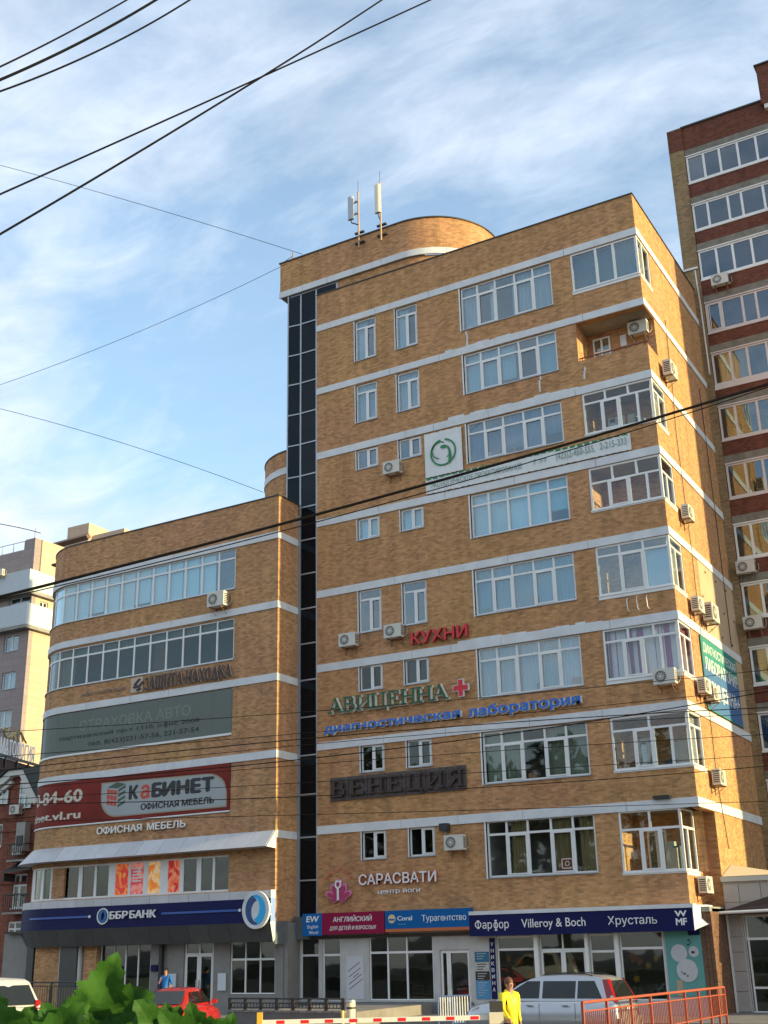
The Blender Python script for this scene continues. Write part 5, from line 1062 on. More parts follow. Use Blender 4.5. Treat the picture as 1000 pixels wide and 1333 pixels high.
b = MB(); b.wall(PBF, -95, cxr, 0, zz(29.1), fholes, w0=-.4); b.build('front_wall', MAU, B)
b = MB(); b.wall(PBS, 62.4, 76, 0, zz(29.1), [(62.9, 63.7, zz(25.9), zz(27.0))], w0=-.4); b.build('side_wall', PEA, B)
b = MB(); b.slab(PBF, -95, cxr-.9, zz(29.12), zz(30.85), -.4, .25); b.slab(PBF, cxr-.9, cxr+.15, zz(29.12), zz(31.6), -.4, .25); b.build('attic_front', MAU, B)
MB().slab(PBS, 62.41, 76, zz(29.12), zz(31.6), -.4, .25).build('attic_side', PEA, B)
b = MB(); b.box(-95, cxr-.4, 62.4, 76, zz(29), zz(29.1)); b.box(-95, cxr, 75.6, 76, 0, zz(29)); b.build('roof', ROOFM, B)
for (za, zb) in ((27.5, 29.05), (24.9, 26.5)):
    MB().slab(PBF, -95, cxr+.199, zz(za), zz(zb), .55, .7).build('balcony_parapet', BLC, B); MB().slab(PBS, 61.3, 76, zz(za), zz(zb), .2, .35).build('balcony_parapet', BLC, B)
    MB().box(-95, cxr+.34, 61.31, 62.0, zz(za)-.25, zz(za)-.002).build('balcony_slab', CONC, B); MB().box(cxr, cxr+.34, 62.0, 76, zz(za)-.25, zz(za)-.002).build('balcony_slab', CONC, B)
for k, h in enumerate(fholes): window(PBF, h[0], h[1], h[2], h[3], B, [.5], gm=GL, w=-.15); fr = MB().slab(PBF, h[0], h[1], h[2], h[3], -.7, -.6).build('room_back', mat('room_pale', (.4, .42, .42)), B)
window(PBS, 62.9, 63.7, zz(25.9), zz(27.0), B, [.5], gm=GLD, w=-.15); MB().slab(PBS, 62.8, 63.8, zz(25.8), zz(27.1), -.7, -.6).build('room_back', DARK, B)
for k in range(12): MB().tube([(cxr-1.1-k*1.2, 61.9, zz(30.85)), (cxr-1.1-k*1.2, 61.9, zz(31.6))], .03, 4).build('rail_post', METAL, B)
MB().tube([(cxr-1, 61.9, zz(31.58)), (-82, 61.9, zz(31.58))], .03, 4).build('rail', METAL, B)
MB().tube([(cxr-.3, 62.1, zz(31.6)), (cxr-.3, 62.1, zz(32.5))], .04, 4).build('roof_rod', METAL, B)
b = MB(); p0 = aY(96, 690, 72); p1 = aY(127, 700, 72); b.box(p0.x-1.5, p1.x+3, 72, 76, 25, p1.z+.3); b.box(p0.x-.2, p1.x-.6, 71.5, 74, 25, p0.z+.1); b.build('penthouse', PEA, B)
b = MB(); q0, q1 = aY(66, 707, 70), aY(104, 701, 70); b.tube([(q0.x-2, 70, q0.z-.4), (q1.x+1, 70, q1.z)], .3, 4); b.build('roof_beam', mat('beam_brown', (.16, .09, .06), .7), B)
for k in range(3): ac(straight(0, 61.3, 0), cxr-2.6-k*1.0, zz(28.9), 'small air conditioner on the top balcony of the pale block, %s of three' % ['right', 'middle', 'left'][k], .9, 'air conditioners on the pale block')

# maroon block with the dentistry sign, small red house with a white gable
MRN = mat('maroon_wall', (.075, .035, .035), .8, noise=.15, nscale=1)
D_ = thing('maroon_block', (-60, 55, 0), 'dark maroon blank walled block carrying a dentistry roof sign', 'building')
dpx = straight(-54.55, 49.2, 107.8)
b = MB(); b.prism([(-54.55, 49.2, 0), (-57.2, 57.5, 0), (-75, 57.5, 0), (-75, 49.2, 0)], (0, 0, 13.5)); b.build('walls', MRN, D_)
sA, sB = .6, 6.4
S = thing('roof_sign', (-55.5, 52, 13.7), 'white dentistry letters СТОМАТОЛОГИЯ standing along the maroon roof edge', 'sign')
dpath = lambda s: (-54.55-.3057*s, 49.2+.9521*s, .9521, .3057)
MB().slab(dpath, -1.6, 6.3, 13.55, 13.70, .05, .15).build('sign_rail', DARK, S)
for k in range(6): MB().slab(dpath, -1.2+k*1.4, -1.12+k*1.4, 13.0, 13.6, .0, .1).build('bracket', DARK, S)
text('СТОМАТОЛОГИЯ', dpath, -.6, 4.95, 13.72, 14.66, .1, S, LETW, None, .03, bold=.012)
S = thing('roof_sign', (-55.5, 52, 14.8), 'small gold script sign above the white dentistry letters', 'sign')
text('Жемчуг', dpath, 2.2, 5.6, 14.85, 15.4, .1, S, mat('gold_letter', (.45, .34, .14), .4, .3), None, .08, bold=.03) if False else None
b = MB(); random.seed(8)
for k in range(6):
    cxs = 1.2+k*.42; pts = [dpath(cxs+.26*math.cos(t)+.1*t)[:2]+(15.05+.28*math.sin(t*1.0+k),) for t in [i*.7 for i in range(9)]]; b.tube(pts, .06, 5)
b.build('script', mat('gold_letter', (.45, .34, .14), .4, .3), S)
H = thing('red_house', (-55, 49, 0), 'small red brick house with a white clipped gable and white windows at the left edge', 'house')
PH = straight(0, 48, 0)
hh = []
for (x0, y0, x1, y1) in ((-22, 1048, -4, 1070), (19, 1076, 41, 1108), (-20, 1072, 4, 1104), (14, 1137, 36, 1183), (8, 1199, 30, 1229), (3, 1258, 20, 1270), (-25, 1199, -6, 1229), (-25, 1137, -6, 1183)):
    p0, p1 = aY(x0, y1, 48), aY(x1, y0, 48); hh.append((p0.x, p1.x, p0.z, p1.z))
gw = []
for (x0, y0, x1, y1) in ((-4, 1028, 13, 1048), (26, 1020, 44, 1053)): p0, p1 = aY(x0, y1, 48), aY(x1, y0, 48); gw.append((p0.x, p1.x, p0.z, p1.z))
gx0, gx1 = aY(-34, 1040, 48).x, aY(57, 1038, 48).x
b = MB(); b.wall(PH, -62, -48.3, 0, 10.3, hh+[g_ for g_ in gw if 0], w0=-.3)
b.build('wall', BRH, H)
zt = 12.1; tx0, tx1 = aY(18, 1004, 48).x, aY(37, 1005, 48).x
b = MB(); b.prism([(gx0+.3, 47.99, 10.3), (gx1-.3, 47.99, 10.3), (tx1+.0, 47.99, zt-.2), (tx0, 47.99, zt-.2)], (0, .3, 0)); b.build('gable_wall', BRH, H)
def board(p, q, wd, nm='barge_board', yy=47.6, d=.35):
    (x0, z0), (x1, z1) = p, q; l = math.hypot(x1-x0, z1-z0); ox, oz = (z1-z0)/l*wd, -(x1-x0)/l*wd
    b = MB(); b.prism([(x0, yy, z0), (x1, yy, z1), (x1+ox, yy, z1+oz), (x0+ox, yy, z0+oz)], (0, d, 0)); b.build(nm, mat('house_white', (.66, .66, .62), .6), H)
board((gx1, 10.35), (tx1, zt), -.38); board((tx1, zt), (tx0, zt+.02), -.32, yy=47.604); board((tx0, zt), (gx0, 10.35-.0), -.38, yy=47.61)
board((gx1-.55, 10.3), (tx1-.15, zt-.5), -.2, yy=47.75); board((tx0+.1, zt-.5), (gx0+.6, 10.35), -.2, yy=47.75)
b = MB(); b.prism([(gx1+.05, 47.5, 10.35), (tx1+.03, 47.5, zt+.03), (tx0-.03, 47.5, zt+.03), (gx0-.1, 47.5, 10.35), (gx0-.1, 47.5, 10.45), (tx0-.03, 47.5, zt+.12), (tx1+.05, 47.5, zt+.12), (gx1+.15, 47.5, 10.4)], (0, 6, 0)); b.build('roof', mat('roof_shingle', (.035, .05, .045), .8, noise=.3, nscale=6), H)
p0, p1 = aY(-10, 1018, 50), aY(16, 997, 50); b = MB(); b.prism([(-62, 49, 10.6), (-48.4, 49, 10.6), (-50.5, 51, p1.z), (-62, 51, p1.z)], (0, 3, 0)); b.build('main_roof', mat('roof_shingle', (.035, .05, .045)), H)
for k, g_ in enumerate(gw): f = MB(); P47 = straight(0, 47.96, 0); MB().slab(P47, g_[0]-.02, g_[1]+.02, g_[2]-.03, g_[3]+.03, -.02, .0).build('window_backing', DARK, H); window(P47, g_[0], g_[1], g_[2], g_[3], H, [.5], transom=g_[2]+.55*(g_[3]-g_[2]), gm=GL, w=.04, sill=False)
for h in hh:
    window(PH, h[0], h[1], h[2], h[3], H, [.45], transom=h[2]+.66*(h[3]-h[2]), gm=GLD, w=-.1, sill=2, fw_=.09, mullw=.07); MB().slab(PH, h[0], h[1], h[2], h[3], -.6, -.5).build('room_back', mat('room_pale', (.4, .42, .42)), H)
for z in (9.55, 8.85, 6.1): MB().slab(PH, -62, -48.3, z, z+.09, -.02, .07).build('brick_course', BRH, H)
for (x0, x1, yb, yt) in ((12, 36, 1120, 1098), (6, 46, 1188, 1163)):
    p0, p1 = aY(x0, yb, 47.4), aY(x1, yt, 47.4)
    o = thing('iron_balcony', (p0.x, 47.5, p0.z), 'black iron balcony on the red house, '+('upper small one holding an air conditioner' if yb == 1120 else 'lower wide one'), 'balcony')
    MB().box(p0.x, p1.x, 47.2, 48, p0.z-.1, p0.z).build('slab', CONC, o); MB().box(p0.x, p1.x, 47.2, 47.24, p1.z-.03, p1.z+.03).build('top_rail', DARK, o); n = int((p1.x-p0.x)/.16)
    for k in range(n+1): MB().box(p0.x+k*.16, p0.x+k*.16+.025, 47.21, 47.235, p0.z, p1.z).build('baluster', DARK, o)
    for xx in (p0.x, p1.x-.03): MB().box(xx, xx+.03, 47.24, 48, p1.z-.03, p1.z+.03).build('side_rail', DARK, o)
for (x, y, lb_, s_) in ((21, 1060, 'air conditioner under the gable of the red house', .9), (24, 1113, 'air conditioner inside the small iron balcony of the red house', .9), (19, 1246, 'air conditioner low on the red house wall', .8)):
    p = aY(x, y, 47.8); ac(PH, p.x, p.z, lb_, s_, 'air conditioners on the red house')
p = aY(35, 1108, 47.9); o = thing('satellite_box', tuple(p), 'tall grey dented unit on the red house beside its window', 'air conditioner'); MB().box(p.x-.5, p.x+.15, 47.5, 47.9, p.z, p.z+1.5).build('casing', mat('grey_unit', (.34, .34, .32), .6, noise=.2), o); MB().box(p.x-.4, p.x+.05, 47.45, 47.5, p.z+.3, p.z+.8).build('grille', DARK, o)
p0, p1 = aY(4, 1137, 47.2), aY(40, 1127, 47.2); o = thing('door_awning', tuple(p0), 'grey metal awning over the lower balcony of the red house', 'awning'); MB().prism([(p0.x, 47.1, p0.z), (p0.x+.3, 48, p0.z+.55), (p1.x, 48, p0.z+.55), (p1.x, 47.1, p0.z+.1)], (0, 0, .06)).build('sheet', SHEET, o); MB().box(p0.x, p0.x+.1, 47.2, 48, p0.z-.4, p0.z).build('side_panel', SHEET, o)

# ------------------------------------------------------------------ overhead wires
def wire(pts, d, r, label, ext=.35, sag=0, two=False):
    P = [aD(x, y, dd) for (x, y), dd in zip(pts, d)]
    f = lambda t: P[0]*((t-.5)*(t-1)/(.5)) + P[1]*(t*(t-1)/(-.25)) + P[2]*(t*(t-.5)/(.5))
    # parameter of the middle control follows its place along the wire
    tm = (P[1]-P[0]).length/((P[1]-P[0]).length+(P[2]-P[1]).length)
    f = lambda t: P[0]*((t-tm)*(t-1)/(tm)) + P[1]*(t*(t-1)/(tm*(tm-1))) + P[2]*(t*(t-tm)/(1-tm))
    b = MB(); b.tube([f(-ext+(1+2*ext)*i/30) for i in range(31)], r, 6); o = b.build('power_line', STEEL); tag(o, label, 'wire', 'wires strung across the view'); return o
D1 = (11, 12, 13)
wire([(0, 87), (84, 45), (165, 0)], D1, .010, 'topmost of the three parallel wires in the upper left corner')
wire([(0, 104), (105, 55), (203, 0)], D1, .015, 'middle and thickest of the three wires in the upper left corner')
wire([(0, 119), (128, 66), (247, 0)], D1, .010, 'lowest of the three parallel wires in the upper left corner')
wire([(0, 253), (332, 104), (560, 0)], (13, 15, 17), .011, 'wire crossing the sky at the flatter slope of the crossing pair')
wire([(0, 305), (325, 110), (497, 0)], (11, 13, 15), .011, 'wire crossing the sky at the steeper slope of the crossing pair')
wire([(0, 215), (190, 268), (394, 331)], (48, 47, 46.5), .010, 'thin faint wire falling to the left end of the roof block', ext=0)
wire([(0, 501), (190, 428), (372, 344)], (48, 47, 46.5), .009, 'thin wire rising to the top left corner of the roof block', ext=0)
wire([(0, 532), (170, 580), (343, 641)], (46, 46, 46), .010, 'thin wire falling to the low wing roof beside the pavilion', ext=0)
wire([(0, 682), (30, 688), (53, 694)], (64, 66, 68), .022, 'short faint wire reaching the rod on the pale block', ext=0)
wire([(0, 777), (415, 669), (1000, 500)], (16, 17, 18), .021, 'thickest black cable crossing both brick buildings')
wire([(0, 780), (380, 688), (1000, 504)], (16, 17, 18), .008, 'thinner cable sagging just under the thickest black cable')
LW = [((953, 931, 872), .006, 'highest of the lower wires, passing over the blue letters'), ((985, 959, 896), .006, 'thin lower wire second from the top'), ((1003, 967, 921), .009, 'double weight lower wire below the thin ones'), ((1012, 975, 929), .006, 'thin lower wire just under the heavier one'), ((1022, 994, 900), .010, 'heavier lower wire that rises most steeply to the right'), ((1029, 1000, 956), .006, 'lower wire passing the ВЕНЕЦИЯ sign top'), ((1041, 1022, 983), .006, 'lower wire crossing the brown ВЕНЕЦИЯ letters'), ((1047, 1039, 997), .008, 'lower wire passing the foot of the brown letters'), ((1070, 1062, 1043), .006, 'lowest wire, just above the lowest white band')]
for ys, r, lb_ in LW: wire([(0, ys[0]), (340, ys[1]), (1000, ys[2])], (20, 21, 22), r, lb_)
b = MB(); 
for k in range(2): b.tube([aY(300-k*10, 790+k*5, 40.2), aY(240-k*3, 860, 40.2), aY(100-k*20, 940+k*12, 40.2)], .012, 4)

# ------------------------------------------------------------------ street furniture
RR = mat('railing_red', (.42, .095, .055), .5, noise=.1, nscale=6)
p0, p1 = aD(758, 1305, 28), aD(942, 1285, 35.5); zt0, zt1 = p0.z, p1.z; gz = .0
o = thing('red_railing', (p0.x, p0.y, 0), 'long orange red metal railing with thin bars in front of the porcelain shop', 'railing')
def lerp(a, c, t): return Vector(a)*(1-t)+Vector(c)*t
n = 10; A0, A1 = Vector((p0.x, p0.y, zt0)), Vector((p1.x, p1.y, zt1))
MB().tube([A0, A1], .035, 8).build('top_rail', RR, o); MB().tube([A0-Vector((0, 0, .2)), A1-Vector((0, 0, .2))], .02, 6).build('middle_rail', RR, o); MB().tube([A0-Vector((0, 0, .85)), A1-Vector((0, 0, .75))], .02, 6).build('bottom_rail', RR, o)
ts = [0, .14, .29, .42, .55, .67, .78, .87, .94, 1.0]
for t in ts: q_ = lerp(A0, A1, t); MB().box(q_.x-.03, q_.x+.03, q_.y-.03, q_.y+.03, 0.0, q_.z).build('post', RR, o)
nb = 90
for k in range(nb): q_ = lerp(A0, A1, (k+.5)/nb); MB().box(q_.x-.009, q_.x+.009, q_.y-.009, q_.y+.009, q_.z-.8, q_.z-.2).build('baluster', RR, o)
def rail_fence(pa, pb, z0, z1, label, step=.14, posts=5, mm=DARK, nm='black_railing'):
    o = thing(nm, (pa[0], pa[1], z0), label, 'railing'); pa, pb = Vector((*pa, 0)), Vector((*pb, 0)); l = (pb-pa).length
    U = Vector((0, 0, 1)); MB().tube([pa+U*z1, pb+U*z1], .03, 6).build('top_rail', mm, o); MB().tube([pa+U*(z1-.14), pb+U*(z1-.14)], .018, 5).build('middle_rail', mm, o); MB().tube([pa+U*(z0+.08), pb+U*(z0+.08)], .018, 5).build('bottom_rail', mm, o)
    for k in range(posts+1): q_ = lerp(pa, pb, k/posts); MB().box(q_.x-.05, q_.x+.05, q_.y-.05, q_.y+.05, z0, z1+.03).build('post', mm, o)
    for k in range(int(l/step)): q_ = lerp(pa, pb, (k+.5)*step/l); MB().box(q_.x-.011, q_.x+.011, q_.y-.011, q_.y+.011, z0+.08, z1-.14).build('baluster', mm, o)
    return o
q0, q1 = aD(300, 1300, 41), aD(447, 1300, 38.5)
zr = .5*(q0.z+q1.z)
WL = thing('low_wall', (q0.x, q0.y, 0), 'low grey granite wall along the platform under the black railing', 'wall')
b = MB(); b.prism([(q0.x, q0.y-.15, 0), (q1.x, q1.y-.15, 0), (q1.x, q1.y+.3, 0), (q0.x, q0.y+.3, 0)], (0, 0, zr-.42)); b.build('wall_body', mat('wall_granite', (.16, .145, .135), .7, noise=.2, nscale=1.5), WL)
random.seed(3)
for k in range(14):
    t0, t1 = k/14, (k+1)/14; a, c = lerp((q0.x, q0.y, 0), (q1.x, q1.y, 0), t0+.004), lerp((q0.x, q0.y, 0), (q1.x, q1.y, 0), t1-.004)
    MB().prism([(a.x, a.y-.17, zr-.42), (c.x, c.y-.17, zr-.42), (c.x, c.y+.32, zr-.42), (a.x, a.y+.32, zr-.42)], (0, 0, .06)).build('coping_stone', mat('coping_granite', (.26, .24, .22), .7, noise=.2, nscale=2, var=.1), WL)
rail_fence((q0.x, q0.y), (q1.x, q1.y), zr-.36, zr, 'black iron railing on the low granite wall in front of the English school', .14, 7)
q0, q1 = aD(30, 1279, 50), aD(150, 1279, 47)
rail_fence((q0.x, q0.y), (q1.x, q1.y), .14, q0.z, 'black iron railing in front of the dark column at the left', .15, 3)
# bollard lamp
p = aD(457, 1326, 38); o = thing('bollard_lamp', (p.x, p.y, 0), 'short white cylindrical bollard lamp beside the black railing', 'bollard')
MB().tube([(p.x, p.y, 0), (p.x, p.y, .86)], .15, 14).build('body', mat('bollard_cream', (.70, .62, .48), .5), o); MB().tube([(p.x, p.y, .862), (p.x, p.y, .93)], [.17, .15], 14).build('cap', METAL, o); MB().tube([(p.x, p.y, .66), (p.x, p.y, .72)], .153, 14).build('ring', DARK, o)
p = aD(446, 1322, 38); o = thing('bollard', (p.x, p.y, 0), 'thin yellow bollard left of the white bollard lamp', 'bollard'); MB().tube([(p.x, p.y, 0), (p.x, p.y, .62)], .06, 8).build('post', mat('bollard_yellow', (.7, .5, .2), .6), o)
# crowd barriers
BLB = mat('barrier_blue', (.10, .16, .34), .5)
for k, (xa, xb, d) in enumerate(((570, 592, 38), (588, 612, 37))):
    a, c = aD(xa, 1300, d), aD(xb, 1300, d); o = thing('crowd_barrier', (a.x, a.y, 0), ['left', 'right'][k]+' blue and white crowd barrier in front of the travel agency door', 'barrier', 'crowd barriers by the door')
    z1 = .98+.05*k
    for pt in (a, c): MB().tube([(pt.x, pt.y, 0), (pt.x, pt.y, z1)], .025, 6).build('post', BLB, o)
    for z in (z1, .25): MB().tube([(a.x, a.y, z), (c.x, c.y, z)], .025, 6).build('rail', BLB, o)
    for j in range(1, 7): q_ = lerp((a.x, a.y, 0), (c.x, c.y, 0), j/7); MB().tube([(q_.x, q_.y, .25), (q_.x, q_.y, z1)], .018, 5).build('bar', PVC, o)
# boom barrier
a, c = aD(338, 1331, 24.5), aD(640, 1328, 24.5); o = thing('boom_barrier', (c.x, c.y, 0), 'white boom barrier with short red stripes across the car park entrance', 'barrier')
YB = mat('barrier_yellow', (.70, .42, .04), .45)
dirv = (c-a).normalized(); nrm = Vector((-dirv.y, dirv.x, 0)); U = Vector((0, 0, 1))
def obox(p, q_, hw, z0, z1, mm, nm, par): MB().prism([p-nrm*hw+U*(z0-p.z), q_-nrm*hw+U*(z0-q_.z), q_+nrm*hw+U*(z0-q_.z), p+nrm*hw+U*(z0-p.z)], (0, 0, z1-z0)).build(nm, mm, par)
bz = a.z; obox(a, c, .03, bz-.045, bz+.045, mat('boom_white', (.75, .72, .66), .5), 'boom', o)
for k in range(9): p = a+dirv*(.35+k*.5); obox(p, p+dirv*.17, .033, bz-.035, bz+.03, REDS, 'stripe', o)
obox(c-dirv*.05, c+dirv*.24, .12, bz-.12, bz+.10, mat('boom_head', (.60, .56, .46), .5), 'boom_head', o); obox(c-dirv*.35, c+dirv*.55, .2, 0, bz-.16, YB, 'cabinet', o); obox(c-dirv*.02, c+dirv*.24, .10, bz+.11, bz+.30, ACD, 'lamp_hood', o)
obox(a-dirv*.05, a+dirv*.06, .06, 0, bz+.19, YB, 'rest_post', o)
o2 = thing('kerb_block', tuple(aD(390, 1331, 26)), 'yellow concrete kerb piece behind the boom', 'kerb'); p = aD(372, 1331, 26); q_ = aD(400, 1331, 26); obox(p, q_, .2, 0, p.z+.05, YB, 'block', o2)

# ------------------------------------------------------------------ vehicles
CG = glass_mat('car_glass', None, .0, 1.0, opaque=(.015, .018, .018)); TY = mat('tyre', (.02, .02, .02), .85); RIM = mat('alloy_rim', (.45, .43, .40), .35, .8)
TLR = mat('tail_lamp_red', (.30, .008, .01), .25, coat=.3); CHR = mat('chrome', (.6, .6, .6), .2, 1.0); PLATE = mat('number_plate', (.6, .6, .58), .5)
def make_car(name, label, loc, heading, L_, Wd, prof, roof, paint, belt, wheelr=.34, wb=(-.30, .30), rear_tall=False, plate='А 845', parts=None):
    """prof: list of (x along car -.5..+.5 [front +], z top of lower body, half width factor); roof: list of (x, z) of the greenhouse outline"""
    t = thing(name, loc, label, 'car'); ox, oy, oz = loc; ca, sa = math.cos(heading), math.sin(heading)
    def P(x, y, z): return (ox+x*ca-y*sa, oy+x*sa+y*ca, oz+z)
    hw = Wd/2; rings = []
    for (x, zt, k) in prof:
        X = x*L_; w_ = hw*k; zb = .22 if abs(x) < .47 else .34
        rings.append([P(X, -w_*.90, zb), P(X, -w_*.99, zb+.12), P(X, -w_, .55 if zt > .6 else zt*.8), P(X, -w_*.97, zt-.10), P(X, -w_*.88, zt-.02), P(X, -w_*.45, zt+.015), P(X, 0, zt+.025), P(X, w_*.45, zt+.015), P(X, w_*.88, zt-.02), P(X, w_*.97, zt-.10), P(X, w_, .55 if zt > .6 else zt*.8), P(X, w_*.99, zb+.12), P(X, w_*.90, zb)])
    body = MB(); body.loft(rings); body = body.build('body', paint, t)
    # greenhouse: pillars + roof as painted shell, glass panels slightly proud
    ins = lambda z: hw*(.86-.20*max(0, (z-belt))/(roof[1][1]-belt+.01))
    pts = [(x*L_, z) for x, z in roof]; b = MB(); n = len(pts)
    cs = lambda x, z: [P(x, -ins(z), z), P(x, -ins(z)*.6, z+.02), P(x, 0, z+.03), P(x, ins(z)*.6, z+.02), P(x, ins(z), z)]
    up_ = [cs(x, z) for x, z in pts]
    for A_, B_ in zip(up_, up_[1:]):
        for k in range(4): b.face((A_[k], A_[k+1], B_[k+1], B_[k]), smooth=True)
    for sd in (-1, 1): b.face([P(x, sd*ins(z), z) for x, z in pts])
    b.build('cabin', paint, t)
    return t, P, ins, pts
def quadp(P, pts, m_, nm, par): b = MB(); b.face([P(*p) for p in pts]); return b.build(nm, m_, par)
def wheel(P, t, x, y, r, sd):
    b = MB(); n = 20; R0 = [[P(x+r*k*math.cos(2*math.pi*i/n), y+sd*w_, r+r*k*math.sin(2*math.pi*i/n)) for i in range(n)] for k, w_ in ((.7, -.18), (.96, -.18), (1, -.15), (1, .0), (.96, .03), (.68, .035))]
    b.loft(R0); wh = b.build('tyre', TY, t); b = MB(); b.face([P(x+r*.68*math.cos(2*math.pi*i/n), y+sd*.02, r+r*.68*math.sin(2*math.pi*i/n)) for i in range(n)]); b.build('rim_well', DARK, wh)
    b = MB()
    for s_ in range(5):
        a = 2*math.pi*s_/5; c0 = [(r*.12*math.cos(a+1.2), r*.12*math.sin(a+1.2)), (r*.66*math.cos(a+.16), r*.66*math.sin(a+.16)), (r*.66*math.cos(a-.16), r*.66*math.sin(a-.16)), (r*.12*math.cos(a-1.2), r*.12*math.sin(a-1.2))]; b.face([P(x+u, y+sd*.04, r+v) for u, v in c0])
    for i in range(n): a, c = 2*math.pi*i/n, 2*math.pi*(i+1)/n; b.face([P(x+r*k*math.cos(q_), y+sd*.041, r+r*k*math.sin(q_)) for q_, k in ((a, .6), (c, .6), (c, .69), (a, .69))])
    b.build('rim', RIM, wh)
    b = MB(); 
    for i in range(14): a, c = math.pi*i/14, math.pi*(i+1)/14; b.face([P(x+r*k*math.cos(q_), y-sd*.0+sd*.005, r+r*k*math.sin(q_)) for q_, k in ((a, 1.02), (c, 1.02), (c, 1.16), (a, 1.16))])
    b.build('wheel_arch', mat('arch_black', (.02, .02, .02), .8), t)
def side_windows(P, ins, t, spans, zb, ztop, sd):
    for (xa, xb, xc, xd) in spans:   # bottom front/back, top back/front
        quadp(P, [(xa, sd*(ins(zb)+.012), zb), (xb, sd*(ins(zb)+.012), zb), (xc, sd*(ins(ztop)+.012), ztop), (xd, sd*(ins(ztop)+.012), ztop)], CG, 'side_window', t)
# silver SUV: nose to the left, tail towards the camera's right
SIL = mat('silver_paint', (.46, .47, .49), .28, .55, coat=.6)
ctr = aD(716, 1304, 33); hd = math.atan2(.47, -.88)
LS_ = 4.6; suv, P, ins, pts = make_car('silver_suv', 'silver four wheel drive estate car with tall red tail lamps behind the red railing', (ctr.x, ctr.y, 0), math.radians(180)-math.radians(2), LS_, 1.8,
  [(-.5, .80, .90), (-.49, 1.02, .96), (-.46, 1.06, 1), (-.3, 1.06, 1), (0, 1.05, 1), (.2, 1.03, 1), (.28, 1.02, .99), (.38, .98, .97), (.45, .90, .93), (.485, .76, .86), (.5, .6, .8)],
  [(-.485, 1.04), (-.435, 1.53), (-.37, 1.63), (-.17, 1.68), (-.02, 1.655), (.06, 1.58), (.13, 1.45), (.28, 1.03)], SIL, 1.04, .36)
for sd in (-1, 1):
    side_windows(P, ins, suv, [(-1.86, -1.15, -1.15, -1.62), (-1.08, -.12, -.12, -1.08), (-.02, 1.10, .36, -.02)], 1.10, 1.53, sd)
    for x in (-1.35, 1.38): wheel(P, suv, x, sd*.80, .36, sd)
    b = MB(); e_ = .014
    lo_, hi_ = [(-2.262, ins(1.0)+e_, .98), (-2.02, ins(1.0)+e_, 1.0), (-1.84, ins(1.56)+e_, 1.56), (-1.985, ins(1.56)+e_, 1.57)], [(-2.262, ins(1.0)+e_, .98), (-2.262, ins(1.0)-.20, .98), (-2.03, ins(1.56)-.10, 1.57), (-1.985, ins(1.56)+e_, 1.57)]
    for qd in (lo_, hi_): b.face([P(x_, sd*y_, z_) for x_, y_, z_ in qd])
    b.build('tail_lamp', TLR, suv)
    for x in (-1.12, -.07): MB().tube([P(x, sd*.895, .5), P(x, sd*.892, .75), P(x, sd*.875, .98)], .006, 4).build('door_gap', DARK, suv)
    MB().tube([P(-1.55, sd*.55, 1.655), P(-1.4, sd*.55, 1.70), P(-.25, sd*.55, 1.715), P(-.1, sd*.55, 1.68)], .016, 6).build('roof_rail', DARK, suv)
    for x in (-.95, .1): MB().tube([P(x, sd*.915, .93), P(x+.2, sd*.915, .93)], .018, 6).build('door_handle', SIL, suv)
    b = MB(); c0 = P(.92, sd*.98, 1.12); b.loft([[P(.85+dx, sd*(.98+dy), 1.12+dz) for dy, dz in ((-.1, -.07), (.1, -.07), (.1, .07), (-.1, .07))] for dx in (0, .12)]); b.build('wing_mirror', SIL, suv)
    MB().prism([P(2.05, sd*.55, .78), P(2.22, sd*.55, .74), P(2.05, sd*.82, .74), P(1.8, sd*.86, .86)], (0, 0, .05)).build('headlight', PVC, suv)
quadp(P, [(-2.235, -.62, 1.10), (-2.235, .62, 1.10), (-2.04, .52, 1.53), (-2.04, -.52, 1.53)], CG, 'rear_window', suv)
quadp(P, [(1.25, -.70, 1.09), (1.25, .70, 1.09), (.45, .58, 1.59), (.45, -.58, 1.59)], CG, 'windscreen', suv)
b = MB(); b.prism([P(-2.315, -.26, .78), P(-2.315, .26, .78), P(-2.32, .26, .90), P(-2.32, -.26, .90)], Vector(P(-.01, 0, 0))-Vector(P(0, 0, 0))); b.build('number_plate', PLATE, suv)
b = MB(); b.prism([P(-2.30, -.85, .35), P(-2.30, .85, .35), P(-2.34, .85, .62), P(-2.34, -.85, .62)], Vector(P(-.03, 0, 0))-Vector(P(0, 0, 0))); b.build('bumper', SIL, suv)
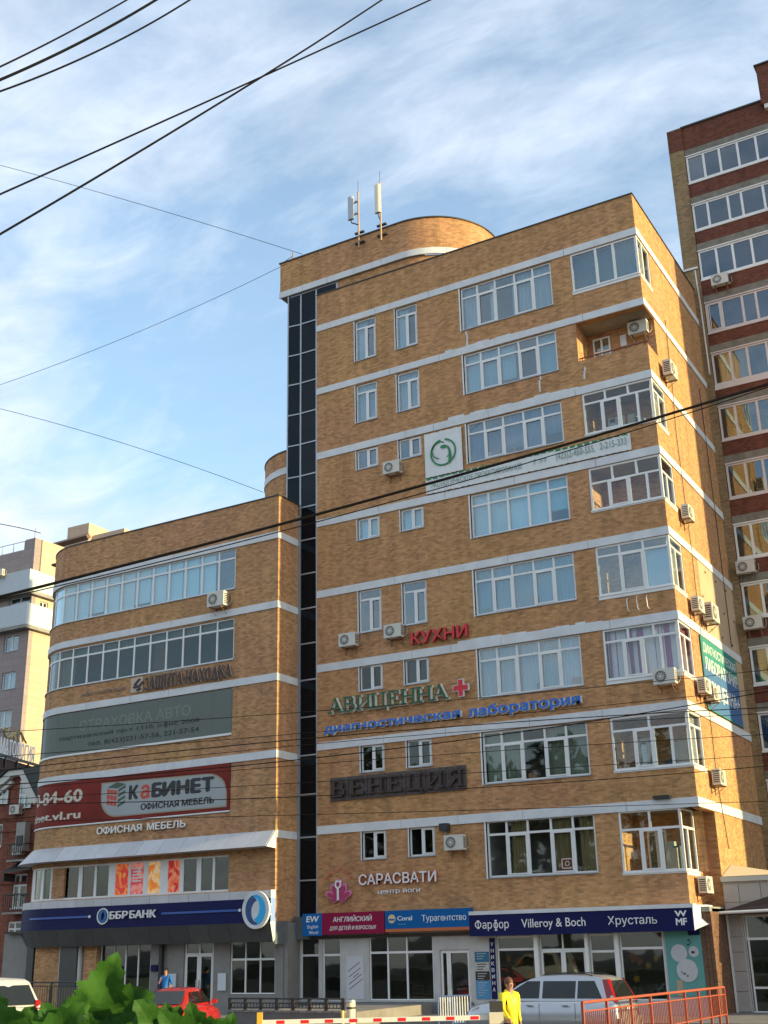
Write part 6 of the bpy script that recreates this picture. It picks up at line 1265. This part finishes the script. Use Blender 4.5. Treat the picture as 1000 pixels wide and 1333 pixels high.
# red saloon seen from behind at the left
REDP = mat('red_paint', (.52, .022, .015), .25, .1, coat=.7)
ctr = aD(268, 1310, 36.5)
car, P, ins, pts = make_car('red_saloon_car', 'bright red saloon car parked before the bank, half hidden by leaves', (ctr.x-.9, ctr.y-.2, 0), math.radians(112), 4.5, 1.74,
  [(-.5, .78, .86), (-.49, .95, .93), (-.44, 1.00, .97), (-.3, 1.0, 1), (0, .96, 1), (.2, .93, 1), (.3, .88, .98), (.4, .80, .95), (.46, .70, .9), (.5, .52, .8)],
  [(-.38, .98), (-.22, 1.34), (-.12, 1.42), (.0, 1.44), (.08, 1.40), (.26, .92)], REDP, .96, .33)
for sd in (-1, 1):
    side_windows(P, ins, car, [(-1.35, -.75, -.75, -.95), (-.68, .08, .08, -.68), (.16, 1.0, .45, .16)], 1.0, 1.34, sd)
    for x in (-1.32, 1.35): wheel(P, car, x, sd*.78, .33, sd)
    b = MB(); b.prism([P(-2.24, sd*.5, .78), P(-2.2, sd*.78, .76), P(-2.0, sd*.86, .92), P(-2.22, sd*.55, .95)], Vector(P(-.02, 0, 0))-Vector(P(0, 0, 0))); b.build('tail_lamp', TLR, car)
    b = MB(); b.loft([[P(.7+dx, sd*(.93+dy), 1.02+dz) for dy, dz in ((-.08, -.06), (.08, -.06), (.08, .06), (-.08, .06))] for dx in (0, .1)]); b.build('wing_mirror', REDP, car)
    for x in (-.7, .2): MB().tube([P(x, sd*.885, .84), P(x+.18, sd*.885, .84)], .016, 6).build('door_handle', REDP, car)
quadp(P, [(-1.70, -.60, 1.04), (-1.70, .60, 1.04), (-1.06, .52, 1.385), (-1.06, -.52, 1.385)], CG, 'rear_window', car)
quadp(P, [(1.1, -.68, .98), (1.1, .68, .98), (.42, .58, 1.39), (.42, -.58, 1.39)], CG, 'windscreen', car)
b = MB(); b.prism([P(-2.26, -.26, .70), P(-2.26, .26, .70), P(-2.265, .26, .81), P(-2.265, -.26, .81)], Vector(P(-.01, 0, 0))-Vector(P(0, 0, 0))); b.build('number_plate', PLATE, car)
# white estate at the left edge
WP = mat('white_paint', (.58, .57, .55), .3, .1, coat=.6); ctr = aD(2, 1300, 31)
van, P, ins, pts = make_car('white_estate_car', 'white estate car with a dark rear window at the lower left corner', (ctr.x-.9, ctr.y, .12), math.radians(160), 4.6, 1.8,
  [(-.5, .85, .9), (-.49, 1.1, .96), (-.44, 1.16, 1), (0, 1.14, 1), (.2, 1.1, 1), (.3, 1.06, .98), (.42, .98, .94), (.5, .6, .85)],
  [(-.49, 1.12), (-.40, 1.72), (-.34, 1.80), (-.05, 1.83), (.08, 1.76), (.25, 1.1)], WP, 1.12, .34)
for sd in (-1, 1):
    side_windows(P, ins, van, [(-1.9, -1.2, -1.2, -1.7), (-1.1, -.2, -.2, -1.1), (-.1, .95, .35, -.1)], 1.2, 1.66, sd)
    for x in (-1.35, 1.4): wheel(P, van, x, sd*.8, .34, sd)
    b = MB(); b.prism([P(-2.26, sd*.6, 1.0), P(-2.2, sd*.8, .98), P(-2.16, sd*.76, 1.3), P(-2.2, sd*.62, 1.3)], Vector(P(-.03, 0, 0))-Vector(P(0, 0, 0))); b.build('tail_lamp', TLR, van)
quadp(P, [(-2.245, -.66, 1.2), (-2.245, .66, 1.2), (-1.90, .56, 1.66), (-1.90, -.56, 1.66)], CG, 'rear_window', van); quadp(P, [(1.1, -.7, 1.15), (1.1, .7, 1.15), (.45, .6, 1.70), (.45, -.6, 1.70)], CG, 'windscreen', van)

# ------------------------------------------------------------------ people
def skin(verts, edges, rad, name, mm, parent, org, yaw, subs=2):
    me = bpy.data.meshes.new(name); me.from_pydata(verts, edges, []); ob = bpy.data.objects.new(name, me); col.objects.link(ob)
    md = ob.modifiers.new('s', 'SKIN'); md.use_smooth_shade = True; sv = me.skin_vertices[0].data
    for i, r_ in enumerate(rad): sv[i].radius = (r_, r_*.85) if not isinstance(r_, tuple) else r_
    sv[0].use_root = True; ob.modifiers.new('u', 'SUBSURF').levels = subs
    dg = bpy.context.evaluated_depsgraph_get(); m2 = bpy.data.meshes.new_from_object(ob.evaluated_get(dg)); bpy.data.objects.remove(ob); bpy.data.meshes.remove(me)
    m2.materials.clear(); m2.materials.append(mm); M_ = Matrix.Rotation(yaw, 4, 'Z'); m2.transform(M_); m2.polygons.foreach_set('use_smooth', [True]*len(m2.polygons)); o = bpy.data.objects.new(name, m2); col.objects.link(o); o.parent = parent; return o
SKN = mat('skin', (.42, .22, .14), .6)
def person(label, loc, yaw, top, trouser, hair, hcol, pose, sleeve_long=True, sc=1.0):
    """facing +X in its own frame, y to its left"""
    t = thing('person', loc, label, 'person'); t.scale = (sc, sc, sc)
    kL, aL, kR, aR = pose['kneeL'], pose['footL'], pose['kneeR'], pose['footR']; eL, hL, eR, hR = pose['elbowL'], pose['handL'], pose['elbowR'], pose['handR']
    v = [(0, 0, .95), (0, 0, 1.15), (0, 0, 1.36), (0, 0, 1.46), (.01, 0, 1.53), (.015, 0, 1.615), (.01, 0, 1.675), (0, .10, .90), kL, aL, (aL[0]+.16, aL[1], aL[2]-.03), (0, -.10, .90), kR, aR, (aR[0]+.16, aR[1], aR[2]-.03), (0, .17, 1.40), eL, hL, (0, -.17, 1.40), eR, hR, (hL[0]+.03, hL[1], hL[2]-.06), (hR[0]+.03, hR[1], hR[2]-.06)]
    e = [(0, 1), (1, 2), (2, 3), (3, 4), (4, 5), (5, 6), (0, 7), (7, 8), (8, 9), (9, 10), (0, 11), (11, 12), (12, 13), (13, 14), (2, 15), (15, 16), (16, 17), (2, 18), (18, 19), (19, 20), (17, 21), (20, 22)]
    rad = [(.13, .10), (.125, .09), (.14, .09), .06, .062, .090, .078, .085, .052, .038, .035, .085, .052, .038, .035, .055, .04, .028, .055, .04, .028, .024, .024]
    body = skin(v, e, rad, 'body', SKN, t, loc, yaw)
    # fingers: short tapering tubes curving from each palm
    b = MB()
    for (h, s_) in ((hL, 1), (hR, -1)):
        for k in range(4): y = h[1]+(k-1.5)*.018; l = (.075, .085, .08, .062)[k]; b.tube([(h[0]+.03, y, h[2]-.07), (h[0]+.045, y, h[2]-.07-l*.5), (h[0]+.035, y, h[2]-.07-l)], [.009, .008, .006], 5)
        b.tube([(h[0]+.03, h[1]-s_*.02, h[2]-.02), (h[0]+.065, h[1]-s_*.03, h[2]-.06), (h[0]+.065, h[1]-s_*.02, h[2]-.09)], [.01, .009, .007], 5)
    b.v = [tuple(Matrix.Rotation(yaw, 3, 'Z') @ Vector(q_)) for q_ in b.v]; ROOT[t.name] = (0, 0, 0); b.build('fingers', SKN, t)
    se, sh = (hL, hR)
    v2 = [(0, 0, .80), (0, 0, 1.12), (0, 0, 1.37), (0, 0, 1.505), (0, .185, 1.425), eL, tuple(Vector(eL)*(.1 if sleeve_long else .8)+Vector(hL)*(.9 if sleeve_long else .2)), (0, -.185, 1.425), eR, tuple(Vector(eR)*(.1 if sleeve_long else .8)+Vector(hR)*(.9 if sleeve_long else .2))]
    skin(v2, [(0, 1), (1, 2), (2, 3), (2, 4), (4, 5), (5, 6), (2, 7), (7, 8), (8, 9)], [(.17, .15), (.155, .13), (.15, .115), .082, .078, .055, .042, .072, .055, .042], 'jacket' if sleeve_long else 'shirt', top, t, loc, yaw)
    if sleeve_long:
        b = MB(); b.tube([(.07*math.cos(q_), .088*math.sin(q_), 1.475-.03*math.cos(q_)) for q_ in [R(25+k_*31) for k_ in range(11)]], [.02]+[.034]*9+[.02], 8)
        b.v = [tuple(Matrix.Rotation(yaw, 3, 'Z') @ Vector(q_)) for q_ in b.v]; b.build('hood', top, t)
        b = MB(); b.tube([(.03, .04, 1.42), (.128, .03, 1.36), (.135, .028, 1.26)], .005, 5); b.tube([(.03, -.04, 1.42), (.128, -.03, 1.36), (.135, -.028, 1.28)], .005, 5)
        b.v = [tuple(Matrix.Rotation(yaw, 3, 'Z') @ Vector(q_)) for q_ in b.v]; b.build('drawstring', PVC, t, kind='stuff')
    v3 = [(0, 0, .96), (0, .10, .86), kL, (aL[0], aL[1], aL[2]+.04), (0, -.10, .86), kR, (aR[0], aR[1], aR[2]+.04)]
    skin(v3, [(0, 1), (1, 2), (2, 3), (0, 4), (4, 5), (5, 6)], [(.14, .11), .105, .075, .06, .105, .075, .06], 'trousers', trouser, t, loc, yaw)
    b = MB(); N_, M2 = 12, 8; rg = []
    for a_ in range(M2+1):
        th = math.pi*a_/M2; rg.append([(-.012+.104*math.sin(th)*math.cos(2*math.pi*q_/N_), .090*math.sin(th)*math.sin(2*math.pi*q_/N_), 1.655+.112*math.cos(th)) for q_ in range(N_)])
    for A_, B_ in zip(rg, rg[1:]):
        for q_ in range(N_):
            f4 = [A_[q_], A_[(q_+1) % N_], B_[(q_+1) % N_], B_[q_]]; cxm, czm = sum(p_[0] for p_ in f4)/4, sum(p_[2] for p_ in f4)/4
            if not (cxm > .045 and czm < 1.665) and czm > (1.60 if cxm > -.05 else 1.56): b.face(f4, smooth=True)
    if hair == 'long': b.tube([(-.08, 0, 1.62), (-.10, 0, 1.5)], [.05, .03], 8)
    b.v = [tuple(Matrix.Rotation(yaw, 3, 'Z') @ Vector(q_)) for q_ in b.v]; b.build('hair', hcol, t)
    b = MB()
    for s_ in (-1, 1):
        b.box(.094, .103, s_*.030-.007, s_*.030+.007, 1.629, 1.635, 1); b.box(-.01, .02, s_*.080-.006, s_*.080+.006, 1.59, 1.635)
    b.prism([(.095, -.011, 1.59), (.118, -.008, 1.592), (.10, -.006, 1.632)], (0, .018, 0)); b.box(.092, .101, -.02, .02, 1.560, 1.567, 2)
    b.v = [tuple(Matrix.Rotation(yaw, 3, 'Z') @ Vector(q_)) for q_ in b.v]; b.build('face', [SKN, DARK, mat('lips', (.35, .10, .09))], t)
    b = MB()
    for a_ in (aL, aR):
        b.loft([[(a_[0]-.09+dx, a_[1]+y*k, a_[2]-.08+z) for y, z in ((-.045, 0), (.045, 0), (.045, .07*h_), (-.045, .07*h_))] for dx, k, h_ in ((0, .8, 1.2), (.1, 1, 1.1), (.2, 1, .8), (.28, .6, .5))])
    b.v = [tuple(Matrix.Rotation(yaw, 3, 'Z') @ Vector(q_)) for q_ in b.v]; b.build('shoes', DARK, t)
    return t
pose = dict(kneeL=(.16, .1, .50), footL=(.20, .1, .09), kneeR=(.02, -.1, .5), footR=(-.28, -.1, .16), elbowL=(-.10, .26, 1.12), handL=(-.06, .28, .88), elbowR=(.14, -.30, 1.16), handR=(.44, -.36, .98))
p = aD(664, 1303, 25)
person('person in a bright yellow hooded jacket and dark trousers walking past the barrier', (p.x, p.y, 0), R(-28), mat('jacket_yellow', (.80, .66, .02), .7), mat('trousers_dark', (.02, .02, .03), .8), 'short', mat('hair_brown', (.12, .045, .02), .6), pose, sc=1.05)
pose = dict(kneeL=(.02, .1, .50), footL=(0, .1, .09), kneeR=(.04, -.1, .5), footR=(.02, -.12, .09), elbowL=(-.02, .30, 1.14), handL=(.08, .2, .98), elbowR=(.12, -.24, 1.16), handR=(.16, -.12, 1.40))
p = aY(216, 1270, 40.0)
person('person in a blue t-shirt standing by the bank entrance with a hand on the hip', (p.x, p.y, .14), R(-82), mat('shirt_blue', (.01, .12, .42), .8), mat('trousers_grey', (.06, .065, .08), .8), 'short', mat('hair_dark', (.02, .015, .012), .6), pose, sleeve_long=False)

# ------------------------------------------------------------------ shrub in the foreground
LEAF = bpy.data.materials.new('leaf_green'); LEAF.use_nodes = True; nt = LEAF.node_tree; nt.nodes.clear(); k_ = nt.links.new
o_ = nn(nt, 'ShaderNodeOutputMaterial'); pb = nn(nt, 'ShaderNodeBsdfPrincipled', i_Roughness=.6); pb.inputs['Specular IOR Level'].default_value = .25; tl = nn(nt, 'ShaderNodeBsdfTranslucent'); ms = nn(nt, 'ShaderNodeMixShader'); ms.inputs[0].default_value = .32
uv = nn(nt, 'ShaderNodeUVMap', uv_map='uv'); sp_ = nn(nt, 'ShaderNodeSeparateXYZ'); k_(uv.outputs[0], sp_.inputs[0])
ab = nn(nt, 'ShaderNodeMath', operation='ABSOLUTE'); k_(sp_.outputs[0], ab.inputs[0]); vv = nn(nt, 'ShaderNodeMath', operation='MULTIPLY_ADD'); k_(ab.outputs[0], vv.inputs[0]); vv.inputs[1].default_value = -1.0; k_(sp_.outputs[1], vv.inputs[2])
sn = nn(nt, 'ShaderNodeMath', operation='MULTIPLY'); k_(vv.outputs[0], sn.inputs[0]); sn.inputs[1].default_value = 38; si = nn(nt, 'ShaderNodeMath', operation='SINE'); k_(sn.outputs[0], si.inputs[0])
mr_ = nn(nt, 'ShaderNodeMapRange'); k_(si.outputs[0], mr_.inputs[0]); mr_.inputs[1].default_value = .8; mr_.inputs[2].default_value = 1; mr_.inputs[3].default_value = 0; mr_.inputs[4].default_value = .45
mid = nn(nt, 'ShaderNodeMapRange'); k_(ab.outputs[0], mid.inputs[0]); mid.inputs[1].default_value = .0; mid.inputs[2].default_value = .02; mid.inputs[3].default_value = .8; mid.inputs[4].default_value = 0
mxv = nn(nt, 'ShaderNodeMath', operation='MAXIMUM'); k_(mr_.outputs[0], mxv.inputs[0]); k_(mid.outputs[0], mxv.inputs[1])
oi = nn(nt, 'ShaderNodeObjectInfo'); rpv = nn(nt, 'ShaderNodeValToRGB'); k_(oi.outputs['Random'], rpv.inputs[0]); rpv.color_ramp.elements[0].color = (.018, .075, .008, 1); rpv.color_ramp.elements[1].color = (.05, .15, .018, 1)
ns = nn(nt, 'ShaderNodeTexNoise', i_Scale=7.0, i_Detail=4.0); k_(uv.outputs[0], ns.inputs['Vector']); nsr = nn(nt, 'ShaderNodeMapRange'); k_(ns.outputs[0], nsr.inputs[0]); nsr.inputs[3].default_value = .7; nsr.inputs[4].default_value = 1.3
sca = nn(nt, 'ShaderNodeVectorMath', operation='SCALE'); k_(rpv.outputs[0], sca.inputs[0]); k_(nsr.outputs[0], sca.inputs['Scale'])
mxc = nn(nt, 'ShaderNodeMix', data_type='RGBA'); k_(mxv.outputs[0], mxc.inputs[0]); k_(sca.outputs[0], mxc.inputs[6]); mxc.inputs[7].default_value = (.07, .17, .03, 1)
k_(mxc.outputs[2], pb.inputs['Base Color']); k_(mxc.outputs[2], tl.inputs['Color']); k_(pb.outputs[0], ms.inputs[1]); k_(tl.outputs[0], ms.inputs[2]); k_(ms.outputs[0], o_.inputs[0])
def leaf_mesh(seed):
    rnd = random.Random(seed)
    # half outline of a lobed, toothed leaf, v along the midrib
    lobes = [(0, .0), (.10, .02), (.30, .06), (.24, .13), (.34, .20), (.28, .26), (.44, .36), (.34, .40), (.40, .50), (.28, .54), (.34, .66), (.22, .68), (.24, .80), (.13, .84), (.12, .93), (0, 1.0)]
    lobes = [(u*rnd.uniform(.85, 1.1), v+rnd.uniform(-.01, .01)) for u, v in lobes]; b = MB(); curl = rnd.uniform(.1, .3); fold = rnd.uniform(.1, .35)
    pos = lambda u, v: (u, v, fold*abs(u)-curl*v*v+.04*math.sin(9*v+6*u))
    for sd in (-1, 1):
        for (u0, v0), (u1, v1) in zip(lobes, lobes[1:]):
            for k in range(3):
                f0, f1 = k/3, (k+1)/3; q_ = [(sd*u0*f0, v0), (sd*u0*f1, v0), (sd*u1*f1, v1), (sd*u1*f0, v1)]; q_ = [p_ for i, p_ in enumerate(q_) if p_ not in q_[:i]]
                if len(q_) >= 3: b.face([pos(*p_) for p_ in q_], [p_ for p_ in q_], smooth=True)
    b.tube([(0, -.35, -.02), (0, -.1, .0), (0, .02, 0)], .012, 5)
    me_o = b.build('leaf', LEAF); me = me_o.data; bpy.data.objects.remove(me_o); return me
LM = [leaf_mesh(s_) for s_ in range(6)]
SHR = thing('shrub', (0, 0, 0), 'leafy green shrub with large toothed leaves close to the camera at the lower left', 'shrub')
random.seed(17)
right, upv = rt, up
def place_leaf(x, y, d, size, ang, tilt, roll_=0):
    o = bpy.data.objects.new('leaf', random.choice(LM)); col.objects.link(o); o.parent = SHR
    y += 22 if (100 < x < 150 and y < 1310) else (38 if x > 195 else 44); size *= .78 if x < 195 else .74; base = aD(x, y, d); dirv = right*math.cos(R(ang))+up*math.sin(R(ang)); nrm = (-fw).lerp(up, .35).normalized(); side = dirv.cross(nrm).normalized(); nrm = side.cross(dirv).normalized()
    M_ = Matrix((side, dirv, nrm)).transposed().to_4x4(); M_ = M_ @ Matrix.Rotation(R(tilt), 4, 'X') @ Matrix.Rotation(R(roll_), 4, 'Y') @ Matrix.Scale(size, 4); M_.translation = base; o.matrix_world = M_
    return base
key = [(122, 1300, 68, .105, 5), (118, 1288, 174, .048, 0), (128, 1303, 22, .100, 12), (120, 1325, 95, .06, 5), (132, 1330, 140, .06, 0), (160, 1330, 28, .12, -10), (216, 1330, 118, .10, 10), (210, 1338, 70, .085, 0), (262, 1340, 100, .09, 10), (230, 1330, 30, .10, 5), (30, 1350, 80, .10, 0), (55, 1345, 60, .11, 8), (0, 1330, 100, .11, 0), (95, 1340, 115, .10, 5), (85, 1350, 45, .11, 0), (150, 1345, 60, .11, 0), (185, 1350, 15, .12, 0), (10, 1350, 40, .10, 0), (130, 1350, 150, .10, 0), (280, 1345, 60, .07, 0), (60, 1330, 150, .09, 0), (175, 1335, 170, .09, 0), (0, 1345, 65, .11, 0), (240, 1350, 140, .10, 0), (200, 1352, 60, .09, 0), (110, 1325, 20, .09, 0), (250, 1335, 125, .085, 0), (285, 1350, 75, .09, 0), (225, 1345, 95, .10, 10), (300, 1352, 110, .07, 0), (140, 1345, 100, .10, -5), (25, 1335, 110, .10, 5)]
for (x, y, a, s_, tl_) in key: place_leaf(x, y, 1.45+random.uniform(-.05, .12), s_*1.0, a, tl_, random.uniform(-25, 25))
for i in range(40):
    x = random.uniform(-60, 290); y = random.uniform(1350, 1520); place_leaf(x, y, 1.5+random.uniform(0, .35), random.uniform(.05, .10), random.uniform(20, 160), random.uniform(-10, 25), random.uniform(-35, 35))
b = MB()
for (x, y) in ((122, 1300), (216, 1335), (30, 1350), (262, 1345), (90, 1345), (165, 1340), (0, 1345)):
    p = aD(x, y, 1.55); b.tube([p, p+Vector((.02, .05, -.25)), p+Vector((random.uniform(-.05, .05), .12, -.7)), (p.x*.8-.2, p.y+.1, .9)], [.003, .005, .007, .010], 6)
b.build('stem', mat('stem_green', (.07, .13, .03), .6), SHR)

# ------------------------------------------------------------------ trees across the street behind the camera (seen only in the panes)
random.seed(31); b = MB()
for k in range(16):
    x, y, h = -75+k*9+random.uniform(-2, 2), -22+random.uniform(-5, 4), random.uniform(17, 24); b.tube([(x, y, .9), (x, y, h*.6)], [.35, .15], 6)
    for i in range(1100):
        a, q_, r_ = random.uniform(0, 6.28), random.uniform(-1, 1), random.random()**.4; cx_, cy_, cz_ = x+5.0*r_*math.cos(a)*math.sqrt(1-q_*q_), y+4.5*r_*math.sin(a)*math.sqrt(1-q_*q_), h*.62+h*.42*r_*q_
        sz = random.uniform(.25, .5); u_ = Vector((random.gauss(0, 1), random.gauss(0, 1), random.gauss(0, 1))).normalized()*sz; v_ = u_.orthogonal().normalized()*sz; c_ = Vector((cx_, cy_, cz_)); b.face([c_-u_-v_, c_+u_-v_, c_+u_+v_, c_-u_+v_], [(0, 0)]*4)
me_ = bpy.data.meshes.new('wood'); me_.from_pydata([tuple(v) for v in b.v], [], b.f); me_.materials.append(mat('far_foliage', (.12, .15, .06), .8, noise=.4, nscale=.5)); wo = bpy.data.objects.new('wood', me_); col.objects.link(wo); wo['kind'] = 'stuff'; wo['label'] = 'row of leafy trees across the street behind the viewer'
